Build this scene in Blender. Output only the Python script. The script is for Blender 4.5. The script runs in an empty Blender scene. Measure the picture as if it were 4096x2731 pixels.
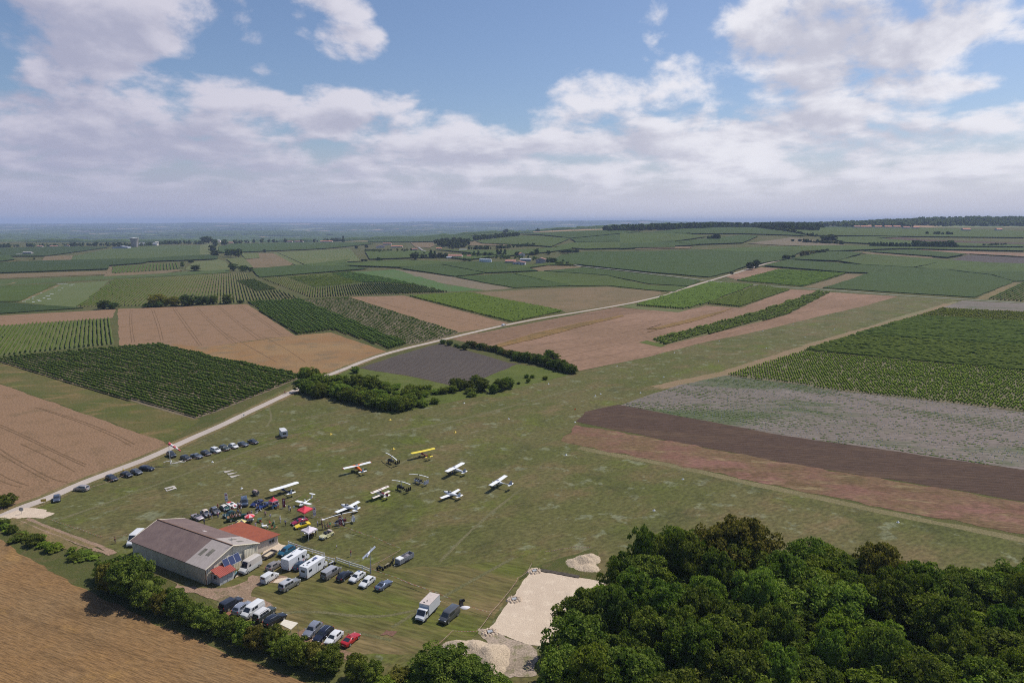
import bpy, bmesh, math, random
import numpy as np
from mathutils import Vector, Matrix
random.seed(7); np.random.seed(7)
scene = bpy.context.scene
COL = scene.collection
R = math.radians

# ------------------------------------------------------------------ camera
CAM_H = 76.0; FPX = 2731.0; PITCH = R(9.95)
cam_data = bpy.data.cameras.new("camera")
cam_data.sensor_width = 36.0; cam_data.lens = 36.0 * FPX / 4096.0
cam_data.clip_start = 1.0; cam_data.clip_end = 90000.0
cam = bpy.data.objects.new("camera", cam_data); COL.objects.link(cam)
cam.location = (0, 0, CAM_H); cam.rotation_euler = (R(90) - PITCH, 0, 0)
scene.camera = cam

# ------------------------------------------------------------------ sun and sky
SUN_EL = R(57); SUN_DIR = Vector((0.84, 0.545, 0)).normalized() * math.cos(SUN_EL); SUN_DIR.z = math.sin(SUN_EL)
sun_data = bpy.data.lights.new("sun", 'SUN'); sun_data.energy = 4.3; sun_data.angle = R(0.5)
sun_data.color = (1.0, 0.95, 0.87)
sun = bpy.data.objects.new("sun", sun_data); COL.objects.link(sun)
sun.location = (200, 200, 400); sun.rotation_euler = SUN_DIR.to_track_quat('Z', 'Y').to_euler()
scene.view_settings.view_transform = 'Standard'; scene.view_settings.look = 'None'
scene.view_settings.exposure = 0.0; scene.view_settings.gamma = 1.0
scene.cycles.use_denoising = False; scene.cycles.sample_clamp_indirect = 2.0
scene.cycles.pixel_filter_type = 'BLACKMAN_HARRIS'; scene.cycles.filter_width = 1.05
scene.cycles.max_bounces = 5; scene.cycles.diffuse_bounces = 3; scene.cycles.glossy_bounces = 2
scene.cycles.transparent_max_bounces = 8; scene.cycles.volume_bounces = 0; scene.cycles.transmission_bounces = 3

class NT:
    """small helper to write node trees"""
    def __init__(s, nt): s.nt = nt; s.nt.nodes.clear()
    def n(s, t, ins=None, **kw):
        nd = s.nt.nodes.new(t)
        for k, v in kw.items(): setattr(nd, k, v)
        for k, v in (ins or {}).items():
            if hasattr(v, 'is_output') or isinstance(v, bpy.types.NodeSocket): s.nt.links.new(v, nd.inputs[k])
            else: nd.inputs[k].default_value = v
        return nd
    def m(s, op, a, b=0.0, c=None, clamp=False):
        i = {0: a, 1: b}
        if c is not None: i[2] = c
        return s.n('ShaderNodeMath', i, operation=op, use_clamp=clamp).outputs[0]
    def v(s, op, a, b=(0, 0, 0)):
        nd = s.n('ShaderNodeVectorMath', {0: a, 1: b}, operation=op)
        return nd.outputs['Value'] if op in ('LENGTH', 'DOT_PRODUCT') else nd.outputs[0]
    def mix(s, f, a, b, mode='MIX'):
        nd = s.n('ShaderNodeMix', data_type='RGBA', blend_type=mode)
        for k, v in ((0, f), (6, a), (7, b)):
            if isinstance(v, bpy.types.NodeSocket): s.nt.links.new(v, nd.inputs[k])
            else: nd.inputs[k].default_value = v if k == 0 else c4(v)
        return nd.outputs[2]
    def ss(s, x, lo, hi, a=0.0, b=1.0):
        return s.n('ShaderNodeMapRange', {0: x, 1: lo, 2: hi, 3: a, 4: b}, interpolation_type='SMOOTHSTEP').outputs[0]
    def noise(s, vec, scale, detail=3.0, rough=0.55, dist=0.0):
        return s.n('ShaderNodeTexNoise', {'Vector': vec, 'Scale': scale, 'Detail': detail, 'Roughness': rough, 'Distortion': dist}).outputs[0]

def c4(v): return tuple(v) if len(v) == 4 else (v[0], v[1], v[2], 1.0)

def px_dir(px, py):
    u = (px - 2048) / FPX; v = (py - 1365.5) / FPX
    return (u, math.cos(PITCH) - v * math.sin(PITCH), -math.sin(PITCH) - v * math.cos(PITCH))

def azel(px, py):
    d = px_dir(px, py); return math.atan2(d[0], d[1]), math.atan2(d[2], math.hypot(d[0], d[1]))

def build_world():
    w = bpy.data.worlds.new("World"); scene.world = w; w.use_nodes = True
    t = NT(w.node_tree)
    dirv = t.n('ShaderNodeTexCoord').outputs['Generated']
    sky = t.n('ShaderNodeTexSky', sky_type='NISHITA', sun_disc=False, sun_elevation=SUN_EL,
              sun_rotation=math.atan2(SUN_DIR.x, SUN_DIR.y), air_density=1.0, dust_density=1.2, ozone_density=2.0, altitude=100)
    t.nt.links.new(dirv, sky.inputs[0])
    skyc = t.v('MULTIPLY', sky.outputs[0], SKYMUL)
    sep = t.n('ShaderNodeSeparateXYZ', {0: dirv})
    az = t.m('ARCTAN2', sep.outputs[0], sep.outputs[1])
    el = t.m('ARCSINE', sep.outputs[2])
    elp = t.m('ADD', t.m('MAXIMUM', el, 0.0), 0.075)
    # cloud-layer coordinates: features shrink and flatten toward the horizon
    cu = t.m('MULTIPLY', az, 2.9); cv = t.m('MULTIPLY', t.m('LOGARITHM', elp, 2.718), 1.28)
    P = t.n('ShaderNodeCombineXYZ', {0: cu, 1: cv, 2: 1.7}).outputs[0]
    A = t.n('ShaderNodeCombineXYZ', {0: az, 1: el, 2: 0.0}).outputs[0]
    n1 = t.noise(P, 2.9, 9.0, 0.56, 0.15)
    P2 = t.v('ADD', P, (0.05, 0.075, 0.0))
    n2 = t.noise(P2, 2.9, 5.0, 0.56, 0.15)
    # where the cloud masses sit on the sky: centre and radius in (azimuth, elevation)
    def blob(x, y, rx, ry, w=1.0):
        a, e = azel(x, y); a2, _ = azel(x + rx, y); _, e2 = azel(x, y - ry)
        q = t.v('MULTIPLY', t.v('SUBTRACT', A, (a, e, 0)), (1 / abs(a2 - a), 1 / abs(e2 - e), 0))
        return t.m('MULTIPLY', t.m('SUBTRACT', 1.0, t.v('DOT_PRODUCT', q, q)), w)
    wz = t.n('ShaderNodeTexNoise', {'Vector': P, 'Scale': 1.3, 'Detail': 3.0}).outputs['Color']
    A = t.v('ADD', A, t.v('MULTIPLY', t.v('SUBTRACT', wz, (.5, .5, .5)), (0.09, 0.055, 0)))
    f = None
    for b in CLOUDS:
        x = blob(*b); f = x if f is None else t.n('ShaderNodeMath', {0: f, 1: x, 2: 0.25}, operation='SMOOTH_MAX').outputs[0]
    f = t.m('MINIMUM', t.m('MAXIMUM', f, -1.2), 0.68)
    dens = t.m('ADD', t.m('MULTIPLY', f, 0.50), t.m('MULTIPLY', t.m('SUBTRACT', n1, 0.5), 3.0))
    alpha = t.ss(dens, -0.06, 0.42)
    # shaded undersides
    g = None
    for b in SHADES:
        x = blob(*b); g = x if g is None else t.m('MAXIMUM', g, x)
    lit = t.m('SUBTRACT', n1, n2)
    sh = t.m('ADD', t.m('MULTIPLY', t.m('MAXIMUM', g, -0.5), 0.75), t.m('MULTIPLY', lit, -5.2))
    sh = t.m('ADD', sh, t.m('MULTIPLY', dens, 0.45))
    sh = t.ss(sh, -0.45, 1.15)
    # the sun stands to the right: clouds there are brighter
    side = t.ss(az, -0.75, 0.45)
    bright = t.mix(side, (0.59, 0.58, 0.69), (0.85, 0.85, 0.91))
    grey = t.mix(side, (0.39, 0.405, 0.54), (0.55, 0.56, 0.66))
    cloud = t.mix(sh, bright, grey)
    col = t.mix(alpha, skyc, cloud)
    hz = t.mix(side, (0.40, 0.415, 0.56), (0.62, 0.62, 0.71))
    hz = t.mix(t.m('MULTIPLY', t.ss(n1, 0.35, 0.7), t.ss(el, 0.01, 0.07)), hz, cloud)
    fh = t.m('POWER', t.ss(el, 0.145, 0.02), 1.3)
    col = t.mix(t.m('MULTIPLY', fh, 0.97), col, hz)
    bg = t.n('ShaderNodeBackground', {0: col, 1: 1.0})
    out = t.n('ShaderNodeOutputWorld', {0: bg.outputs[0]})
SKYMUL = (0.088, 0.093, 0.104)
CLOUDS = [  # x, y, rx, ry in photo pixels, weight
 (300,20,760,260,1.3), (700,60,330,170,1.0), (1000,170,80,70,.3), (330,300,330,130,1.0), (150,480,520,160,1.0), (620,420,420,190,1.1), (900,340,230,70,.8),
 (1390,160,150,110,1.0), (1330,20,120,70,.7), (1060,255,110,45,.5), (1230,130,50,80,.4), (1470,440,240,130,1.15), (1380,520,600,130,1.0), (1780,540,260,120,1.0), (2080,610,180,110,1.0),
 (400,640,900,140,1.0), (1200,640,900,120,1.0), (2000,690,900,120,1.0),
 (3350,120,620,280,1.35), (3900,60,330,160,.8), (2880,290,300,160,1.1), (2450,430,290,160,1.1), (2420,560,420,160,1.0), (3100,420,620,190,1.2), (3500,400,300,90,.9), (3200,600,1100,180,1.0),
 (3830,355,180,35,.45), (4050,480,220,110,.9), (2600,140,50,110,.32), (2760,190,40,45,.3), (3800,640,500,90,.8)]
SHADES = [(250,110,520,170,1.0), (700,560,560,110,1.0), (150,380,330,110,.8), (800,640,900,70,.7), (1400,490,170,60,.9), (1900,600,330,60,.7), (3400,150,560,150,1.35), (3350,330,330,80,.9), (3100,480,500,70,.8),
 (2500,560,330,80,.7), (3500,560,420,70,.7), (1250,600,300,60,.7), (350,630,260,70,.8)]
build_world()

# ------------------------------------------------------------------ terrain
def sstep(x, a, b):
    t = np.clip((x - a) / (b - a), 0, 1); return t * t * (3 - 2 * t)

def hgt(x, y):
    x = np.asarray(x, float); y = np.asarray(y, float)
    u = x / np.maximum(y, 300.0)
    w = sstep(u, -0.32, 0.28)
    near = 54 * w * sstep(y, 850, 2250)
    near = near + 5.0 * np.exp(-((x - 760) / 330) ** 2 - ((y - 1900) / 300) ** 2)
    # far plain beyond the ridge
    drop = sstep(y, 2350 + 900 * w, 4800 + 900 * w)
    roll = 15 * np.sin(x / 900 + 1.3) * np.sin(y / 700.) + 9 * np.sin(x / 411 + y / 890.) + sstep(y, 11000, 18000) * (22 * np.sin(x / 1900 + .4) + 12 * np.sin(x / 730. + 2) * np.sin(y / 1500))
    valley = -62 + 5 * w + roll * sstep(y, 3600, 6000)
    farr = (8 + 72 * sstep(u, -0.75, 0.1) - 30 * sstep(u, 0.2, 0.5)) * sstep(y, 8500, 19000)
    h = near * (1 - drop) + (valley + farr + 50 * sstep(y, 8500, 19000)) * drop
    # wooded hills on the right
    hr = 70 * sstep(u, 0.40, 0.66) * sstep(y, 2500, 3500) * (1 - sstep(y, 4300, 6500))
    return np.where(y > 850, h * (1 - 0) + hr * 1.0 * (0.45 + 0.55 * drop), 0.0)

def GZ(x, y): return float(hgt(x, y))

def ground_at(px, py, z=0.0):
    """the point of the terrain that a sight line of the photograph meets"""
    d = px_dir(px, py)
    if d[2] < -1e-4:
        t = (CAM_H - z) / -d[2]
        if t * d[1] < 850: return (d[0] * t, d[1] * t)
    ys = np.concatenate([np.arange(850, 4000, 8.0), np.arange(4000, 24000, 60.)])
    gap = CAM_H + d[2] / d[1] * ys - z - hgt(d[0] / d[1] * ys, ys)
    k = np.nonzero(gap < 0)[0]
    if len(k) == 0 or k[0] == 0: k = [1 if len(k) else len(ys) - 1]
    i = k[0]; a = gap[i - 1]; b = gap[i]
    y = ys[i - 1] + (ys[i] - ys[i - 1]) * (a / (a - b) if a != b else 0)
    return (float(d[0] / d[1] * y), float(y))

CROPS = {'A': (0, 850, 1.68), 'B': (1300, 850, 1.68), 'C': (2600, 850, 1.5722), 'D': (800, 1050, 2.6133), 'E': (0, 1050, 2.6133), 'F': (1600, 1050, 2.6133),
         'G': (2400, 1050, 2.6133), 'H': (3200, 1150, 2.625), 'R': (2500, 870, 1.4737), 'Q': (1350, 870, 2.352), 'L': (0, 870, 1.68), 'Z': (0, 1650, 2.1382),
         'O': (0, 0, 0.57422), 'P': (0, 0, 1.0), 'S': (1600, 2180, 2.846), 'K': (0, 1350, 3.36)}
CROPS.update({'M': (1040, 2140, 3.92), 'N': (700, 1950, 3.92), 'T': (860, 2350, 3.92), 'U': (750, 1960, 7.84), 'V': (980, 1960, 7.84), 'X': (1150, 1970, 7.84), 'Y': (1350, 1760, 6.533), 'I': (1680, 1780, 5.873), 'J': (700, 1850, 2.351)})
def W(spec, z=0.0):
    """'A 10,20 30,40 B 5,6' -> world points"""
    pts = []; c = None
    for tok in spec.split():
        if tok in CROPS: c = CROPS[tok]
        else:
            x, y = map(float, tok.split(',')); pts.append(ground_at(c[0] + x / c[2], c[1] + y / c[2], z))
    return pts
def W1(spec, z=0.0): return W(spec, z)[0]

# ------------------------------------------------------------------ object helpers
def setp(o, label=None, cat=None, group=None, kind=None):
    if label: o['label'] = label
    if cat: o['category'] = cat
    if group: o['group'] = group
    if kind: o['kind'] = kind
    return o
def mesh_obj(name, verts, faces, mats, parent=None, mi=None, smooth=False):
    me = bpy.data.meshes.new(name)
    me.from_pydata([tuple(v) for v in verts] if not isinstance(verts, np.ndarray) else verts.tolist(), [], faces if not isinstance(faces, np.ndarray) else faces.tolist())
    for m in (mats if isinstance(mats, (list, tuple)) else [mats]): me.materials.append(m)
    if mi is not None: me.polygons.foreach_set('material_index', np.asarray(mi, dtype=np.int32))
    if smooth: me.polygons.foreach_set('use_smooth', np.ones(len(me.polygons), dtype=bool))
    me.update()
    o = bpy.data.objects.new(name, me); COL.objects.link(o)
    if parent: o.parent = parent
    return o
def empty(name, loc, rz=0.0, label=None, cat=None, group=None):
    o = bpy.data.objects.new(name, None); COL.objects.link(o); o.empty_display_size = 0.5
    o.location = loc; o.rotation_euler = (0, 0, rz); return setp(o, label, cat, group)

# ------------------------------------------------------------------ materials
MATS = {}
def pmat(name, col, rough=0.6, metal=0.0, var=0.0, scale=3.0, bump=0.0, spec=0.5, coat=0.0, col2=None):
    """plain surface with a little procedural wear"""
    key = name
    if key in MATS: return MATS[key]
    m = bpy.data.materials.new(name); m.use_nodes = True; t = NT(m.node_tree)
    co = t.n('ShaderNodeTexCoord').outputs['Object']
    n = t.noise(co, scale, 4, 0.6)
    c2 = col2 or tuple(max(0, x * (1 - var)) for x in col)
    f = t.ss(n, 0.35, 0.65)
    c = t.mix(f, col, c2)
    b = t.n('ShaderNodeBsdfPrincipled', {'Base Color': c, 'Roughness': rough, 'Metallic': metal, 'Specular IOR Level': spec, 'Coat Weight': coat})
    if bump:
        bp = t.n('ShaderNodeBump', {'Height': n, 'Strength': bump, 'Distance': 0.05}); t.nt.links.new(bp.outputs[0], b.inputs['Normal'])
    t.n('ShaderNodeOutputMaterial', {0: b.outputs[0]}); MATS[key] = m; return m

def soil_mat(name, cols, big=0.02, mid=0.25, fine=3.0, stripe=None, patch=None, bump=0.3, aniso=None, con=0.36):
    """cols: base, second, third; stripe=(dx,dy,period,amount,colour); patch=(colour,scale,lo,hi)"""
    m = bpy.data.materials.new(name); m.use_nodes = True; t = NT(m.node_tree)
    pos = t.n('ShaderNodeNewGeometry').outputs['Position']
    pos = t.v('MULTIPLY', pos, (1, 1, 0.3))
    if aniso:   # stretch features along a direction (mowing, sowing)
        a = math.atan2(aniso[1], aniso[0]); mp = t.n('ShaderNodeMapping', {0: pos, 'Rotation': (0, 0, -a)}); mp.vector_type = 'POINT'
        sp = t.v('MULTIPLY', mp.outputs[0], (aniso[2], 1, 1))
    else: sp = pos
    n1 = t.noise(pos, big, 4, 0.6); n2 = t.noise(sp, mid, 4, 0.62); n3 = t.noise(sp, fine, 3, 0.65)
    c = t.mix(t.ss(n1, 0.38, 0.62), cols[0], cols[1])
    c = t.mix(t.m('MULTIPLY', t.ss(n2, 0.48, 0.70), 0.75), c, cols[2])
    if patch:
        for p in (patch if isinstance(patch, list) else [patch]):
            n4 = t.noise(t.v('ADD', sp if len(p) > 4 and p[4] else pos, (p[1] * 91, 17, 5)), p[1], 5, 0.66)
            c = t.mix(t.m('MULTIPLY', t.ss(n4, p[2], p[3]), 0.65), c, p[0])
    hh = n3
    if stripe:
        L = math.hypot(stripe[0], stripe[1])
        q = t.v('DOT_PRODUCT', pos, (-stripe[1] / L, stripe[0] / L, 0))
        q = t.m('ADD', q, t.m('MULTIPLY', n2, stripe[2] * 0.35))
        s = t.m('ADD', t.m('MULTIPLY', t.m('SINE', t.m('MULTIPLY', q, 6.2832 / stripe[2])), 0.5), 0.5)
        c = t.mix(t.m('MULTIPLY', t.m('MULTIPLY', s, stripe[3]), t.ss(n3, 0.2, 0.6)), c, stripe[4])
        hh = t.m('ADD', n3, s)
    c = t.mix(t.ss(n3, 0.25, 0.75), t.v('MULTIPLY', c, (1 - con,) * 3), t.v('MULTIPLY', c, (1 + con,) * 3))
    b = t.n('ShaderNodeBsdfPrincipled', {'Base Color': c, 'Roughness': 0.95, 'Specular IOR Level': 0.15})
    bp = t.n('ShaderNodeBump', {'Height': hh, 'Strength': bump, 'Distance': 0.3}); t.nt.links.new(bp.outputs[0], b.inputs['Normal'])
    t.n('ShaderNodeOutputMaterial', {0: b.outputs[0]}); return m

def leaf_mat(name, a, b, hue=0.0, trans=0.25, scale=0.35):
    """foliage: clumps of lighter and darker leaves, each plant a little different"""
    if name in MATS: return MATS[name]
    m = bpy.data.materials.new(name); m.use_nodes = True; t = NT(m.node_tree)
    pos = t.n('ShaderNodeNewGeometry').outputs['Position']
    rnd = t.n('ShaderNodeObjectInfo').outputs['Random']
    n = t.noise(pos, scale, 3, 0.6)
    c = t.mix(t.ss(n, 0.3, 0.7), a, b)
    k = t.m('ADD', 0.75, t.m('MULTIPLY', rnd, 0.5))
    hs = t.n('ShaderNodeHueSaturation', {'Hue': t.m('ADD', 0.5 - 0.02, t.m('MULTIPLY', rnd, 0.035)), 'Saturation': 1.0, 'Value': k, 'Color': c})
    b1 = t.n('ShaderNodeBsdfPrincipled', {'Base Color': hs.outputs[0], 'Roughness': 0.85, 'Specular IOR Level': 0.06})
    b2 = t.n('ShaderNodeBsdfTranslucent', {0: t.v('MULTIPLY', hs.outputs[0], (1.3, 1.5, 0.6))})
    mx = t.n('ShaderNodeMixShader', {0: trans, 1: b1.outputs[0], 2: b2.outputs[0]})
    t.n('ShaderNodeOutputMaterial', {0: mx.outputs[0]}); MATS[name] = m; return m
# ------------------------------------------------------------------ ground sheets
XS = np.unique(np.concatenate([np.arange(-2600, 2601, 50.), [-36000, -24000, -16000, -11000, -7500, -5500, -4200, -3300, 3300, 4200, 5500, 7500, 11000, 16000, 24000, 36000]]))
YS = np.unique(np.concatenate([[-400., 0, 300, 600], np.arange(850, 3001, 50.), np.arange(3000, 7001, 200.), np.arange(7000, 27001, 1000.)]))
def rough_outline(pts, amp, step):
    # wandering edge: slow swings plus a little fine raggedness
    out = []; n = len(pts)
    for i in range(n):
        a = Vector(pts[i]); b = Vector(pts[(i + 1) % n]); L = (b - a).length; k = max(1, int(L / (step * .5))); nn = Vector((-(b - a).y, (b - a).x)).normalized() if L > 0 else Vector((0, 0)); ph = random.uniform(0, 6.28)
        for j in range(k):
            p = a.lerp(b, j / k); t = L * j / k / step
            if j: p = p + nn * amp * (.55 * math.sin(t * .9 + ph) + .35 * math.sin(t * 2.3 + 2 * ph) + random.uniform(-.35, .35)) * min(1, j / 2, (k - j) / 2)
            out.append((p.x, p.y))
    return out
LAYER = [0]
def sheet(name, pts, mat, amp=0.0, step=8.0, kind='structure', lift=0.0, thick=0.0, extra=None, label=None, cat=None, depth=None):
    """a field: the outline laid on the terrain; thick > 0 raises it as a dense crop with side faces"""
    LAYER[0] += 1
    pts = [tuple(p) for p in pts]
    if amp: pts = rough_outline(pts, amp, step)
    bm = bmesh.new(); vs = [bm.verts.new((p[0], p[1], 0)) for p in pts]
    f = bm.faces.new(vs)
    if f.normal.z < 0: f.normal_flip()
    bm.normal_update()
    if bm.faces[:] and bm.faces[:][0].normal.z < 0: bmesh.ops.reverse_faces(bm, faces=bm.faces[:])
    bmesh.ops.triangulate(bm, faces=bm.faces[:])
    ymax = max(p[1] for p in pts)
    if ymax > 850:
        x0, x1 = min(p[0] for p in pts), max(p[0] for p in pts); y0 = min(p[1] for p in pts)
        for X in XS:
            if x0 < X < x1: bmesh.ops.bisect_plane(bm, geom=bm.verts[:] + bm.edges[:] + bm.faces[:], plane_co=(X, 0, 0), plane_no=(1, 0, 0))
        for Y in YS:
            if y0 < Y < ymax: bmesh.ops.bisect_plane(bm, geom=bm.verts[:] + bm.edges[:] + bm.faces[:], plane_co=(0, Y, 0), plane_no=(0, 1, 0))
    k = LAYER[0] if depth is None else depth
    for v in bm.verts:
        far = min(1.0, max(0.0, (v.co.y - 850) / 300))
        v.co.z = GZ(v.co.x, v.co.y) + 0.02 + 0.0007 * k + far * (0.3 + 0.012 * k) + lift
    if thick:
        bd = [e for e in bm.edges if e.is_boundary]
        r = bmesh.ops.extrude_edge_only(bm, edges=bd)
        low = [g for g in r['geom'] if isinstance(g, bmesh.types.BMVert)]
        for v in bm.verts:
            if v not in set(low) and False: pass
        ls = set(low)
        for v in bm.verts:
            if v in ls: v.co.z -= 0.1
            else: v.co.z += thick
        bmesh.ops.recalc_face_normals(bm, faces=bm.faces[:])
    me = bpy.data.meshes.new(name); bm.to_mesh(me); bm.free()
    for m in (mat if isinstance(mat, list) else [mat]): me.materials.append(m)
    o = bpy.data.objects.new(name, me); COL.objects.link(o)
    setp(o, label, cat, None, kind)
    return o

def ribbon_pts(c, w):
    L, Rr = [], []
    for i, p in enumerate(c):
        a = Vector(c[max(0, i - 1)]); b = Vector(c[min(len(c) - 1, i + 1)]); d = (b - a).normalized(); n = Vector((-d.y, d.x)) * w / 2
        L.append((p[0] + n.x, p[1] + n.y)); Rr.append((p[0] - n.x, p[1] - n.y))
    return L + Rr[::-1]
def densify(c, step):
    out = []
    for a, b in zip(c[:-1], c[1:]):
        L = math.hypot(b[0] - a[0], b[1] - a[1]); k = max(1, int(L / step))
        out += [(a[0] + (b[0] - a[0]) * j / k, a[1] + (b[1] - a[1]) * j / k) for j in range(k)]
    return out + [c[-1]]
def smooth_line(c, it=2):
    for _ in range(it):
        n = [c[0]]
        for a, b in zip(c[:-1], c[1:]):
            n += [(a[0] * .75 + b[0] * .25, a[1] * .75 + b[1] * .25), (a[0] * .25 + b[0] * .75, a[1] * .25 + b[1] * .75)]
        c = n + [c[-1]]
    return c
def lines_on(o, lines, w, mat, lift=0.03):
    """thin marks (wheel lines, trodden strips) added to the field they belong to"""
    me = o.data; bm = bmesh.new(); bm.from_mesh(me); me.materials.append(mat); mi = len(me.materials) - 1
    z0 = max(v.co.z for v in bm.verts) if max(v.co.y for v in bm.verts) < 850 else None
    for c in lines:
        c = densify(smooth_line(c), 9.0); r = ribbon_pts(c, w); n = len(c)
        vs = []
        for p in r:
            z = (z0 if z0 is not None else GZ(*p) + 0.02 + min(1, max(0, (p[1] - 850) / 300)) * 0.7) + lift
            vs.append(bm.verts.new((p[0] + random.uniform(-.08, .08), p[1] + random.uniform(-.08, .08), z)))
        for i in range(n - 1):
            f = bm.faces.new((vs[i], vs[2 * n - 1 - i], vs[2 * n - 2 - i], vs[i + 1])); f.material_index = mi
            f.normal_update()
            if f.normal.z < 0: f.normal_flip()
    bm.to_mesh(me); bm.free()

# ---- ground materials
GR = soil_mat('ground_grass', [(0.061, 0.070, 0.018), (0.085, 0.080, 0.025), (0.106, 0.085, 0.035)], 0.03, 0.3, 3.0)
AIR = soil_mat('airfield_turf', [(0.082, 0.086, 0.024), (0.106, 0.095, 0.036), (0.126, 0.094, 0.042)], 0.020, 0.085, 1.1, aniso=(1.0, 0.62, 0.55), bump=0.25,
               patch=[((0.092, 0.114, 0.014), 0.05, 0.53, 0.68), ((0.170, 0.178, 0.108), 0.17, 0.565, 0.65), ((0.052, 0.056, 0.018), 0.07, 0.53, 0.70), ((0.160, 0.112, 0.056), 0.06, 0.55, 0.72, 1)])
LAWN = soil_mat('car_park_turf', [(0.086, 0.088, 0.024), (0.112, 0.096, 0.034), (0.150, 0.110, 0.048)], 0.05, 0.16, 1.3, aniso=(0.92, -0.38, 0.16), bump=0.25,
                patch=[((0.088, 0.106, 0.016), 0.08, 0.53, 0.68, 1), ((0.19, 0.132, 0.066), 0.09, 0.55, 0.72, 1)])
WHEAT = soil_mat('ripe_wheat', [(0.213, 0.130, 0.074), (0.211, 0.131, 0.077), (0.161, 0.102, 0.055)], 0.012, 0.12, 1.6, bump=0.5, patch=((0.142, 0.103, 0.055), 0.05, 0.60, 0.78))
WHEATP = soil_mat('pink_wheat', [(0.242, 0.147, 0.095), (0.195, 0.120, 0.073), (0.158, 0.095, 0.057)], 0.012, 0.10, 1.4, bump=0.5, aniso=(1, .75, .12), stripe=(1, .72, 3.4, 0.30, (0.159, 0.102, 0.060)))
WHEATB = soil_mat('brown_wheat', [(0.183, 0.111, 0.066), (0.182, 0.111, 0.068), (0.124, 0.077, 0.045)], 0.012, 0.10, 1.4, bump=0.5, aniso=(1, .75, .10), stripe=(1, .72, 2.8, 0.3, (0.132, 0.080, 0.047)))
WHEATO = soil_mat('orange_wheat', [(0.235, 0.147, 0.069), (0.214, 0.122, 0.054), (0.142, 0.104, 0.060)], 0.02, 0.07, 1.6, bump=0.5, patch=[((0.260, 0.132, 0.045), 0.045, 0.55, 0.72), ((0.166, 0.140, 0.086), 0.06, 0.58, 0.72)])
WHEATN = soil_mat('near_wheat', [(0.205, 0.118, 0.050), (0.201, 0.126, 0.060), (0.138, 0.083, 0.037)], 0.04, 0.30, 3.0, bump=0.9, aniso=(1, -.42, .12), patch=[((0.276, 0.159, 0.053), 0.12, 0.52, 0.72)])
TRAM = pmat('wheel_line', (0.175, 0.110, 0.060), 0.95, var=0.4, scale=0.8, spec=0.1)
STUB = soil_mat('dry_meadow', [(0.162, 0.114, 0.060), (0.138, 0.105, 0.053), (0.114, 0.085, 0.041)], 0.02, 0.08, 1.2, patch=((0.213, 0.162, 0.089), 0.05, 0.62, 0.74))
MEAD = soil_mat('rough_meadow', [(0.106, 0.090, 0.030), (0.075, 0.082, 0.020), (0.185, 0.120, 0.053)], 0.035, 0.11, 2.0, aniso=(1, .2, .5), patch=[((0.088, 0.107, 0.015), 0.07, 0.58, 0.7), ((0.229, 0.155, 0.068), 0.09, 0.60, 0.72, 1)])
BRIGHT = soil_mat('bright_meadow', [(0.076, 0.096, 0.017), (0.092, 0.108, 0.022), (0.060, 0.072, 0.015)], 0.05, 0.25, 2.0, patch=((0.120, 0.120, 0.038), 0.12, 0.58, 0.72))
VSOIL = soil_mat('vineyard_floor', [(0.115, 0.098, 0.045), (0.095, 0.10, 0.032), (0.17, 0.125, 0.075)], 0.02, 0.2, 2.0)
VGRAS = soil_mat('vineyard_grass', [(0.085, 0.105, 0.032), (0.105, 0.115, 0.04), (0.15, 0.125, 0.06)], 0.02, 0.2, 2.0)
VBARE = soil_mat('vineyard_bare', [(0.148, 0.119, 0.078), (0.164, 0.127, 0.082), (0.112, 0.102, 0.049)], 0.02, 0.2, 2.0)
SOILG = soil_mat('grey_soil', [(0.175, 0.142, 0.122), (0.150, 0.126, 0.104), (0.140, 0.122, 0.090)], 0.015, 0.10, 1.2, stripe=(1.0, -0.19, 2.6, 0.4, (0.100, 0.090, 0.066)),
                 patch=[((0.050, 0.085, 0.020), 0.022, 0.535, 0.60, 1), ((0.055, 0.085, 0.022), 0.06, 0.56, 0.62, 1), ((0.20, 0.165, 0.145), 0.02, 0.54, 0.66)], aniso=(1, -.19, .22))
SOILD = soil_mat('dark_soil', [(0.078, 0.062, 0.052), (0.085, 0.068, 0.057), (0.100, 0.080, 0.063)], 0.02, 0.15, 1.5, stripe=(1.0, -0.72, 2.4, 0.5, (0.046, 0.038, 0.031)))
SOILB = soil_mat('brown_soil', [(0.071, 0.044, 0.030), (0.071, 0.044, 0.031), (0.102, 0.065, 0.040)], 0.02, 0.10, 1.6, aniso=(1, -.17, .14), stripe=(1.0, -0.17, 2.2, 0.35, (0.056, 0.034, 0.024)), patch=((0.138, 0.083, 0.045), 0.06, 0.60, 0.76, 1))
REDG = soil_mat('red_grass', [(0.160, 0.083, 0.058), (0.136, 0.088, 0.044), (0.175, 0.119, 0.063)], 0.05, 0.16, 1.4, aniso=(1, -.17, .35), bump=1.0,
                patch=[((0.089, 0.056, 0.025), 0.12, 0.50, 0.66, 1), ((0.210, 0.104, 0.083), 0.07, 0.52, 0.66), ((0.074, 0.072, 0.027), 0.09, 0.56, 0.70, 1), ((0.226, 0.171, 0.087), 0.2, 0.56, 0.68, 1)])
CHALK = soil_mat('chalk_gravel', con=.13, cols= [(0.541, 0.436, 0.331), (0.498, 0.399, 0.304), (0.606, 0.500, 0.384)], big=0.06, mid=0.5, fine=4.0, bump=0.5, patch=((0.412, 0.340, 0.277), 0.35, 0.62, 0.75))
ROADM = soil_mat('chalk_road', con=.12, cols= [(0.404, 0.344, 0.299), (0.370, 0.314, 0.273), (0.439, 0.378, 0.330)], big=0.03, mid=0.3, fine=3.0, bump=0.2)
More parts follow.
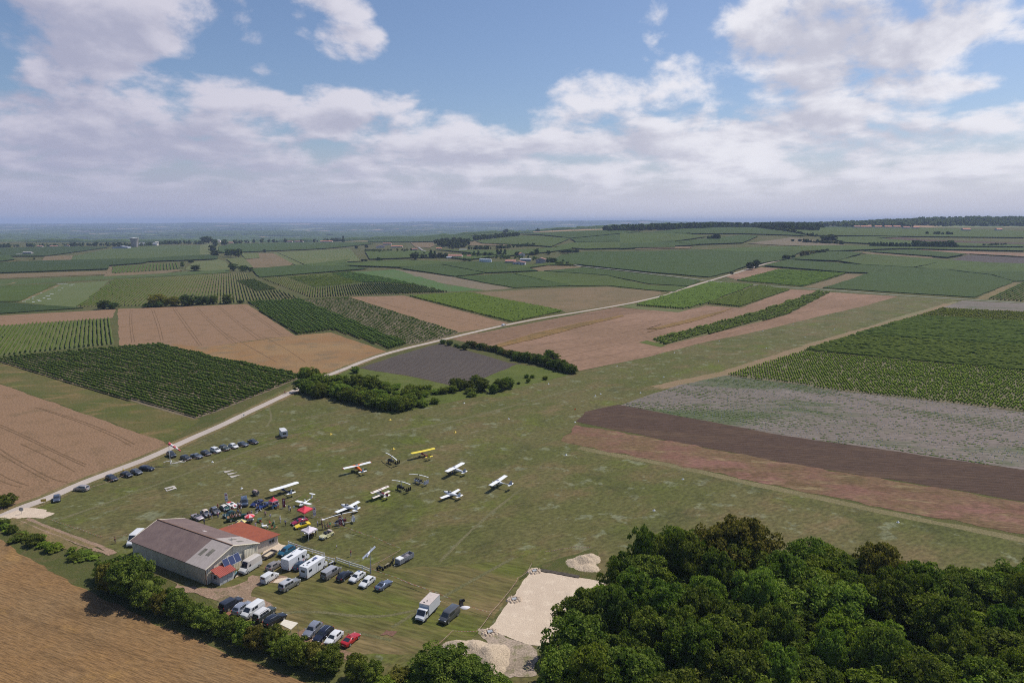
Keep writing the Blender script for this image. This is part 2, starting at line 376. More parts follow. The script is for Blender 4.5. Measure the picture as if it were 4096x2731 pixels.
TARM = soil_mat('grey_road', con=.12, cols= [(0.25, 0.24, 0.225), (0.22, 0.215, 0.20), (0.28, 0.265, 0.24)], big=0.02, mid=0.2, fine=2.0, bump=0.1)
DIRT = soil_mat('bare_dirt', [(0.255, 0.170, 0.119), (0.221, 0.153, 0.102), (0.289, 0.204, 0.145)], 0.1, 0.5, 3.0, patch=((0.102, 0.093, 0.038), 0.3, 0.56, 0.66))
VERGE = soil_mat('road_verge', [(0.170, 0.123, 0.056), (0.111, 0.098, 0.036), (0.221, 0.149, 0.080)], 0.05, 0.3, 2.0)
FGRN = soil_mat('green_crop', [(0.061, 0.085, 0.021), (0.070, 0.090, 0.024), (0.053, 0.072, 0.019)], 0.01, 0.06, 0.8)
FARV = soil_mat('far_vines', [(0.046, 0.074, 0.014), (0.047, 0.071, 0.013), (0.031, 0.051, 0.009)], 0.006, 0.06, 0.55, bump=1.0, stripe=(1.0, -0.5, 3.2, 0.25, (0.029, 0.044, 0.009)))
FARV2 = soil_mat('far_vines_light', [(0.065, 0.094, 0.017), (0.064, 0.085, 0.015), (0.042, 0.062, 0.012)], 0.006, 0.16, 0.7, bump=1.0, aniso=(1.0, 0.45, 0.05), stripe=(1.0, 0.45, 3.2, 0.4, (0.043, 0.061, 0.012)))
FARV3 = soil_mat('far_vines_dark', [(0.036, 0.057, 0.013), (0.042, 0.064, 0.013), (0.030, 0.047, 0.010)], 0.006, 0.16, 0.7, bump=1.0, aniso=(1.0, -0.4, 0.05), stripe=(1.0, -0.4, 2.8, 0.4, (0.022, 0.034, 0.007)))

def far_material():
    m = bpy.data.materials.new('far_country'); m.use_nodes = True; t = NT(m.node_tree)
    pos = t.n('ShaderNodeNewGeometry').outputs['Position']
    q = t.v('MULTIPLY', pos, (1, 0.55, 0))
    q = t.v('ADD', q, t.v('MULTIPLY', t.n('ShaderNodeTexNoise', {'Vector': q, 'Scale': 0.0012, 'Detail': 3.0}).outputs['Color'], (500, 500, 0)))
    vo = t.n('ShaderNodeTexVoronoi', {'Vector': q, 'Scale': 0.0042}, feature='F1', distance='CHEBYCHEV')
    s = t.n('ShaderNodeSeparateColor', {0: vo.outputs['Color']})
    c = t.mix(t.ss(s.outputs[0], 0.3, 0.34), (0.045, 0.075, 0.028), (0.075, 0.11, 0.035))
    c = t.mix(t.ss(s.outputs[1], 0.66, 0.68), c, (0.30, 0.20, 0.11))
    c = t.mix(t.ss(s.outputs[2], 0.72, 0.74), c, (0.16, 0.17, 0.075))
    w = t.noise(t.v('MULTIPLY', pos, (1, 0.45, 0)), 0.0016, 6, 0.65)
    c = t.mix(t.ss(w, 0.47, 0.51), c, (0.020, 0.036, 0.017))
    b = t.n('ShaderNodeBsdfPrincipled', {'Base Color': c, 'Roughness': 0.95, 'Specular IOR Level': 0.1})
    t.n('ShaderNodeOutputMaterial', {0: b.outputs[0]}); return m
FARM = far_material()

def build_ground():
    gx, gy = np.meshgrid(XS, YS); z = hgt(gx, gy)
    v = np.stack([gx.ravel(), gy.ravel(), z.ravel()], 1); nx = len(XS); ny = len(YS)
    i = np.arange((ny - 1) * nx).reshape(ny - 1, nx)[:, :-1].ravel()
    f = np.stack([i, i + 1, i + nx + 1, i + nx], 1)
    cy = v[f].mean(1)[:, 1]; cx = np.abs(v[f].mean(1)[:, 0])
    mi = ((cy > 2600) | (cx > 2600)).astype(int)
    o = mesh_obj('ground', v, f, [GR, FARM], mi=mi, smooth=True); setp(o, kind='structure')
build_ground()

# airfield turf, then the fields outward
sheet('airfield_turf', W('O -60,1215 20,1170 130,1108 385,1035 590,925 680,880 790,855 1000,905 1320,858 1600,788 2055,680 2205,688 1850,800 1640,868 1420,930 1325,972 1290,1012 1380,1035 1800,1120 2352,1235 2560,1275 2560,1500 2000,1640 900,1640 740,1565 470,1370 250,1270 130,1205'), AIR)
sheet('car_park_turf', W('O 640,1235 860,1310 1130,1290 1240,1270 1205,1310 1110,1450 1030,1490 960,1500 700,1500 500,1400 520,1340'), LAWN, 0.6, 3)
v_ = sheet('mown_strip', ribbon_pts(densify(W('H 20,610 500,505 1000,330 1640,150'), 20), 5.0), soil_mat('mown', [(0.17, 0.15, 0.075), (0.15, 0.135, 0.065), (0.19, 0.165, 0.09)], 0.02, 0.2, 2.0), 0.8, 6)
sheet('track_verge', ribbon_pts(densify(W('C 40,1100 480,1010 960,855 1280,755 1700,645 1880,575'), 20), 7.5), soil_mat('dry_strip', [(0.21, 0.145, 0.085), (0.19, 0.14, 0.075), (0.15, 0.12, 0.05)], 0.03, 0.3, 2.0), 0.8, 6)
sheet('dry_track', ribbon_pts(densify(W('O 1330,1028 1400,1042 1560,1072 1800,1126 2100,1190 2352,1240 2520,1276'), 14), 3.2), soil_mat('dry_track', [(0.16, 0.135, 0.065), (0.14, 0.12, 0.055), (0.18, 0.15, 0.08)], 0.05, 0.3, 2.0), 0.5, 5)

TRK = soil_mat('worn_turf', [(0.125, 0.115, 0.055), (0.105, 0.10, 0.042), (0.15, 0.128, 0.068)], 0.05, 0.3, 2.0)
for a, w in (('O 560,1008 700,975 860,948 960,935', 1.0), ('O 700,960 800,940 960,900 1120,872 1330,850', 1.6), ('A 1720,1300 1620,1380 1500,1450', .7), ('A 1800,1290 1830,1380 1790,1440', .7), ('B 300,1500 800,1420 1300,1290 1700,1180', 1.4), ('Y 1600,640 1900,470 2352,300', 1.0),
             ('O 900,1440 1000,1380 1090,1330 1180,1280', .9), ('O 560,1420 700,1400 860,1420 960,1400', .8), ('O 620,1470 760,1440 900,1470', .8), ('O 1010,1290 1100,1200 1200,1120', .8), ('O 130,1195 260,1150 420,1090 640,1010', 1.1)):
    sheet('worn_track', ribbon_pts(densify(smooth_line(W(a)), 4), w), TRK, 0.22, 2)
# --- cereals, meadows, bare soil
f1 = sheet('wheat_field', W('O -140,868 0,882 376,1014 384,1022 60,1152 20,1170 -140,1230'), WHEAT, 0.5, 6)
lines_on(f1, [W('Z -60,75 200,190 500,340 740,445'), W('Z -60,95 190,205 485,350 725,460'), W('Z 340,-40 700,70 1000,190 1150,270'), W('Z 300,-45 670,75 980,205 1120,285'),
              W('Z -30,290 100,380 300,490 480,580 580,600'), W('Z -30,330 90,410 280,515 420,590'), W('Z -40,500 100,580 250,625'), W('Z -40,560 60,610 190,640'), W('Z 180,270 400,370 640,505')], 0.38, TRAM)
f1.name = 'wheat_field'
f2 = sheet('wheat_field', W('O -160,1190 0,1238 110,1310 215,1362 330,1418 480,1482 640,1545 760,1590 900,1640 1000,1700 -160,1700'), WHEATN, 0.5, 3)
m5 = sheet('meadow', W('O -100,815 0,832 200,895 460,964 400,1008 376,1014 0,880 -100,850'), MEAD, 0.5, 6)
f3 = sheet('wheat_field', W('A 790,648 1660,615 1985,826 1700,860 1370,905 1140,898 800,893'), WHEAT, 0.5, 8)
lines_on(f3, [W('A 875,650 870,740 885,872'), W('A 888,650 885,760 904,868'), W('A 1018,652 1055,760 1080,862'), W('A 1032,650 1072,750 1098,862'), W('A 1163,645 1240,760 1340,895'), W('A 1180,645 1262,760 1358,893'),
              W('A 1310,640 1440,770 1560,875'), W('A 1326,640 1460,770 1590,880'), W('A 1460,632 1600,750 1740,860'), W('A 1478,632 1620,750 1780,862'), W('A 1600,625 1760,735 1890,830'), W('A 1616,625 1778,730 1910,828')], 0.4, TRAM)
f4 = sheet('wheat_field', W('A 1150,880 1370,905 1985,826 2232,805 D 1370,732 1860,900 B 425,938 250,985 45,1080 A 2110,1103 1700,1020 1300,950 1185,905'), WHEATO, 0.5, 8)
lines_on(f4, [W('D 230,720 480,860 800,1040'), W('D 640,760 900,900 1100,1040')], 0.4, TRAM)
f5 = sheet('wheat_field', W('A -40,695 780,650 756,708 -40,765'), WHEAT, 0.5, 8)
f6 = sheet('wheat_field', W('B 165,568 530,558 1230,742 1195,762 905,806'), WHEAT, 0.5, 8)
lines_on(f6, [W('B 215,572 600,665 1180,755'), W('B 260,568 640,690 1100,770'), W('B 500,562 860,650 1215,742')], 0.45, TRAM)
f7 = sheet('wheat_field', W('B 850,846 1950,636 C -40,612 180,625 350,586 570,600 880,484 1055,490 1110,500 1560,527 1340,590 1100,645 700,742 300,825 0,905 B 1680,1070 1370,966 1060,880'), WHEATP, 0.5, 8)
f8 = sheet('wheat_field', W('B 855,848 1950,638 2210,656 1800,720 1500,780 1070,900 900,862'), WHEATB, 0.5, 8)
DITCH = soil_mat('weedy_strip', [(0.15, 0.095, 0.035), (0.21, 0.125, 0.045), (0.09, 0.072, 0.028)], 0.05, 0.3, 2.0, bump=1.0)
sheet('weedy_strip', W('B 1100,905 1400,815 1700,745 2000,690 2010,698 1720,768 1420,850 1170,905'), DITCH, 0.5, 5, thick=0.3)
sheet('weedy_strip', W('B 2160,785 2260,750 C -20,735 60,718 260,668 430,625 520,602 425,640 260,690 60,735 -20,755 B 2230,785'), DITCH, 0.5, 5, thick=0.3)
lines_on(f7, [W('B 1450,1000 1900,905 2352,800'), W('C 520,602 200,690 -60,770'), W('B 900,880 1370,962'), W('C 1110,505 800,640 500,740'), W('C 1180,510 900,625 620,720'), W('G 200,745 700,640 1400,500')], 0.45, TRAM)
m1 = sheet('dry_meadow', W('B 1000,538 1400,515 1900,500 2260,532 C 60,508 100,500 B 2290,538 2100,597 1620,672 1600,662'), STUB, 0.6, 10)
d1 = sheet('bare_field', W('B 470,385 560,393 870,436 1080,478 1262,510 1060,524 760,470 560,430'), VBARE, 1.5, 10)
g1 = sheet('green_field', W('B 175,402 470,386 600,420 800,480 1070,522 825,532 500,470'), soil_mat('lush_grass', [(0.062, 0.112, 0.028), (0.072, 0.115, 0.034), (0.095, 0.10, 0.048)], 0.01, 0.06, 1.0), 1.5, 10)
s1 = sheet('grey_soil_field', W('O 1420,932 1560,884 1668,862 1760,866 2352,947 2520,970 2520,1108 2352,1079 1800,1000 1500,945'), SOILG, 0.5, 6)
s2 = sheet('brown_soil_field', W('O 1322,968 1345,945 1420,929 1500,944 1800,1000 2352,1079 2520,1108 2520,1190 2352,1152 2100,1110 1800,1062 1500,1005'), SOILB, 0.5, 6)
s3 = sheet('red_grass_strip', W('O 1288,1012 1322,976 1500,1005 1800,1062 2100,1112 2352,1154 2520,1190 2520,1262 2352,1226 2100,1180 1800,1118 1500,1056 1380,1034'), REDG, 1.0, 3.0)
s4 = sheet('dark_soil_field', W('B 230,1045 500,955 770,880 1000,940 1240,1010 1320,1018 1170,1070 980,1150 865,1165 600,1105'), SOILD, 0.6, 6)
g2 = sheet('bright_meadow', W('B 0,1082 150,1050 235,1046 600,1108 868,1168 985,1150 1290,1018 1480,1045 1640,1090 1240,1192 760,1290 600,1325 440,1352 0,1240 -180,1200 -160,1120'), BRIGHT, 0.6, 6)
s5 = sheet('grey_soil_field', W('H 1480,216 1705,138 2352,167 2700,183 2700,272 2352,256'), SOILG, 0.3, 10)

# --- middle distance on the left
sheet('green_field', W('A -40,455 700,428 1540,385 1545,405 900,440 -40,492'), FGRN, 0.8, 15)
sheet('dry_meadow', W('A -40,418 718,394 716,418 -40,446'), STUB, 0.8, 15)
sheet('dry_meadow', W('A 700,430 735,368 755,362 750,412 1195,386 1230,392 1100,412'), STUB, 0.8, 15)
sheet('green_field', W('A 470,322 490,296 740,246 1000,225 1342,222 1412,220 1402,292 960,312 750,318'), FGRN, 1.0, 20)
sheet('dry_meadow', W('A 280,330 300,296 490,292 480,322'), STUB, 1.0, 15)
sheet('meadow', W('A 1240,388 1300,335 1465,318 1520,332 1545,385 1400,396'), VGRAS, 1.0, 15)
sheet('green_field', W('A 125,600 400,482 735,458 520,640 330,625'), soil_mat('grassy_crop', [(0.10, 0.118, 0.042), (0.09, 0.112, 0.036), (0.12, 0.125, 0.05)], 0.01, 0.1, 1.0, stripe=(-0.35, 1, 3.5, 0.3, (0.075, 0.10, 0.03))), 0.6, 10)
sheet('dry_meadow', W('A 1640,322 1745,275 1830,275 1995,332 1935,366 1700,376'), STUB, 0.8, 10)
sheet('meadow', W('A 1830,272 1872,268 2040,355 1990,358'), VGRAS, 0.8, 12)
sheet('meadow', W('A 1500,232 1470,222 1400,210 1345,222 1340,285 1400,290'), VGRAS, 0.8, 12)
sheet('path', ribbon_pts(densify(W('A 0,345 120,325 300,312 470,300 490,292'), 20), 5), VERGE)
sheet('path', ribbon_pts(densify(W('E 190,415 620,235'), 20), 4), VERGE)
sheet('path', ribbon_pts(densify(W('E -40,235 100,225 170,205'), 20), 4), VERGE)
sheet('path', ribbon_pts(densify(W('A 1530,290 1500,240 1540,200'), 20), 5), VBARE)
# --- middle distance behind the village, right hand hills
sheet('dry_meadow', W('Q 685,238 900,238 915,265 860,290 800,282 740,290'), STUB, 1.0, 25)
sheet('dry_meadow', W('Q 1240,232 1340,228 1350,248 1640,262 1560,270 1240,265'), STUB, 1.0, 25)
sheet('dry_meadow', W('R 60,185 270,175 400,172 380,184 60,191'), STUB, 1.0, 25)
sheet('dry_meadow', W('R 430,190 560,186 640,184 560,194 450,195'), STUB, 1.0, 25)
sheet('brown_soil_field', W('R 720,155 980,120 1080,130 1300,165 1100,170 900,165'), VBARE, 1.0, 25)
sheet('brown_soil_field', W('R 1480,126 1640,120 1760,133 2352,152 2352,163 1900,152 1700,142'), SOILB, 1.0, 25)
sheet('wheat_field', W('R 1590,192 1700,192 2352,212 2352,237 1900,210'), WHEATP, 1.0, 25)
sheet('dark_soil_field', W('R 1910,255 2020,224 2352,240 2352,275 2330,280 2150,272'), SOILD, 1.0, 25)
sheet('dry_meadow', W('R 1290,205 1420,207 1810,236 1820,250 1600,240 1400,214'), STUB, 1.0, 25)
sheet('wheat_field', W('C 470,402 540,375 700,348 830,355 560,430'), WHEATP, 0.8, 12)
sheet('dry_meadow', W('C 965,470 1240,387 1350,392 1090,478'), STUB, 0.8, 12)
sheet('dry_meadow', W('C 2045,545 2270,440 2330,440 2120,548'), VERGE, 0.8, 12)
sheet('dry_meadow', W('B 1330,385 1500,362 1700,365 1745,376 1470,396 1430,396'), STUB, 0.8, 12)

# --- roads
road_c = W('Z -120,925 0,895 200,806 400,738 700,603 1000,490 1300,378 1600,236 1900,108 2100,8 A 1960,1206 2080,1150 2200,1095 B 60,1080 300,982 480,928 760,862 1000,804 1200,758 1450,710 1700,670 1950,628 2100,600 2352,540 C 120,505 370,430 540,382 690,335 830,302 900,285')
rc = smooth_line(road_c, 1)
sheet('road_verge', ribbon_pts(rc, 7.5), VERGE, 0.5, 5)
sheet('chalk_road', ribbon_pts(rc, 3.6), ROADM, 0.12, 5)
sheet('road_verge', ribbon_pts(densify(W('B 1640,350 1720,365 2000,392 2352,432 C 370,430 700,460 1200,492 1560,520 2050,550 2352,568'), 25), 7), VGRAS, 0.6, 10)
sheet('tarmac_road', ribbon_pts(densify(W('B 1640,350 1720,365 2000,392 2352,432 C 370,430 700,460 1200,492 1560,520 2050,550 2352,568 2500,578'), 25), 3.4), TARM)
sheet('tarmac_road', ribbon_pts(densify(W('Q 760,282 800,312 870,332 960,350'), 25), 5), TARM)
sheet('chalk_apron', W('Z -80,930 60,865 220,812 330,822 400,832 395,848 470,862 440,878 372,905 300,900 120,905 -60,925'), CHALK, 0.5, 2)
for a in ('Z 110,905 300,985 560,1075 800,1165 950,1215', 'Z 230,905 420,985 640,1065 820,1130 985,1205'):
    sheet('track', ribbon_pts(densify(W(a), 4), 1.1), DIRT, 0.25, 2)
sheet('dirt_verge', ribbon_pts(densify(W('Z 60,915 250,1000 520,1110 760,1205'), 5), 2.6), VERGE, 0.7, 3)
sheet('dirt_verge', ribbon_pts(densify(W('Z 170,905 360,985 600,1075 810,1150'), 5), 1.1), VERGE, 0.3, 3)

# --- dirt and chalk by the hangar and the works
sheet('chalk_yard', W('P 1040,2240 1082,2150 1105,2165 1146,2182 1125,2200 1085,2215'), CHALK, 0.4, 1.5)
sheet('dirt_yard', W('P 700,2330 790,2352 850,2352 930,2345 1010,2300 1080,2298 1150,2305 1120,2320 1060,2335 1010,2360 1005,2385 1080,2410 1100,2440 1000,2420 920,2400 860,2400 800,2380 700,2350'), DIRT, 1.1, 2.0)
sheet('dirt_patch', W('P 1092,2330 1110,2315 1150,2308 1146,2320 1110,2332'), CHALK, 0.3, 1.2)
sheet('chalk_patch', W('P 905,2325 930,2300 945,2290 960,2300 925,2320'), CHALK, 0.3, 1.2)
sheet('dirt_patch', W('P 880,2460 905,2440 925,2450 920,2480'), pmat('red_dirt', (0.25, 0.11, 0.06), 0.95, var=.3), 0.3, 1.2)
sheet('dirt_patch', W('P 1180,2530 1215,2515 1300,2570 1380,2600 1440,2620 1400,2640 1300,2620'), pmat('red_dirt2', (0.22, 0.13, 0.075), 0.95, var=.3), 0.5, 1.5)
sheet('dirt_patch', W('P 1520,2540 1545,2520 1590,2525 1570,2545'), pmat('red_dirt3', (0.17, 0.085, 0.055), 0.95, var=.3), 0.4, 1.2)
RUB = soil_mat('rubble_ground', [(0.34, 0.27, 0.21), (0.24, 0.19, 0.14), (0.13, 0.13, 0.05)], 0.1, 0.6, 3.0)
sheet('rubble_ground', W('S 880,950 1000,960 1300,1080 1440,1110 1560,1200 1560,1480 1100,1500 1000,1200'), RUB, 0.6, 1.5)
sheet('turf_margin', W('S 1450,290 1500,265 1600,225 2180,40 2250,60 2250,420 1600,260 1490,330 1350,400'), GR, 0.4, 2)
sheet('gravel_pad', W('S 1480,310 1500,262 1560,255 1590,290 2040,372 2352,420 2100,800 1700,1180 1420,1118 1010,955 1150,770'), CHALK, 0.22, 1.5)
sheet('soil_bank', ribbon_pts(densify(W('S 1590,285 1800,322 2040,365'), 2), 1.0), pmat('dark_bank', (0.075, 0.06, 0.045), 0.95, var=.5, scale=1.5), 0.3, 1.2, thick=0.15)
# ------------------------------------------------------------------ vines
VINE_D = leaf_mat('vine_leaf_dark', (0.056, 0.098, 0.016), (0.100, 0.148, 0.026), scale=0.5, trans=0.15)
VINE_M = leaf_mat('vine_leaf_mid', (0.066, 0.105, 0.016), (0.110, 0.150, 0.025), scale=0.5, trans=0.15)
VINE_L = leaf_mat('vine_leaf_light', (0.125, 0.165, 0.018), (0.165, 0.195, 0.026), scale=0.5, trans=0.15)
def poly_rows(pts, direction, spacing, phase=0.5, margin=0.0):
    """parallel rows clipped to the field outline"""
    P_ = np.array(pts); d = np.array(direction, float); d /= np.linalg.norm(d); n = np.array([-d[1], d[0]])
    s = P_ @ d; q = P_ @ n; rows = []
    for c in np.arange(q.min() + spacing * phase, q.max(), spacing):
        xs = []
        for i in range(len(P_)):
            a, b = q[i], q[(i + 1) % len(P_)]
            if (a < c) != (b < c): xs.append(s[i] + (s[(i + 1) % len(P_)] - s[i]) * (c - a) / (b - a))
        xs.sort()
        for a, b in zip(xs[::2], xs[1::2]):
            if b - a > 2 + 2 * margin: rows.append((d * (a + margin) + n * c, d * (b - margin) + n * c))
    return rows
def vine_rows(label, spec, direction, spacing, mat, w=0.85, h=1.7, step=0.9, gap=0.03, base=0.45, floor=None, cat='vineyard', seed=1, rag=0.2, name='vine_rows', margin=0.6):
    pts = W(spec) if isinstance(spec, str) else spec
    if isinstance(direction, str): a, b = W(direction); direction = (b[0] - a[0], b[1] - a[1])
    if floor: sheet('vineyard_floor', pts, floor, 0.3, 8)
    rng = np.random.default_rng(seed)
    V = []; Fc = []; base_i = 0
    for (a, b) in poly_rows(pts, direction, spacing, margin=margin):
        L = np.linalg.norm(b - a); d = (b - a) / L; n = np.array([-d[1], d[0]])
        k = max(2, int(L / step)); t = np.linspace(0, L, k + 1) + rng.uniform(-.3, .3, k + 1) * step
        # vigour changes slowly along the row
        vig = 1 + 0.16 * np.sin(t / 7.0 + rng.uniform(0, 6)) + rng.uniform(-rag, rag, k + 1)
        cx = a[0] + d[0] * t; cy = a[1] + d[1] * t; cz = hgt(cx, cy)
        prof = [(-0.36, base), (-0.52, 0.62 * h), (0.0, h), (0.52, 0.62 * h), (0.36, base)]
        ring = []
        for (o, z) in prof:
            oo = o * w * 2 * vig * 0.55 + rng.uniform(-.09, .09, k + 1) * (w / .85); zz = z * (1 + (vig - 1) * (1.0 if z > base else 0)) + rng.uniform(-.12, .12, k + 1) * h / 1.7
            ring.append(np.stack([cx + n[0] * oo, cy + n[1] * oo, cz + zz], 1))
        v = np.stack(ring, 1).reshape(-1, 3); V.append(v)
        i = np.arange(k); keep = rng.uniform(size=k) > gap; i = i[keep]
        for j in range(4):
            Fc.append(np.stack([base_i + i * 5 + j, base_i + (i + 1) * 5 + j, base_i + (i + 1) * 5 + j + 1, base_i + i * 5 + j + 1], 1))
        for e in (0, k): Fc.append(np.array([[base_i + e * 5, base_i + e * 5 + 1, base_i + e * 5 + 2, base_i + e * 5 + 2], ])[:, [0, 1, 2]].repeat(1, 0) if False else np.array([[base_i + e * 5, base_i + e * 5 + 1, base_i + e * 5 + 3, base_i + e * 5 + 4]]))
        base_i += (k + 1) * 5
    V = np.concatenate(V); Fc = np.concatenate(Fc)
    return setp(fast_mesh(name, V, Fc, mat), label, cat, None, 'stuff')
def fast_mesh(name, V, F, mat, smooth=False, mi=None):
    """F: (n,4) or (n,3) array"""
    me = bpy.data.meshes.new(name); n = F.shape[1]
    me.vertices.add(len(V)); me.vertices.foreach_set('co', np.ascontiguousarray(V, dtype=np.float32).ravel())
    me.loops.add(F.size); me.loops.foreach_set('vertex_index', np.ascontiguousarray(F, dtype=np.int32).ravel())
    me.polygons.add(len(F)); me.polygons.foreach_set('loop_start', np.arange(0, F.size, n, dtype=np.int32))
    if smooth: me.polygons.foreach_set('use_smooth', np.ones(len(F), bool))
    for m in (mat if isinstance(mat, (list, tuple)) else [mat]): me.materials.append(m)
    if mi is not None: me.polygons.foreach_set('material_index', np.asarray(mi, dtype=np.int32))
    me.update(calc_edges=True)
    o = bpy.data.objects.new(name, me); COL.objects.link(o); return o
OCT_V = np.array([(1, 0, 0), (0, 1, 0), (-1, 0, 0), (0, -1, 0), (0, 0, 1), (0, 0, -0.7)], float)
OCT_F = np.array([(0, 1, 4), (1, 2, 4), (2, 3, 4), (3, 0, 4), (1, 0, 5), (2, 1, 5), (3, 2, 5), (0, 3, 5)])
def plants(name, label, centers, size, hgt_, mat, seed=3, cat='vineyard'):
    """many small low plants in one mesh"""
    rng = np.random.default_rng(seed); C = np.asarray(centers); n = len(C)
    s = size * rng.uniform(0.6, 1.35, (n, 1, 1)); a = rng.uniform(0, 6.28, n)
    rot = np.stack([np.cos(a), -np.sin(a), np.sin(a), np.cos(a)], 1).reshape(n, 2, 2)
    v = np.repeat(OCT_V[None], n, 0) * np.array([1, 1, 0]) + rng.uniform(-.28, .28, (n, 6, 3)) * np.array([1, 1, .5])
    xy = np.einsum('nij,nkj->nki', rot, v[:, :, :2]) * s
    z = (OCT_V[None, :, 2] * 0.5 + 0.45) * hgt_ * rng.uniform(0.7, 1.25, (n, 1))
    V = np.concatenate([xy + C[:, None, :2], (z + C[:, None, 2] if C.shape[1] > 2 else z + hgt(C[:, 0], C[:, 1])[:, None])[..., None]], 2)
    F = (OCT_F[None] + 6 * np.arange(n)[:, None, None]).reshape(-1, 3)
    return setp(fast_mesh(name, V.reshape(-1, 3), F, mat), label, cat, None, 'stuff')
def grid_in(pts, direction, sp, along, jit=0.15, seed=5, keep=1.0):
    rng = np.random.default_rng(seed); out = []
    for a, b in poly_rows(pts, direction, sp):
        L = np.linalg.norm(b - a); t = np.arange(0.5, L, along); t = t + rng.uniform(-jit, jit, len(t))
        c = a + (b - a) / L * t[:, None]; out.append(c[rng.uniform(size=len(c)) < keep])
    return np.concatenate(out)
def wdir(s):
    a, b = W(s); return (b[0] - a[0], b[1] - a[1])

D1 = wdir('P 0,1445 775,1677')
vine_rows('dense dark green vineyard in long rows left of the chalk road', 'P -60,1452 -20,1437 0,1434 300,1405 634,1376 690,1390 905,1440 1216,1506 1100,1555 860,1650 775,1677 400,1568 0,1447', D1, 2.45, VINE_D, w=0.68, h=1.55, step=0.8, gap=0.05, floor=VBARE, seed=11, rag=.26)
vine_rows('vineyard of straight green rows with grassed alleys at the far left, below a wheat strip', 'E -60,672 1145,590 1192,855 -60,985', wdir('E 1140,590 1182,852'), 2.45, VINE_M, w=0.7, h=1.6, floor=VGRAS, seed=12, step=1.2)
vine_rows('wide vineyard of thin spaced rows behind the row of round trees', 'E 800,465 1190,188 2352,120 D 470,108 520,170 560,180 375,190 590,305 810,290 840,295 1040,378 480,412 350,425 0,440', wdir('D 213,205 200,415'), 3.0, VINE_M, w=0.55, h=1.6, step=2.0, floor=VSOIL, seed=13)
vine_rows('small dark vineyard block set inside the thin-rowed vineyard', 'D 382,196 572,180 806,282 590,302', wdir('D 575,180 805,281'), 2.2, VINE_D, w=0.8, step=1.6, floor=VSOIL, seed=14)
D5 = wdir('D 1045,388 2175,855')
vine_rows('tall dark vineyard rows running down to the chalk road between wheat and paler vines', 'D 482,418 1042,386 2178,856 1985,906 1378,704 1312,720 1015,756', D5, 2.35, VINE_D, w=0.85, h=1.9, step=1.2, floor=VSOIL, seed=15, gap=.015)
vine_rows('sparse young vineyard with pale soil between rows above the chalk road', 'D 1062,388 1540,366 B 165,572 905,806 780,850 570,888 D 2182,850', D5, 2.6, VINE_M, w=0.42, h=1.15, step=1.4, floor=VBARE, seed=16, gap=.14, rag=.35)
vine_rows('dense dark vineyard block between the pink wheat and the dry meadow', 'B 567,566 960,541 1600,666 1250,740', wdir('B 1250,739 1600,664'), 2.2, VINE_M, w=0.95, step=1.1, floor=VSOIL, seed=17)
vine_rows('dark vineyard wrapping round a paler block, near the picture centre', 'D 652,172 903,153 1190,268 1710,222 1880,215 B 600,490 825,536 D 1900,335 1160,366', wdir('D 1160,366 1175,272'), 2.6, VINE_D, w=0.9, step=1.8, floor=VSOIL, seed=18)
vine_rows('pale green vineyard block enclosed by darker vines', 'D 908,152 1355,119 1700,214 1195,261', wdir('D 908,152 1195,261'), 2.6, VINE_L, w=0.5, h=1.3, step=1.8, floor=VGRAS, seed=19)
vine_rows('dark wedge of vineyard beside the lush green field', 'D 1362,117 1560,101 B 400,440 700,505 800,527 620,492 D 1880,211 1730,214 1620,198', wdir('D 1560,101 1880,205'), 2.4, VINE_D, w=0.9, step=1.8, floor=VSOIL, seed=20)
vine_rows('vineyard block right of the road junction, its rows ending at a grass headland', 'G 365,450 1160,206 1608,240 1100,434 880,490', wdir('G 880,489 1605,242'), 2.3, VINE_M, w=0.95, step=1.2, floor=VSOIL, seed=21)
vine_rows('second vineyard block beside the pink wheat below the grey road', 'G 1115,434 1655,243 1988,290 1460,467', wdir('G 1460,467 1988,290'), 2.3, VINE_M, w=0.95, step=1.2, floor=VSOIL, seed=22)
sheet('grass_headland', W('G 215,460 370,430 380,460 880,492 1060,455 820,520 420,490'), VGRAS, 0.4, 5)
sheet('grass_headland', W('G 400,835 490,815 700,860 640,885'), BRIGHT, 0.3, 4)
vine_rows('narrow strip of three ragged vine rows inside the pink wheat field', 'C 10,800 400,700 700,618 1060,496 1130,505 860,645 560,720 90,835', wdir('C 50,815 700,640'), 4.2, VINE_M, w=1.1, h=1.7, step=1.0, floor=VSOIL, seed=23, rag=.45, gap=.08)
vine_rows('green vineyard above the grey road, beside the small pink field', 'C 540,430 800,360 1230,385 960,468', wdir('C 800,360 1228,385'), 3.0, VINE_M, w=0.9, step=3.0, floor=VSOIL, seed=24)
vine_rows('spaced vineyard rows at the right edge above the grey road', 'C 2120,545 2352,440 2500,420 2500,570', wdir('C 2120,545 2352,440'), 3.2, VINE_M, w=0.9, step=3.0, floor=VSOIL, seed=25)
vine_rows('small vineyard of short upright rows with bare soil between, far left', 'A 757,368 1195,341 1195,384 752,410', wdir('A 1180,342 1193,384'), 5.0, VINE_D, w=1.1, h=1.8, step=3.0, seed=26)
vine_rows('small vineyard rows right of the far hedge trees', 'A 1520,315 1635,305 1705,376 1590,372', wdir('A 1635,305 1700,375'), 3.2, VINE_M, w=.9, step=4.0, floor=VGRAS, seed=27)
vine_rows('tiny far vineyard block above the stubble patch', 'A 1620,281 1735,277 1745,310 1650,317', wdir('A 1640,281 1660,315'), 3.2, VINE_M, w=.9, step=4.0, floor=VGRAS, seed=28)
vine_rows('dark striped vineyard on the slope beneath the village', 'A 1862,271 2120,258 2352,247 B 240,332 150,335 A 2330,358 2045,354', wdir('A 1862,271 2045,354'), 3.2, VINE_D, w=.9, step=5.0, floor=VGRAS, seed=29)

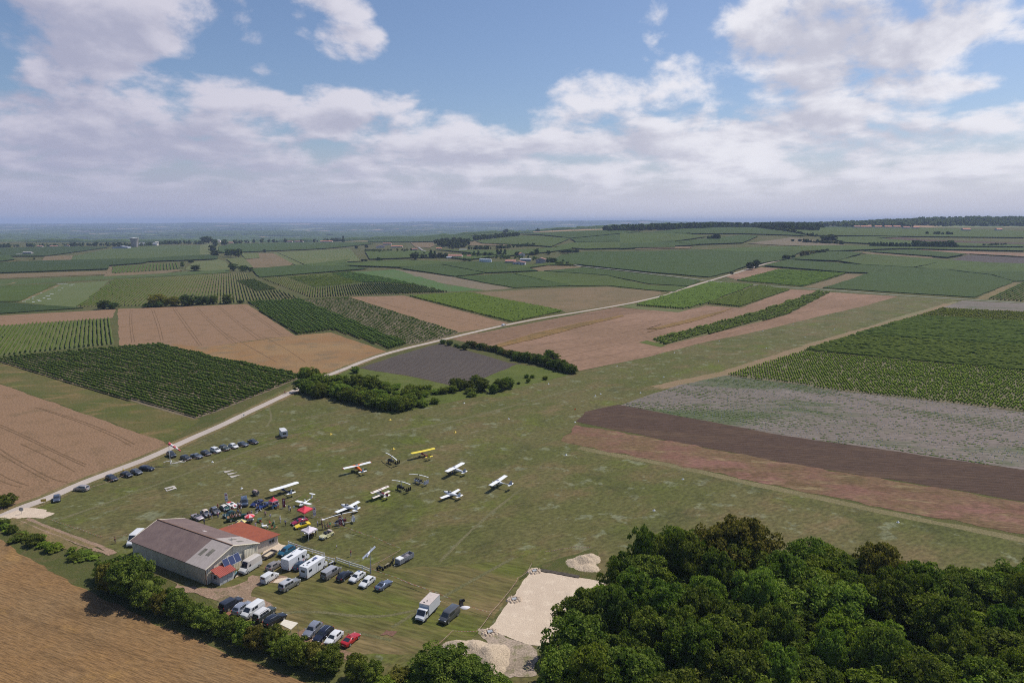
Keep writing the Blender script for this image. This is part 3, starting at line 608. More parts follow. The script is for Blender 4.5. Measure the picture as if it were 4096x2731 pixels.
# right-hand vineyards beyond the landing strip
DR = wdir('H 25,665 2352,885')
vine_rows('very dark vineyard strip right of the runway', 'H 560,496 1222,305 2352,366 2700,385 2700,655 2352,625', DR, 2.3, VINE_D, w=0.9, h=1.6, step=1.8, floor=VSOIL, seed=31, rag=.16)
vine_rows('bright mid-green vineyard strip right of the runway', 'H 28,664 556,502 2352,629 2700,655 2700,925 2352,885', DR, 2.2, VINE_M, w=0.85, h=1.5, step=1.4, floor=VSOIL, seed=32, rag=.28)
P23 = W('C 482,1026 H 12,682 2352,890 2700,925 2700,1345 2352,1300 C 1100,1112 960,1085')
sheet('vineyard_floor', P23, soil_mat('young_floor', [(0.125, 0.115, 0.06), (0.15, 0.125, 0.075), (0.10, 0.11, 0.045)], 0.02, 0.2, 1.5), 0.3, 8)
plants('young_vines', 'young yellow-green vines planted in a grid right of the runway', grid_in(P23, wdir('C 482,1026 1100,1112'), 2.5, 1.25, seed=33, keep=.93), 0.55, 1.8, VINE_L, 34)
P20 = W('H 1232,300 1500,217 2352,262 2700,280 2700,382 2352,362')
sheet('vineyard_floor', P20, soil_mat('young_floor2', [(0.115, 0.12, 0.05), (0.14, 0.13, 0.065), (0.10, 0.11, 0.04)], 0.02, 0.2, 1.5), 0.3, 8)
plants('young_vines', 'pale yellow-green vine plants at the far end of the runway', grid_in(P20, DR, 2.8, 1.6, seed=35, keep=.9), 0.85, 1.5, VINE_L, 36)
PS = W('O 1425,932 1560,886 1668,864 1760,868 2352,949 2480,968 2480,1100 2352,1077 1800,999 1500,944')
gs = grid_in(PS, wdir('O 1500,944 2352,1077'), 2.6, 1.2, seed=37, jit=.05)
TUBE = pmat('plant_guard', (0.42, 0.47, 0.56), 0.6)
def boxes_mesh(name, C, sx, sy, sz, mat):
    c = np.array([(x, y, z) for z in (0, 1) for y in (-.5, .5) for x in (-.5, .5)], float) * (sx, sy, sz)
    f = np.array([(0, 1, 3, 2), (4, 6, 7, 5), (0, 4, 5, 1), (2, 3, 7, 6), (0, 2, 6, 4), (1, 5, 7, 3)])
    C3 = np.stack([C[:, 0], C[:, 1], hgt(C[:, 0], C[:, 1]) + 0.05], 1)
    V = (c[None] + C3[:, None]).reshape(-1, 3); F = (f[None, :, ::-1] + 8 * np.arange(len(C))[:, None, None]).reshape(-1, 4)
    return fast_mesh(name, V, F, mat)
setp(boxes_mesh('plant_guards', gs[np.random.default_rng(1).uniform(size=len(gs)) < .45], .10, .10, .42, TUBE), 'rows of pale blue plant guards standing in the grey soil', 'plant guards', None, 'stuff')
def fnoise(x, y, s):   # cheap smooth noise for patchy growth
    return (np.sin(x / s + 1.7 * np.sin(y / s * .7)) + np.sin(y / s * 1.3 + 2.1 * np.sin(x / s * .6 + 1)) + .6 * np.sin((x + y) / s * 2.3 + 4)) / 2.6
gw = grid_in(PS, wdir('O 1500,944 2352,1077'), 2.6, 0.5, seed=38, jit=.3)
rw = np.random.default_rng(2); gd_ = np.array(wdir('O 1500,944 2352,1077')); gd_ /= np.linalg.norm(gd_); sa = gw @ gd_; sb = gw @ np.array([-gd_[1], gd_[0]])
pr = sstep(fnoise(sa * .35, sb, 6.5) + .35 * fnoise(sa * .8, sb * 2, 3.1), -0.05, 0.7) * .9 + .12
gs2 = gw[rw.uniform(size=len(gw)) < pr]; gs2 = gs2 + rw.normal(scale=.28, size=gs2.shape)
plants('weeds', 'bands of low green weeds growing along the rows of the grey soil field', gs2, 0.55, 0.13, leaf_mat('weed_leaves', (0.100, 0.160, 0.034), (0.140, 0.200, 0.052), scale=.3), 39, 'weeds')
PD = W('B 250,1045 500,958 770,883 1000,942 1235,1010 1160,1068 980,1148 865,1160 600,1100')
gd = grid_in(PD, wdir('B 250,1045 865,1160'), 2.4, 1.1, seed=40, jit=.05)
setp(boxes_mesh('plant_guards', gd[np.random.default_rng(4).uniform(size=len(gd)) < .8], .09, .09, .4, pmat('dull_guard', (0.26, 0.25, 0.24), .7)), 'rows of dull plant guards in the dark ploughed plot by the hedge', 'plant guards', None, 'stuff')

# far vineyards: dense blocks standing about a metre and a half above the ground
SLABS = [
 ('A -40,345 300,330 960,315 1400,289 1465,300 1462,318 1000,335 960,345 735,362 725,385 -40,412', FARV3), ('A -40,245 440,232 738,236 560,262 300,298 -40,300', FARV3), ('A -40,300 60,290 100,320 -40,338', FARV),
 ('A -40,497 378,482 128,600 -40,602', FARV2), ('A -40,606 100,612 560,645 -40,685', FARV3),
 ('A 1468,236 1560,214 2000,206 2352,204 B 280,206 322,214 0,246 A 1625,270 1470,276', FARV),
 ('D 540,76 1000,42 1300,20 1440,10 1700,12 1440,40 1760,72 1400,100 620,160 570,110', FARV), ('A 2060,355 2240,335 2352,320 B 120,345 60,355 A 2352,362 2100,372', FARV2),
 ('B 100,360 300,335 480,325 965,342 520,376', FARV2), ('B 505,381 735,352 1075,412 870,433', FARV), ('B 748,350 965,338 1250,342 1430,397 1085,410', FARV),
 ('B 1065,402 1200,375 1480,348 1640,345 1700,356 1500,362 1330,380 1250,390', FARV2),
 ('B 882,438 1252,415 1660,494 1270,508', FARV), ('B 1265,414 1460,401 1900,430 C 0,462 235,468 150,500 0,490 B 1900,493 1672,496', FARV2), ('B 1472,398 1745,377 C 0,396 316,432 240,465 0,452 B 1900,427', FARV),
 ('B 300,320 270,266 600,262 745,270 738,305', FARV2), ('B 748,255 1200,262 1640,235 1660,250 1500,272 1200,300 960,275', FARV2), ('B 740,300 900,290 1180,300 960,322', FARV2),
 ('B 1520,334 1590,292 1750,270 C 0,252 500,236 900,232 955,250 860,300 612,340 500,380 370,410 0,380 B 1745,362', FARV), 
 ('B 290,202 320,166 720,150 990,163 1000,196 700,200', FARV), ('B 1010,197 1310,160 1645,180 1520,235 1060,212', FARV2), ('B 1312,150 1670,128 2120,135 1650,178', FARV), ('B 1652,182 2130,138 2352,140 2352,200 1690,205', FARV),
 ('B 1540,236 1660,208 2352,205 2352,240 1750,252', FARV2), ('B 325,163 560,140 1100,134 1310,148 1000,158', FARV2),
 ('R 135,95 640,62 900,80 1080,113 700,100 380,100', FARV), ('R -30,97 380,103 480,118 290,145 -30,156', FARV2), ('R 275,150 700,108 785,115 690,155 400,165', FARV), ('R -30,160 270,152 420,168 50,186 -30,190', FARV),
 ('R 900,76 1260,62 1900,70 2352,86 2352,123 1650,116 1090,110', FARV2), ('R 1180,120 1640,118 1480,128 1700,144 1900,154 2352,165 2352,178 1700,172 1300,152', FARV2), ('R 450,197 640,186 1200,170 1600,180 2352,186 2352,203 1700,190 1580,190 1250,202 700,210', FARV2),
 ('R 965,252 1180,205 1290,207 1400,216 1250,262', FARV), ('R 1255,262 1420,222 1820,252 1900,262 1700,300 1400,285', FARV2), ('R 1410,205 1700,196 2010,222 1900,242 1815,235', FARV),
 ('R 815,290 960,256 1420,288 1700,302 1650,335 1300,328 1100,312', FARV), ('C 1085,476 1370,387 1500,350 1800,360 2150,400 2290,438 2040,536', FARV), ('R 1720,302 1910,258 2140,275 2352,280 2500,284 2500,345 2352,338 2000,322', FARV2),
 ('C 1800,357 2000,368 2600,385 2600,430 2290,436 2160,398', FARV), ('C 1240,380 1480,340 1370,385', FARV), ('R 2030,222 2352,240 2500,246 2500,236 2352,238', FARV)]
for i, (s, m) in enumerate(SLABS):
    o = sheet('far_vineyard', W(s), m, 1.2, 14, kind='stuff', thick=0.75)
    px = s.split()[1].split(',')
    cr = CROPS[s.split()[0]]; X_ = cr[0] + float(px[0]) / cr[2]
    setp(o, ('dense far vineyard block, one of the green plots ' + ('on the left ridge' if X_ < 900 else 'around the village' if X_ < 2300 else 'on the right-hand hills')), 'vineyard', 'far vineyard blocks ' + ('on the left ridge' if X_ < 900 else 'around the village' if X_ < 2300 else 'on the right-hand hills'))
# ------------------------------------------------------------------ trees and shrubs
def leaf_cloud(rng, centers, radii, nleaf, size, squash=0.8):
    """leaf-sized quads spread over the outside of many clumps"""
    C = np.repeat(centers, nleaf, 0); Rr = np.repeat(radii, nleaf)[:, None]; n = len(C)
    d = rng.normal(size=(n, 3)); d /= np.linalg.norm(d, axis=1)[:, None]; d[:, 2] = np.abs(d[:, 2]) * .9 - .15 * (rng.uniform(size=n) < .5)
    P_ = C + d * Rr * rng.uniform(0.72, 1.12, (n, 1)) * np.array([1, 1, squash])
    nn = d + rng.normal(scale=.55, size=(n, 3)); nn /= np.linalg.norm(nn, axis=1)[:, None]
    t = np.cross(nn, rng.normal(size=(n, 3))); t /= np.linalg.norm(t, axis=1)[:, None]; b = np.cross(nn, t)
    s = (size * rng.uniform(0.6, 1.3, (n, 1)))
    V = np.stack([P_ - t * s - b * s * .6, P_ + t * s * .3 - b * s * .8, P_ + t * s + b * s * .5, P_ - t * s * .4 + b * s * .8], 1).reshape(-1, 3)
    return V, np.arange(4 * n).reshape(-1, 4)
def crown_mesh(seed, H, Rad, z0, nclump, nleaf, size, shape=0.5, core=True):
    rng = np.random.default_rng(seed)
    k = nclump; u = rng.uniform(-1, 1, k * 3); th = rng.uniform(0, 6.283, k * 3); r = rng.uniform(0.35, 1, k * 3) ** 0.5
    zz = u; rr = np.sqrt(np.maximum(0, 1 - zz ** 2)) * r
    lump = 1 + .22 * np.sin(3 * th + seed) + .15 * np.sin(5 * th + 2 * seed + zz * 3)
    C = np.stack([rr * np.cos(th) * Rad * lump, rr * np.sin(th) * Rad * lump, z0 + (H - z0) * (0.5 + 0.5 * zz * r)], 1)[:k]
    cr = rng.uniform(*((0.20, 0.36) if k < 90 else (0.13, 0.29)), k) * Rad
    C[:, 2] = np.minimum(C[:, 2], H - cr * .7)
    V, F = leaf_cloud(rng, C, cr, nleaf, size)
    if core:
        a, b = 10, 6; th2, ph = np.meshgrid(np.linspace(0, 2 * np.pi, a, endpoint=False), np.linspace(-1.35, 1.35, b))
        rc = Rad * .68 * np.cos(ph) * (1 + rng.uniform(-.15, .15, ph.shape))
        cv = np.stack([rc * np.cos(th2), rc * np.sin(th2), z0 + (H - z0) * (0.47 + 0.38 * np.sin(ph))], 2).reshape(-1, 3)
        cf = []
        for j in range(b - 1):
            for i in range(a): cf.append((j * a + i, j * a + (i + 1) % a, (j + 1) * a + (i + 1) % a, (j + 1) * a + i))
        F = np.concatenate([F, np.array(cf) + len(V)]); V = np.concatenate([V, cv])
    return V, F
def trunk_mesh(seed, H, r0, z1, limbs=4, spread=1.6):
    rng = np.random.default_rng(seed + 99); V = []; F = []
    def tube(a, b, ra, rb, n=6):
        a = np.array(a, float); b = np.array(b, float); d = (b - a) / np.linalg.norm(b - a); u = np.cross(d, (0.3, .2, 1)) if abs(d[2]) < .9 else np.cross(d, (1, 0, 0)); u /= np.linalg.norm(u); w = np.cross(d, u); k = len(V)
        for c, r in ((a, ra), (b, rb)):
            for i in range(n): V.append(c + (u * math.cos(i * 6.283 / n) + w * math.sin(i * 6.283 / n)) * r)
        for i in range(n): F.append((k + i, k + (i + 1) % n, k + n + (i + 1) % n, k + n + i))
    top = (rng.uniform(-.3, .3), rng.uniform(-.3, .3), z1); tube((0, 0, -.2), top, r0, r0 * .7)
    top2 = (top[0] * 1.5, top[1] * 1.5, z1 + (H - z1) * .5); tube(top, top2, r0 * .7, r0 * .3)
    for i in range(limbs):
        a = i * 6.283 / limbs + rng.uniform(-.4, .4); f = rng.uniform(0.0, .5)
        s = tuple(top[j] + (top2[j] - top[j]) * f for j in range(3)); tube(s, (s[0] + math.cos(a) * spread, s[1] + math.sin(a) * spread, s[2] + (H - z1) * .35), r0 * .4, r0 * .15)
    return np.array(V), np.array(F)
BARK = pmat('bark', (0.10, 0.08, 0.06), 0.9, var=.4)
LM = {'oak': leaf_mat('oak_leaves', (0.066, 0.103, 0.015), (0.150, 0.185, 0.031), trans=.28), 'brown': leaf_mat('bronze_leaves', (0.116, 0.103, 0.021), (0.168, 0.143, 0.031), trans=.25),
      'fresh': leaf_mat('fresh_leaves', (0.116, 0.163, 0.019), (0.200, 0.244, 0.034), trans=.3), 'hedge': leaf_mat('hedge_leaves', (0.068, 0.099, 0.017), (0.142, 0.171, 0.029), trans=.25),
      'olive': leaf_mat('olive_leaves', (0.163, 0.163, 0.021), (0.239, 0.217, 0.031), trans=.25), 'dark': leaf_mat('dark_leaves', (0.053, 0.078, 0.019), (0.091, 0.124, 0.026), trans=.2),
      'scrub': leaf_mat('scrub_leaves', (0.108, 0.149, 0.024), (0.179, 0.217, 0.034), trans=.25)}
PROTO = {}
def proto(kind, leaf, var):
    """unit plants: near ones are dense, far ones coarse; heights and radii are set by the object's scale"""
    key = (kind, leaf, var)
    if key in PROTO: return PROTO[key]
    sd = hash((kind, var)) % 1 + var * 17 + {'tree': 1, 'bush': 2, 'mid': 3, 'midbush': 4, 'far': 5, 'cypress': 6}[kind] * 101
    if kind == 'tree': c = crown_mesh(sd, 1, .42, .15, 190, 84, .0172); t = trunk_mesh(sd, 1, .022, .35, 5, .18)
    elif kind == 'bush': c = crown_mesh(sd, 1, .55, .0, 120, 66, .028); t = trunk_mesh(sd, 1, .03, .25, 3, .2)
    elif kind == 'mid': c = crown_mesh(sd, 1, .45, .08, 40, 36, .060); t = trunk_mesh(sd, 1, .03, .3, 3, .18)
    elif kind == 'midbush': c = crown_mesh(sd, 1, .55, .0, 34, 34, .072); t = trunk_mesh(sd, 1, .03, .2, 3, .2)
    elif kind == 'far': c = crown_mesh(sd, 1, .5, .03, 18, 16, .12); t = trunk_mesh(sd, 1, .035, .2, 2, .2)
    else:
        rng = np.random.default_rng(sd); z = rng.uniform(.08, .95, 40); a = rng.uniform(0, 6.28, 40); rr = .17 * (1 - z) + .02
        c = leaf_cloud(rng, np.stack([rr * np.cos(a), rr * np.sin(a), z], 1), rng.uniform(.07, .12, 40), 20, .05); t = trunk_mesh(sd, 1, .03, .2, 1, .05)
    def mk(nm, vf, m):
        o = fast_mesh(nm, vf[0], vf[1], m); me = o.data; bpy.data.objects.remove(o); return me
    PROTO[key] = (mk('crown', c, LM[leaf]), mk('trunk', t, BARK)); return PROTO[key]
def tree(name, x, y, H, Rd, kind, leaf, label, cat='tree', group=None, z=None):
    unit = {'tree': .42, 'bush': .55, 'mid': .45, 'midbush': .55, 'far': .5, 'cypress': .22}[kind]
    cm, tm = proto(kind, leaf, random.randrange(5 if kind in ('tree', 'bush') else 4))
    z = GZ(x, y) if z is None else z
    e = empty(name, (x, y, z), random.uniform(0, 6.28), label, cat, group)
    s = Rd / unit
    e.scale = (s * random.uniform(.93, 1.07), s * random.uniform(.93, 1.07), H)
    for nm, me in (('crown', cm), ('trunk', tm)):
        o = bpy.data.objects.new(nm, me); COL.objects.link(o); o.parent = e
    return e
def tree_px(crop, x, yb, hpx, wpx, leaf, label, name='tree', kind='mid', cat='tree', group=None):
    """a tree whose foot, height and width are read off the photograph"""
    c = CROPS[crop]; gx, gy = ground_at(c[0] + x / c[2], c[1] + yb / c[2]); z = GZ(gx, gy)
    Zc = gy * math.cos(PITCH) + (CAM_H - z) * math.sin(PITCH); m = Zc / FPX / c[2]
    return tree(name, gx, gy + wpx * m * .35, max(1.0, hpx * m * 1.0), wpx * m * .5, kind, leaf, label, cat, group)
def line_of(spec, step, jit=0.0):
    c = densify(W(spec), step); return [(p[0] + random.uniform(-jit, jit), p[1] + random.uniform(-jit, jit)) for p in c]

def inside(p, poly):
    c = False; n = len(poly)
    for i in range(n):
        a, b = poly[i], poly[(i + 1) % n]
        if (a[1] > p[1]) != (b[1] > p[1]) and p[0] < (b[0] - a[0]) * (p[1] - a[1]) / (b[1] - a[1]) + a[0]: c = not c
    return c
def scatter_poly(poly, dmin, tries=6000, seed=4):
    rg = random.Random(seed); xs = [p[0] for p in poly]; ys = [p[1] for p in poly]; out = []
    for _ in range(tries):
        p = (rg.uniform(min(xs), max(xs)), rg.uniform(min(ys), max(ys)))
        if inside(p, poly) and all((p[0] - q[0]) ** 2 + (p[1] - q[1]) ** 2 > dmin ** 2 for q in out): out.append(p)
    return out

def build_wood():
    poly = W('O 1275,1520 1322,1420 1380,1335 1440,1265 1500,1235 1620,1240 1720,1225 1850,1262 1950,1310 2040,1290 2110,1345 2230,1368 2352,1350 2520,1400 2520,1680 1285,1680', 11.0)
    pts = scatter_poly(poly, 5.2)
    for i, p in enumerate(pts):
        H = random.uniform(9.0, 15.5); leaf = random.choices(['oak', 'hedge', 'fresh', 'scrub'], [5, 2, 2, 4])[0]
        tree('oak_tree', p[0], p[1], H, random.uniform(3.0, 5.4), 'tree', leaf, 'leafy green tree in the dense wood at the lower right', 'tree', 'trees of the wood beside the chalk pad')
    for i, q in enumerate([(1868, 1262), (1905, 1285), (1940, 1300), (1985, 1300), (2075, 1310), (2160, 1335), (2200, 1335), (2245, 1330), (2290, 1325), (2335, 1318), (2380, 1310), (1352, 1375), (1325, 1440)]):
        g = W1('O %f,%f' % q, 10.0); tree('oak_tree', g[0], g[1] - 1.5, 12.5, 4.8, 'tree', ['oak', 'scrub', 'hedge'][i % 3], 'leafy green tree in the dense wood at the lower right', 'tree', 'trees of the wood beside the chalk pad')
    # the ones that stand out of the canopy
    for (x, y, H, Rd, leaf, lab) in [(1478, 1245, 15.5, 2.6, 'oak', 'slim pointed tree at the front left corner of the wood'), (1560, 1250, 16.0, 3.0, 'oak', 'tall narrow dark tree on the far edge of the wood'),
                                  (1712, 1225, 16.5, 6.2, 'brown', 'broad round bronze-tinted oak rising above the far edge of the wood'), (1640, 1240, 15, 4.2, 'brown', 'bronze-green tree beside the broad bronze oak'), (2030, 1290, 15.5, 4.6, 'brown', 'dark bronze tree standing proud on the right of the wood'),
                                  (2120, 1330, 14.0, 4.4, 'oak', 'green tree just right of the dark bronze tree')]:
        g = W1('O %f,%f' % (x, y), H * .8); tree('oak_tree', g[0], g[1], H, Rd, 'tree', leaf, lab)
build_wood()

def build_hedges():
    # hedge of small trees along the near wheat field
    spec = 'O 232,1335 300,1375 372,1408 470,1448 560,1482 660,1518 760,1548 860,1572 960,1586 1060,1600 1150,1612'
    for i, p in enumerate(line_of(spec, 2.9, .7)):
        tree('hedge_tree', p[0], p[1] + random.uniform(-.5, 1.5), random.uniform(3.0, 4.6) + (.9 if 6 < i < 22 else 0), random.uniform(1.8, 2.7), 'bush', random.choice(['hedge', 'scrub', 'oak', 'scrub', 'brown']), 'dark green shrubby tree in the hedge along the near wheat field', 'hedge tree', 'hedge trees along the near wheat field')
    for i, p in enumerate(line_of('O 880,1605 960,1612 1080,1640 1200,1640', 3.2, .7)):
        tree('hedge_tree', p[0], p[1], random.uniform(3.2, 4.6), random.uniform(2.2, 2.9), 'bush', 'fresh', 'fresh green shrub at the bottom edge below the gravel heap', 'shrub', 'shrubs below the gravel heap')
    g = W1('O 282,1378'); tree('hedge_tree', g[0] + 1, g[1] + 1, 8.6, 4.0, 'tree', 'hedge', 'tallest tree of the hedge, by the back corner of the hangar')
    g = W1('O 330,1390'); tree('hedge_tree', g[0], g[1] + 1, 6.0, 3.2, 'bush', 'hedge', 'broad hedge tree beside the long wall of the hangar')
    g = W1('O 250,1360'); tree('hedge_tree', g[0], g[1] + 1, 6.0, 2.8, 'bush', 'brown', 'brownish shrub at the end of the twin-rut track')
    g = W1('O 1010,1600'); tree('hedge_tree', g[0], g[1] + 1.5, 7.5, 4.2, 'tree', 'oak', 'rounded oak in front of the gravel heap')
    g = W1('O 1085,1610'); tree('hedge_tree', g[0], g[1] + 1, 6.5, 3.2, 'tree', 'oak', 'small oak overlapping the foot of the gravel heap')
    for (x, y, h_, w_, leaf, lab) in [(30, 975, 60, 80, 'hedge', 'shrub at the left edge on the verge by the track'), (85, 1040, 70, 80, 'hedge', 'low dark bush on the verge under the track'), (150, 1080, 40, 60, 'brown', 'small brownish bush between two verge bushes'),
                                  (265, 1150, 90, 130, 'hedge', 'large low bush on the verge between track and wheat'), (405, 1200, 75, 90, 'fresh', 'round bright green bush on the verge'), (620, 1275, 60, 100, 'scrub', 'flat bush on the verge near the end of the ruts'), (20, 820, 110, 130, 'hedge', 'big shrub at the left edge by the road junction'), (700, 1250, 50, 110, 'scrub', 'pale scrubby bush beside the twin-rut track')]:
        tree_px('Z', x, y, h_, w_, leaf, lab, 'bush', 'bush', 'bush')
    for i, p in enumerate(line_of('Z -60,960 60,1010 200,1075 340,1135 480,1190 620,1240 760,1270', 2.1, 1.6)):
        tree('verge_bush', p[0], p[1], random.uniform(.7, 1.6), random.uniform(.9, 1.9), 'midbush', random.choice(['scrub', 'hedge', 'fresh']), 'knee-high bush in the weedy verge between the ruts and the near wheat', 'bush', 'low bushes of the weedy verge')
    # scrub wood beyond the landing strip
    for i, p in enumerate(line_of('A 2040,1210 2150,1250 B 60,1230 140,1265 260,1300 380,1325 520,1335 600,1290', 2.7, 1.2)):
        tree('scrub_tree', p[0], p[1] + 2, random.uniform(4.5, 7.0), random.uniform(2.6, 4.0), 'bush', random.choice(['scrub', 'scrub', 'hedge']), 'rounded shrub in the scrub strip between the turf and the bright meadow', 'shrub', 'scrub along the airfield edge')
    for i, p in enumerate(line_of('A 2060,1150 2200,1180 B 20,1180 150,1190 300,1200', 4.5, 1.5)):
        tree('scrub_tree', p[0], p[1] + 1, random.uniform(5, 8.0), random.uniform(3.0, 4.4), 'bush', 'scrub', 'tall shrub at the left end of the scrub strip', 'shrub', 'tall scrub by the chalk road')
    for i, p in enumerate(scatter_poly(W('A 2060,1160 2200,1150 B 60,1150 300,1165 480,1180 640,1210 780,1215 640,1275 480,1300 260,1270 80,1200'), 4.2, 900)):
        tree('scrub_tree', p[0], p[1], random.uniform(1.4, 3.2), random.uniform(1.5, 2.6), 'bush', random.choice(['scrub', 'fresh']), 'mid-height green shrub inside the scrub thicket', 'shrub', 'inner shrubs of the thicket')
    for i, p in enumerate(line_of('B 320,1185 470,1190 560,1200 720,1210 860,1215 960,1215', 4.0, 2.2)):
        tree('scrub_tree', p[0], p[1], random.uniform(2.0, 3.6), random.uniform(1.8, 2.8), 'bush', 'scrub', 'low light green shrub in the bright meadow', 'shrub', 'low shrubs in the bright meadow')
    for i, p in enumerate(line_of('B 870,1200 980,1195 1060,1205 1140,1215 1215,1190', 3.4, 1.0)):
        tree('scrub_tree', p[0], p[1] + 2, random.uniform(4, 6.5), random.uniform(2.4, 3.4), 'bush', 'hedge', 'shrub in the clump below the dark ploughed plot', 'shrub', 'clump below the ploughed plot')
    for (x, y, h_, w_, lab) in [(200, 1082, 45, 60, 'small bush on the verge left of the ploughed plot'), (1010, 1150, 55, 70, 'bush on the upper edge of the shrub clump'), (1355, 1115, 28, 34, 'lone small bush in the bright meadow'), (1365, 1145, 30, 30, 'lowest of the small bushes in the bright meadow'), (1480, 1125, 24, 40, 'small wide bush near the end of the bright meadow'),
                                  (1300, 1155, 16, 24, 'tiny bush in the bright meadow'), (1395, 1112, 22, 34, 'small grey-green bush in the bright meadow'), (650, 1310, 45, 90, 'low bush at the near edge of the bright meadow'), (735, 1290, 40, 70, 'low round bush beside the airfield edge'), (985, 1240, 32, 60, 'bush below the shrub clump on the turf edge')]:
        tree_px('B', x, y, h_, w_, 'scrub', lab, 'bush', 'bush', 'bush')
    for i, p in enumerate(line_of('B 960,905 1040,920 1150,940 1260,975 1350,1005', 3.2, .5)):
        tree('hedge_shrub', p[0], p[1] + 1, random.uniform(3.0, 4.2), random.uniform(1.8, 2.4), 'bush', random.choice(['hedge', 'hedge', 'brown']), 'shrub in the thin part of the hedge above the ploughed plot', 'shrub', 'thin hedge above the ploughed plot')
    for i, p in enumerate(line_of('B 1290,995 1400,1010 1500,1040 1600,1065 1660,1085', 3.0, .8)):
        tree('hedge_shrub', p[0], p[1] + 1.5, random.uniform(4.2, 6.0), random.uniform(2.4, 3.2), 'bush', 'hedge', 'dense dark shrub in the thick end of the hedge by the pink wheat', 'shrub', 'thick hedge by the pink wheat')
    for (x, y, h_, w_, lab) in [(790, 885, 30, 45, 'dark bush at the road end of the hedge'), (835, 895, 34, 45, 'second round bush from the road in the hedge'), (880, 905, 22, 30, 'small bush next to the two round bushes'), (938, 925, 40, 50, 'tall round bush standing alone in the hedge'), (905, 912, 18, 40, 'low bush in a gap of the hedge')]:
        tree_px('B', x, y, h_, w_, 'dark', lab, 'bush', 'bush', 'bush')
    tree_px('B', 1510, 985, 60, 70, 'hedge', 'bush beside the little stone shed in the pink wheat', 'bush', 'bush', 'bush'); tree_px('B', 1550, 985, 36, 60, 'fresh', 'lighter bush right of the little stone shed', 'bush', 'bush', 'bush')
    # round trees on the track behind the wheat
    for (x, y, h_, w_, leaf, lab) in [(680, 652, 58, 75, 'dark', 'wide dark bush at the end of the grass track'), (745, 650, 44, 70, 'dark', 'low dark bush, right half of the pair by the grass track'), (1030, 635, 82, 110, 'olive', 'big yellow-green round tree behind the wheat'), (1105, 632, 52, 40, 'olive', 'small yellow-green tree between two round trees'), (1150, 632, 66, 80, 'olive', 'yellow-green tree next to the dark round trees'),
                                  (985, 640, 30, 60, 'dark', 'low dark bush at the left foot of the yellow-green tree'), (1060, 638, 40, 50, 'dark', 'dark shrub under the yellow-green tree'), (1245, 630, 74, 100, 'dark', 'largest dark round tree in the row behind the wheat'), (1325, 622, 60, 70, 'dark', 'dark round tree in the middle of the row behind the wheat'), (1385, 620, 56, 60, 'dark', 'dark tree near the right end of the row'), (1428, 617, 60, 56, 'hedge', 'green tree closing the row behind the wheat'),
                                  (1518, 615, 62, 74, 'hedge', 'lone round tree right of the row, at the wheat corner'), (1612, 612, 24, 36, 'dark', 'very small bush at the corner of the dark vineyard')]:
        tree_px('A', x, y, h_, w_, leaf, lab, 'round_tree', 'bush')
build_hedges()

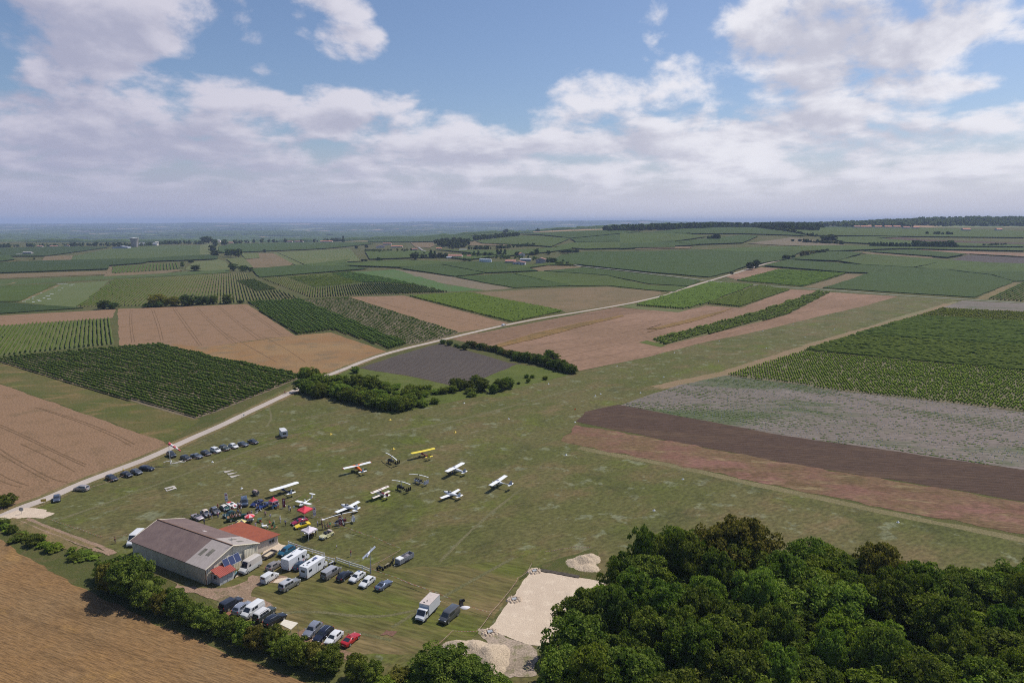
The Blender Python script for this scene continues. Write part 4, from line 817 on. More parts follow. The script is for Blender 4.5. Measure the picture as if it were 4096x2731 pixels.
def build_far_trees():
    for (x, y, h_, w_, leaf, lab) in [(1378, 211, 50, 66, 'dark', 'big round tree on the left ridge'), (1440, 232, 50, 44, 'dark', 'upper tree of the clump by the sandy track'), (1422, 270, 52, 46, 'dark', 'middle tree of the clump by the sandy track'), (1440, 294, 40, 60, 'dark', 'lowest tree of the clump by the sandy track'), (1502, 226, 44, 46, 'dark', 'tree beside the white house on the ridge'),
                                  (1530, 300, 52, 60, 'dark', 'left tree of the copse above the striped plot'), (1585, 303, 60, 70, 'dark', 'right tree of the copse above the striped plot'), (1560, 395, 50, 60, 'dark', 'left tree of the copse at the top of the thin-rowed vineyard'), (1630, 403, 44, 60, 'dark', 'right tree of the copse at the top of the thin-rowed vineyard'), (1678, 400, 26, 30, 'dark', 'small tree beside the copse at the vineyard corner'),
                                  (1308, 394, 40, 60, 'dark', 'round bush alone in the flat meadow'), (1278, 342, 22, 32, 'dark', 'small bush above the round bush in the meadow'), (1222, 372, 40, 26, 'hedge', 'thin bushy shrub at the end of the short-rowed vineyard'), (1776, 270, 22, 20, 'dark', 'tiny lone tree below the vineyard slope'), (228, 318, 14, 12, 'dark', 'tiny tree by the sandy patch far left')]:
        tree_px('A', x, y, h_, w_, leaf, lab, 'tree', 'mid')
    for (x, y, h_, w_, leaf, lab) in [(722, 400, 68, 92, 'dark', 'big round tree alone above the vineyards at the village'), (385, 417, 42, 52, 'dark', 'round tree alone on the track left of the village'), (232, 416, 24, 34, 'dark', 'left of two little bushes below the village vineyard'), (264, 416, 24, 30, 'dark', 'right of two little bushes below the village vineyard'),
                                  (2030, 436, 54, 60, 'dark', 'dark round tree right of the tall grey barn'), (1980, 430, 52, 46, 'hedge', 'green tree between the barn and the dark round tree'), (2070, 450, 36, 44, 'scrub', 'paler tree at the road end right of the barn'), (2105, 452, 30, 40, 'scrub', 'second paler tree at the road end'), (2165, 450, 34, 32, 'scrub', 'third paler tree at the road end'), (2192, 462, 26, 28, 'scrub', 'last small tree before the grey road'),
                                  (1878, 345, 52, 44, 'dark', 'tree left of the far copse, above the flat green field'), (1840, 355, 34, 80, 'dark', 'wide low tree clump above the flat green field'), (1985, 350, 40, 46, 'dark', 'tree standing alone in the gap above the flat green field'), (2250, 340, 38, 46, 'dark', 'round tree at the right end of the middle copse'), (2160, 340, 40, 60, 'dark', 'left part of the copse by the sandy field'), (2205, 340, 36, 60, 'dark', 'middle of the copse by the sandy field'), (2120, 338, 30, 60, 'dark', 'low left end of the copse by the sandy field'),
                                  (1226, 236, 40, 46, 'dark', 'tree touching the right side of the square wood'), (1958, 180, 14, 18, 'dark', 'tiny lone tree on the vineyard hillside'), (1690, 365, 42, 44, 'dark', 'tree beside the ochre house'), (1392, 370, 44, 50, 'dark', 'tree right of the two pointed conifers'),
                                  (1195, 414, 32, 50, 'dark', 'low bush left of the white tanks'), (1240, 416, 28, 60, 'dark', 'low wide bush beside the white tanks'), (175, 298, 30, 28, 'dark', 'small tree at the left end of the village'), (270, 290, 30, 30, 'dark', 'tree left of the white house')]:
        tree_px('Q', x, y, h_, w_, leaf, lab, 'tree', 'mid')
    for (x, y, h_, w_, lab) in [(1285, 372, 55, 26, 'dark pointed conifer, left of a pair in the village'), (1325, 374, 60, 34, 'dark pointed conifer, right of a pair in the village'), (1505, 362, 62, 34, 'left conifer of the three by the village road'), (1537, 362, 60, 32, 'middle conifer of the three by the village road'), (1575, 362, 62, 36, 'right conifer of the three by the village road'), (878, 385, 78, 34, 'tall conifer beside the red-roofed farm'), (915, 385, 70, 30, 'second tall conifer beside the red-roofed farm'), (53, 235, 60, 28, 'pointed conifer in the wood on the left village edge')]:
        tree_px('Q', x, y, h_, w_, 'dark', lab, 'conifer', 'cypress', 'conifer')
    for (x, y, h_, w_, lab) in [(742, 312, 46, 44, 'left of two dark trees beside the chalk road on the hill'), (778, 302, 52, 42, 'right of two dark trees beside the chalk road on the hill'), (632, 336, 12, 20, 'small bush on the chalk road verge'), (945, 252, 30, 34, 'first tree of the row above the chalk road'), (965, 250, 26, 30, 'second tree of the row above the chalk road'), (995, 244, 22, 24, 'third tree of the row above the chalk road'),
                                  (1050, 234, 34, 34, 'bronze round tree in the row on the hill'), (1080, 230, 34, 30, 'second bronze round tree in the row on the hill'), (1110, 222, 20, 30, 'small tree right of the bronze trees'), (1140, 216, 22, 36, 'bush in the row running up the hill'), (1170, 212, 22, 36, 'fuller bush in the row running up the hill'), (1195, 206, 20, 24, 'last bush of the row running up the hill'),
                                  (500, 132, 24, 30, 'left tree of the small group on the vineyard hill'), (520, 131, 26, 30, 'middle tree of the small group on the vineyard hill'), (544, 132, 36, 38, 'tallest tree of the small group on the vineyard hill'), (375, 102, 12, 26, 'small bush on the vineyard hill'), (990, 143, 14, 20, 'tiny bush left of the scrubby copse'),
                                  (1185, 140, 34, 50, 'left tree of the round copse on the right hand hill'), (1225, 142, 40, 56, 'right tree of the round copse on the right hand hill')]:
        tree_px('R', x, y, h_, w_, 'brown' if 'bronze' in lab else 'dark', lab, 'tree', 'mid')
build_far_trees()

def woodland(name, label, spec, n, Hr, leaf='dark', band=None, seed=1, cat='wood'):
    """a far-off wood that reads as one mass"""
    rg = np.random.default_rng(seed)
    if band:
        c = densify(W(spec), 6.0); c = np.array(c); idx = rg.integers(0, len(c), n); P_ = c[idx] + np.stack([rg.uniform(-4, 4, n), rg.uniform(0, band, n)], 1)
    else:
        P_ = np.array(scatter_poly(W(spec), 0.1, tries=n * 4, seed=seed))[:n]
    Vs, Fs, k = [], [], 0
    us = [crown_mesh(s, 1, .55, 0, 13, 15, .14) for s in range(6)]
    for i, p in enumerate(P_):
        V, F = us[i % 6]; H = rg.uniform(*Hr); Rd = H * rg.uniform(.55, .95); a = rg.uniform(0, 6.28)
        v = V.copy(); v[:, :2] = v[:, :2] @ np.array([[math.cos(a), -math.sin(a)], [math.sin(a), math.cos(a)]]) * Rd; v[:, 2] = v[:, 2] * H + GZ(*p) - .5; v[:, :2] += p
        Vs.append(v); Fs.append(F + k); k += len(v)
    return setp(fast_mesh(name, np.concatenate(Vs), np.concatenate(Fs), LM[leaf]), label, cat, None, 'stuff')
woodland('distant_wood', 'dark line of woodland along the left ridge behind the water tower', 'L -20,205 60,200 130,198 380,196 560,192 700,192 860,196 1000,190 1100,180 1250,178 1350,180', 150, (7, 13), band=30, seed=1)
woodland('distant_wood', 'dense trees along the ridge around the far red-roofed houses', 'L 1530,185 1650,172 1850,168 2050,168 2250,162 Q 100,215 250,212 300,190 450,175 700,165 1000,155', 240, (8, 15), band=45, seed=2)
woodland('distant_wood', 'low dark wood on the skyline ridge left of centre', 'Q 1060,152 1200,150 1400,148 1600,145', 150, (13, 20), band=60, seed=3)
woodland('distant_wood', 'thin line of trees along the far ridge at centre', 'Q 1560,140 1750,135 1900,130', 50, (8, 14), band=30, seed=4)
woodland('distant_wood', 'square dark wood in the middle of the vineyards behind the village', 'Q 905,238 1000,228 1150,222 1240,240 1235,285 1080,300 960,270', 120, (9, 13), seed=5)
woodland('distant_wood', 'long dark wood above the square wood', 'Q 1280,222 1500,200 1705,182 1700,170 1500,185 1290,205', 110, (10, 14), seed=6)
woodland('distant_wood', 'row of trees behind the village running to the right', 'Q 1250,300 1400,300 1560,292 1700,278 1840,270', 60, (5, 9), band=10, seed=7)
woodland('distant_wood', 'trees and gardens around the white house of the village', 'Q 280,320 420,325 560,318 700,310', 46, (4, 7), band=18, seed=8, leaf='hedge')
woodland('distant_wood', 'trees around the red-roofed farm', 'Q 810,385 860,385 1000,380', 24, (6, 10), band=14, seed=9)
woodland('distant_wood', 'belt of trees behind the big red farm', 'Q 1190,365 1270,368 1400,362 1500,356', 26, (5, 8), band=10, seed=10)
woodland('distant_wood', 'dark forest along the crest of the right-hand hills', 'R -90,84 0,80 100,78 300,74 470,68 640,62 840,62 1000,66 1200,66', 620, (13, 20), band=150, seed=11)
woodland('distant_wood', 'scattered dark trees on the brow of the right-hand hill', 'R 800,66 860,75 940,85 1010,95', 40, (9, 14), band=20, seed=12)
woodland('distant_wood', 'small wood right of the hill brow', 'R 1000,78 1060,80 1130,82', 40, (12, 17), band=30, seed=13)
woodland('distant_wood', 'scrubby hedge running down the right-hand hill', 'R 1020,100 1100,110 1130,115', 22, (5, 9), band=8, seed=14)
woodland('distant_wood', 'scrubby copse left of the round trees on the right-hand hill', 'R 1030,145 1080,150 1180,155 1280,160', 44, (4, 9), band=14, seed=15)
woodland('distant_wood', 'low spreading copse in the fields on the right', 'R 1470,175 1530,176 1600,178 1680,178', 44, (6, 11), band=16, seed=16)
woodland('distant_wood', 'dense dark copse in the fields on the right', 'R 1745,180 1800,181 1880,181 1950,181', 52, (11, 15), band=22, seed=17)
woodland('distant_wood', 'low trees at the right edge beyond the brown field', 'R 2110,172 2190,170 2240,168 2268,167', 22, (4, 8), band=8, seed=18)
woodland('distant_wood', 'two low tree clumps on the far right plain', 'R 1790,103 1830,104 1890,106 1930,107', 20, (7, 10), band=10, seed=19)
woodland('distant_wood', 'scattered garden trees between the houses of the middle village', 'Q 1280,392 1600,372 1900,378 2150,430 2060,445 1960,420 1800,398 1560,392 1400,396', 40, (3, 7), seed=22, leaf='hedge')
woodland('distant_wood', 'loose trees and orchard bushes around the left part of the village', 'Q 230,300 420,322 720,316 860,330 1000,370 1000,392 800,385 640,330 400,335 240,330', 60, (3, 6), seed=23, leaf='hedge')
def hill_forest():
    rg = np.random.default_rng(21); n = 2600
    u = rg.uniform(0.30, 0.86, n); y = rg.uniform(2700, 4300, n); ok = y > 2650 + 900 * np.clip((0.50 - u) / .2, 0, 1); u, y = u[ok], y[ok]; x = u * y
    Vs, Fs, k = [], [], 0; us = [crown_mesh(s, 1, .6, 0, 8, 11, .2) for s in range(5)]
    for i in range(len(x)):
        V, F = us[i % 5]; H = rg.uniform(12, 19); v = V * (H * rg.uniform(.9, 1.4), H * 1.1, H) + (x[i], y[i], GZ(x[i], y[i])); Vs.append(v); Fs.append(F + k); k += len(v)
    setp(fast_mesh('hill_forest', np.concatenate(Vs), np.concatenate(Fs), LM['oak']), 'forested hillside on the horizon at the far right', 'forest', None, 'stuff')
hill_forest()
def plain_woods():
    """belts of woodland on the far plain, built as low bumpy masses"""
    rg = np.random.default_rng(31); Vs, Fs, k = [], [], 0
    for i in range(1500):
        y = rg.uniform(3300, 17000) if i % 3 else rg.uniform(3300, 8000); x = rg.uniform(-.82, .82) * y
        if y < 5500 and x / y > .28: continue
        L = rg.uniform(40, 420) * (y / 8000) ** .5; n = int(6 + L / 60); xs = np.linspace(-L, L, n); wd = rg.uniform(15, 60)
        hh = rg.uniform(9, 20, n) * np.where((np.arange(n) == 0) | (np.arange(n) == n - 1), .3, 1)
        yy = y + rg.uniform(-.2, .2) * xs; z = hgt(x + xs, yy)
        ring = [np.stack([x + xs, yy - wd, z - 1], 1), np.stack([x + xs, yy - wd * .8, z + hh * .8], 1), np.stack([x + xs, yy, z + hh], 1), np.stack([x + xs, yy + wd, z - 1], 1)]
        v = np.stack(ring, 1).reshape(-1, 3); j = np.arange(n - 1)
        for q in range(3): Fs.append(np.stack([k + j * 4 + q, k + (j + 1) * 4 + q, k + (j + 1) * 4 + q + 1, k + j * 4 + q + 1], 1))
        Vs.append(v); k += len(v)
    setp(fast_mesh('plain_woods', np.concatenate(Vs), np.concatenate(Fs), LM['dark']), 'belts of distant woodland across the hazy far plain', 'woods', None, 'stuff')
plain_woods()
# ------------------------------------------------------------------ solid modelling helper
class MB:
    """collects shapes, then links them as one mesh object"""
    def __init__(s): s.v = []; s.f = []; s.m = []; s.mats = []; s.cur = 0; s.M = Matrix.Identity(4)
    def mat(s, m):
        if m not in s.mats: s.mats.append(m)
        s.cur = s.mats.index(m); return s
    def add(s, vs, fs):
        k = len(s.v); s.v += [s.M @ Vector(p) for p in vs]; s.f += [[i + k for i in f] for f in fs]; s.m += [s.cur] * len(fs); return s
    def box(s, c, d, top=(1, 1), rz=0.0):
        """centre, size, taper of the top face"""
        x, y, z = d[0] / 2, d[1] / 2, d[2] / 2; R_ = Matrix.Rotation(rz, 3, 'Z')
        vs = [Vector((a * x * (top[0] if e > 0 else 1), b * y * (top[1] if e > 0 else 1), e * z)) for e in (-1, 1) for b in (-1, 1) for a in (-1, 1)]
        return s.add([R_ @ v + Vector(c) for v in vs], [(0, 2, 3, 1), (4, 5, 7, 6), (0, 1, 5, 4), (2, 6, 7, 3), (0, 4, 6, 2), (1, 3, 7, 5)])
    def tube(s, pts, r, n=6, caps=True, flat=1.0):
        """pipe through points; r is a number or a list"""
        pts = [Vector(p) for p in pts]; rs = r if isinstance(r, (list, tuple)) else [r] * len(pts); vs = []; fs = []
        for i, p in enumerate(pts):
            d = (pts[min(i + 1, len(pts) - 1)] - pts[max(i - 1, 0)]).normalized(); u = d.cross(Vector((0, 0, 1)))
            if u.length < .1: u = d.cross(Vector((1, 0, 0)))
            u.normalize(); w = u.cross(d)
            vs += [p + (u * math.cos(j * 2 * math.pi / n) + w * math.sin(j * 2 * math.pi / n) * flat) * rs[i] for j in range(n)]
        for i in range(len(pts) - 1):
            for j in range(n): fs.append((i * n + j, i * n + (j + 1) % n, (i + 1) * n + (j + 1) % n, (i + 1) * n + j))
        if caps: fs += [tuple(range(n))[::-1], tuple(range((len(pts) - 1) * n, len(pts) * n))]
        return s.add(vs, fs)
    def loft(s, secs, caps=True, closed=True):
        n = len(secs[0]); vs = [p for q in secs for p in q]; fs = []
        for i in range(len(secs) - 1):
            for j in range(n if closed else n - 1): fs.append((i * n + j, i * n + (j + 1) % n, (i + 1) * n + (j + 1) % n, (i + 1) * n + j))
        if caps: fs += [tuple(range(n))[::-1], tuple(range((len(secs) - 1) * n, len(secs) * n))]
        return s.add(vs, fs)
    def quad(s, a, b, c, d): return s.add([a, b, c, d], [(0, 1, 2, 3)])
    def panel(s, a, b, c, d, t=0.02, inset=0.0):
        """thin plate standing proud of a face whose corners are a b c d"""
        a, b, c, d = map(Vector, (a, b, c, d)); n = (b - a).cross(d - a).normalized(); m = (a + b + c + d) / 4
        if inset: a, b, c, d = [p.lerp(m, inset) for p in (a, b, c, d)]
        q = [a - n * .02, b - n * .02, c - n * .02, d - n * .02, a + n * t, b + n * t, c + n * t, d + n * t]
        return s.add(q, [(3, 2, 1, 0), (4, 5, 6, 7), (0, 1, 5, 4), (1, 2, 6, 5), (2, 3, 7, 6), (3, 0, 4, 7)])
    def disc(s, c, axis, r, t, n=12):
        a = Vector(axis).normalized() * t / 2; return s.tube([Vector(c) - a, Vector(c) + a], r, n)
    def build(s, name, parent=None, smooth=None):
        me = bpy.data.meshes.new(name); me.from_pydata([tuple(p) for p in s.v], [], s.f)
        for m in s.mats: me.materials.append(m)
        if len(s.mats) > 1: me.polygons.foreach_set('material_index', s.m)
        bm = bmesh.new(); bm.from_mesh(me); bmesh.ops.recalc_face_normals(bm, faces=bm.faces[:]); bm.to_mesh(me); bm.free()
        if smooth is not None:
            me.polygons.foreach_set('use_smooth', [True] * len(me.polygons)); me.set_sharp_from_angle(angle=R(smooth))
        me.update(); o = bpy.data.objects.new(name, me); COL.objects.link(o)
        if parent: o.parent = parent
        return o
def copy_tree(o, parent=None):
    c = o.copy(); COL.objects.link(c)
    if parent: c.parent = parent; c.matrix_parent_inverse = o.matrix_parent_inverse
    for ch in list(o.children): copy_tree(ch, c)
    return c

def wave_mat(name, col, axis, period, dark=0.7, rough=0.6, stain=None, col2=None):
    """profiled sheet: ribs across one object axis, with weathering"""
    if name in MATS: return MATS[name]
    m = bpy.data.materials.new(name); m.use_nodes = True; t = NT(m.node_tree)
    co = t.n('ShaderNodeTexCoord').outputs['Object']; sp = t.n('ShaderNodeSeparateXYZ', {0: co})
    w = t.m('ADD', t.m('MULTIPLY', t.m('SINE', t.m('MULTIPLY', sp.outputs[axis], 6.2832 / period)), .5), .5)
    n = t.noise(co, 0.5, 5, 0.65); n2 = t.noise(t.v('MULTIPLY', co, (2.2, 2.2, 0.35)), 1.0, 5, 0.7)
    c = t.mix(t.ss(n, .35, .68), col, col2 or tuple(x * .8 for x in col))
    if stain: c = t.mix(t.m('MULTIPLY', t.ss(n2, .50, .72), .75), c, stain)
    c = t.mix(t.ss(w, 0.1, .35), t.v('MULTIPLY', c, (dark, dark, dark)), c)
    b = t.n('ShaderNodeBsdfPrincipled', {'Base Color': c, 'Roughness': rough, 'Specular IOR Level': 0.25})
    bp = t.n('ShaderNodeBump', {'Height': w, 'Strength': 0.6, 'Distance': 0.04}); t.nt.links.new(bp.outputs[0], b.inputs['Normal'])
    t.n('ShaderNodeOutputMaterial', {0: b.outputs[0]}); MATS[name] = m; return m
WHITE = pmat('white_paint', (0.72, 0.72, 0.71), 0.35, var=.08); CREAM = pmat('cream_paint', (0.62, 0.56, 0.44), 0.6, var=.15)
GLASS = pmat('dark_glass', (0.025, 0.03, 0.035), 0.08, spec=0.8); BLACK = pmat('black_plastic', (0.018, 0.018, 0.02), 0.5, var=.3)
TYRE = pmat('tyre', (0.02, 0.02, 0.02), 0.85, var=.3); RIM = pmat('alloy', (0.42, 0.42, 0.43), 0.35, metal=.6); CHROME = pmat('chrome', (0.7, 0.7, 0.7), 0.15, metal=.9)
STEEL = pmat('galvanised', (0.42, 0.43, 0.44), 0.5, metal=.3, var=.25); WOOD = pmat('wood', (0.30, 0.17, 0.085), 0.7, var=.35); REDL = pmat('tail_light_red', (0.35, 0.02, 0.02), 0.3); LAMP = pmat('headlamp', (0.62, 0.64, 0.66), 0.1)

# ------------------------------------------------------------------ hangar
def build_hangar():
    ax = Vector(ground_at(527, 2162, 3.75)) - Vector(ground_at(821, 2274, 3.75)); yaw = math.atan2(ax.y, ax.x) # long side direction
    A_ = Vector(ground_at(821, 2274, 3.75)); L, Wd, He, Hr = 26.0, 13.55, 3.75, 6.05
    e = empty('hangar', (A_.x, A_.y, 0), yaw, 'large cream metal hangar with a brown and grey corrugated roof', 'hangar')
    # local x runs along the long wall away from the near gable, local -y goes to the far wall
    wall = wave_mat('hangar_cladding', (0.68, 0.61, 0.47), 0, 0.42, .80, stain=(0.40, 0.34, 0.25)); gab = wave_mat('sunlit_gable_cladding', (0.80, 0.72, 0.55), 1, 0.42, .84, stain=(0.66, 0.57, 0.42))  # gable cladding coloured lighter than the wall to stand in for sunlight
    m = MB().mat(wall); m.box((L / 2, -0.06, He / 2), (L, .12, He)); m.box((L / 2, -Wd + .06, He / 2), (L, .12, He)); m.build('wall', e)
    for x in (0.06, L - .06):
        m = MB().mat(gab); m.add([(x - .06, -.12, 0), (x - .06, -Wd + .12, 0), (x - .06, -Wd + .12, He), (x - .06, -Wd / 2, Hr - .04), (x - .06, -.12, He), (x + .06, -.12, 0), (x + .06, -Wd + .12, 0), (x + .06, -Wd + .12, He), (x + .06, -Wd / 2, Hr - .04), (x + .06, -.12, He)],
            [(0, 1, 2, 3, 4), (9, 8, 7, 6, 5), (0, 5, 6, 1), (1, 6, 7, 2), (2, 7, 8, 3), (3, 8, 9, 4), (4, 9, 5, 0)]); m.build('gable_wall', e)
    rb = wave_mat('roof_brown', (0.150, 0.105, 0.098), 0, .36, .82, .85, stain=(0.105, 0.078, 0.075), col2=(0.19, 0.135, 0.12)); rg = wave_mat('roof_grey', (0.345, 0.30, 0.275), 0, .36, .86, .85, stain=(0.25, 0.21, 0.19), col2=(0.38, 0.33, 0.31))
    sl = (Hr - He) / (Wd / 2)
    def slope(x0, x1, side, mt, nm, xr0=None):
        m = MB().mat(mt); y0 = .3 if side else -Wd - .3; z0 = He - .3 * sl; t = .1; yr = -Wd / 2
        xr0 = x0 if xr0 is None else xr0
        q = [(x0, y0, z0), (x1, y0, z0), (x1, yr, Hr), (xr0, yr, Hr)]
        m.add([(a, b, c + .03) for a, b, c in q] + [(a, b, c + .03 + t) for a, b, c in q], [(0, 1, 2, 3), (4, 5, 6, 7), (0, 1, 5, 4), (1, 2, 6, 5), (2, 3, 7, 6), (3, 0, 4, 7)]); return m.build(nm, e)
    for side in (True, False):
        a = slope(-.35, 6.2, side, rg, 'roof_panel'); a['label'] = 'pale grey end of the roof'
        b = slope(6.2, L + .35, side, rb, 'roof_panel'); b['label'] = 'brown weathered part of the roof'
    m = MB().mat(pmat('ridge_rust', (0.24, 0.13, 0.075), .8, var=.4)); m.tube([(-.35, -Wd / 2, Hr + .13), (L + .35, -Wd / 2, Hr + .13)], .17, 6); m.build('ridge_cap', e)
    m = MB().mat(pmat('barge_cream', (0.62, 0.55, 0.42), .6, var=.15))
    for x in (-.42, L + .42):
        for y0 in (.3, -Wd - .3):
            z0 = He - .3 * sl; m.tube([(x, y0, z0 + .06), (x, -Wd / 2, Hr + .08)], .13, 4)
    m.build('barge_board', e)
    m = MB().mat(pmat('corner_rust', (0.32, 0.17, 0.085), .8, var=.5)); m.box((-.01, .01, He / 2), (.12, .12, He)); m.box((L / 2, .2, He - .12), (L, .08, .1)); m.build('rusty_trim', e)
    dk = pmat('skylight', (0.19, 0.17, 0.13), .5, var=.5, scale=1.0)
    for (x0, x1, f0, f1, side) in [(2.4, 3.5, .42, .68, 1), (4.4, 5.4, .36, .62, 1), (1.8, 2.7, .35, .55, 0), (3.8, 4.6, .38, .62, 0), (12.5, 13.6, .55, .66, 0)]:
        m = MB().mat(dk if x0 < 10 else pmat('pale_sheet', (0.40, 0.35, 0.33), .8))
        P_ = lambda x, f: (x, (.3 if side else -Wd - .3) * (1 - f) + (-Wd / 2) * f, (He - .3 * sl) * (1 - f) + Hr * f + .15)
        m.panel(P_(x0, f0), P_(x1, f0), P_(x1, f1), P_(x0, f1), .015); m.build('skylight', e)
    # sliding doors and frame on the near gable
    m = MB().mat(gab); m.box((-.10, -3.5, 1.9), (.08, 3.2, 3.6)); m.build('sliding_door', e); m = MB().mat(gab); m.box((-.22, -11.1, 2.35), (.1, 2.8, 2.6)); m.build('sliding_door', e)
    m = MB().mat(STEEL); m.tube([(-.1, -.4, .1), (-.1, -.4, 3.5)], .05); m.tube([(-.25, -9.55, .1), (-.25, -9.55, 3.6)], .07); m.build('down_pipe', e)
    m = MB().mat(STEEL); m.tube([(-.2, -Wd / 2, 4.6), (-.2, -Wd / 2, 8.0)], .035); m.tube([(-.2, -Wd / 2 - .7, 7.7), (-.2, -Wd / 2 + .7, 7.7)], .02); m.tube([(-.5, -Wd / 2, 7.4), (.3, -Wd / 2 + .4, 7.4)], .02); m.build('aerial', e)
    # solar panels leaning on brackets
    s = MB().mat(STEEL); cy, cz = -5.9, 3.35
    a = [(-.35, cy + 2.15, cz + .75), (-.35, cy - 2.15, cz + .75), (-1.35, cy - 2.15, cz - .95), (-1.35, cy + 2.15, cz - .95)]
    for y in (cy + 1.6, cy - 1.6): s.tube([(-.1, y, cz + .5), (-.4, y, cz + .6)], .04); s.tube([(-.1, y, cz - 1.1), (-1.2, y, cz - .85)], .04)
    s.build('bracket', e)
    PV = pmat('solar_cells', (0.045, 0.055, 0.12), .15, spec=.7); fr = pmat('panel_frame', (0.6, 0.6, 0.62), .4, metal=.3)
    for i in range(3):
        f0, f1 = i / 3, (i + 1) / 3; v = [Vector(p) for p in a]; q = [v[0].lerp(v[1], f0 + .006), v[0].lerp(v[1], f1 - .006), v[3].lerp(v[2], f1 - .006), v[3].lerp(v[2], f0 + .006)]
        m = MB().mat(fr); m.panel(q[3], q[2], q[1], q[0], .03); sp = m.build('solar_panel', e)
        mm = [p.lerp(sum(q, Vector()) / 4, .06) for p in q]; m = MB().mat(PV); m.panel(mm[3], mm[2], mm[1], mm[0], .045); m.build('cells', sp)
    # lean-to shed with a red roof on the near corner
    sh = empty('lean_to_shed', (0, 0, 0), 0); 
    loc = e.matrix_world
    sh.location = (A_.x + math.cos(yaw) * 0 + math.sin(yaw) * 0, A_.y, 0)
    M_ = Matrix.Translation((A_.x, A_.y, 0)) @ Matrix.Rotation(yaw, 4, 'Z'); p = M_ @ Vector((-.2, -3.1, 0)); sh.location = p; sh.rotation_euler = (0, 0, yaw)
    setp(sh, 'small white lean-to shed with a striped red roof against the hangar', 'shed')
    ww = wave_mat('shed_white', (0.60, 0.59, 0.58), 1, .9, .82, stain=(.42, .36, .3))
    m = MB().mat(ww); m.add([(0, 1.85, 0), (0, -1.85, 0), (0, -1.85, 2.75), (0, 1.85, 2.75), (-2.5, 1.85, 0), (-2.5, -1.85, 0), (-2.5, -1.85, 1.95), (-2.5, 1.85, 1.95)], [(0, 1, 2, 3), (4, 7, 6, 5), (0, 3, 7, 4), (1, 5, 6, 2), (3, 2, 6, 7)]); m.build('wall', sh)
    rr = wave_mat('shed_roof_red', (0.34, 0.075, 0.055), 1, .38, .55, .5, stain=(.26, .1, .08)); m = MB().mat(rr); q = [(-.0, 2.1, 3.0), (-.0, -2.1, 3.0), (-2.95, -2.1, 2.0), (-2.95, 2.1, 2.0)]
    m.panel(*q[::-1], .08); m.build('roof', sh)
    m = MB().mat(pmat('orange_trim', (.55, .16, .07), .6)); m.box((-1.45, 2.12, 2.5), (2.95, .1, .12)); o = m.build('roof_edge', sh); o.data.transform(Matrix.Identity(4))
    m = MB().mat(GLASS); m.box((-1.1, 1.87, 1.55), (.9, .06, .7)); m.build('window', sh); m = MB().mat(pmat('shed_door', (.50, .50, .51), .6, var=.2)); m.box((-2.52, .6, .95), (.06, 1.0, 1.75)); m.box((-2.52, -.55, .95), (.06, 1.0, 1.75)); m.build('door', sh)
    # annexe with the orange roof behind the far long wall
    g = [Vector(ground_at(*p, 2.9)) for p in ((902, 2102), (1022, 2182))]  # ridge-side west and east corners of the orange roof
    an = empty('annexe', tuple(M_ @ Vector((1.5, -Wd - .1, 0))), yaw, 'low rendered annexe with a bright orange metal roof beside the hangar', 'outbuilding')
    La, Wa = 13.2, 7.0
    rend = pmat('render', (0.56, 0.49, 0.41), .85, var=.2, scale=.6); m = MB().mat(rend)
    m.add([(0, -.1, 0), (0, -Wa, 0), (0, -Wa, 2.45), (0, -.1, 3.1), (La, -.1, 0), (La, -Wa, 0), (La, -Wa, 2.45), (La, -.1, 3.1)], [(0, 1, 2, 3), (4, 7, 6, 5), (1, 5, 6, 2), (0, 3, 7, 4), (3, 2, 6, 7)]); m.build('wall', an)
    orf = wave_mat('orange_roof', (0.30, 0.078, 0.034), 0, .3, .85, .6, stain=(0.17, 0.062, 0.042), col2=(0.24, 0.062, 0.032)); m = MB().mat(orf); m.panel((-.5, 0, 3.22), (La + .4, 0, 3.22), (La + .4, -Wa - .45, 2.48), (-.5, -Wa - .45, 2.48), .07); m.build('roof', an)
    w = MB().mat(pmat('window_frame_blue', (.45, .47, .5), .5)); w.box((-.04, -5.1, 1.55), (.1, 1.7, 1.05)); wo = w.build('window', an); g2 = MB().mat(GLASS); g2.box((-.08, -5.5, 1.55), (.08, .68, .85)); g2.box((-.08, -4.7, 1.55), (.08, .68, .85)); g2.build('pane', wo)
    return M_
HM = build_hangar()

# ------------------------------------------------------------------ fences, poles, barrier tape
def white_fence(spec, label):
    c = densify(W(spec), 2.45); p0 = c[0]; e = empty('white_fence', (p0[0], p0[1], 0), 0, label, 'fence'); m = MB().mat(WHITE)
    for p in c: q = MB().mat(WHITE); q.box((p[0] - p0[0], p[1] - p0[1], .6), (.12, .12, 1.2)); q.build('post', e)
    for z in (.55, 1.05):
        for a, b in zip(c[:-1], c[1:]): A_ = Vector((a[0] - p0[0], a[1] - p0[1], z)); B_ = Vector((b[0] - p0[0], b[1] - p0[1], z)); h_ = Vector((0, 0, .09)); m.panel(A_ - h_, B_ - h_, B_ + h_, A_ + h_, .05)
    m.build('rails', e)
white_fence('M 448,165 632,232 820,290 1012,348', 'white post and rail fence section nearest the hangar'); white_fence('M 975,385 1075,415 1172,440', 'short middle section of the white post and rail fence'); white_fence('M 1207,420 1405,490 1612,552 1728,600', 'white post and rail fence section ending at the windmill pole')

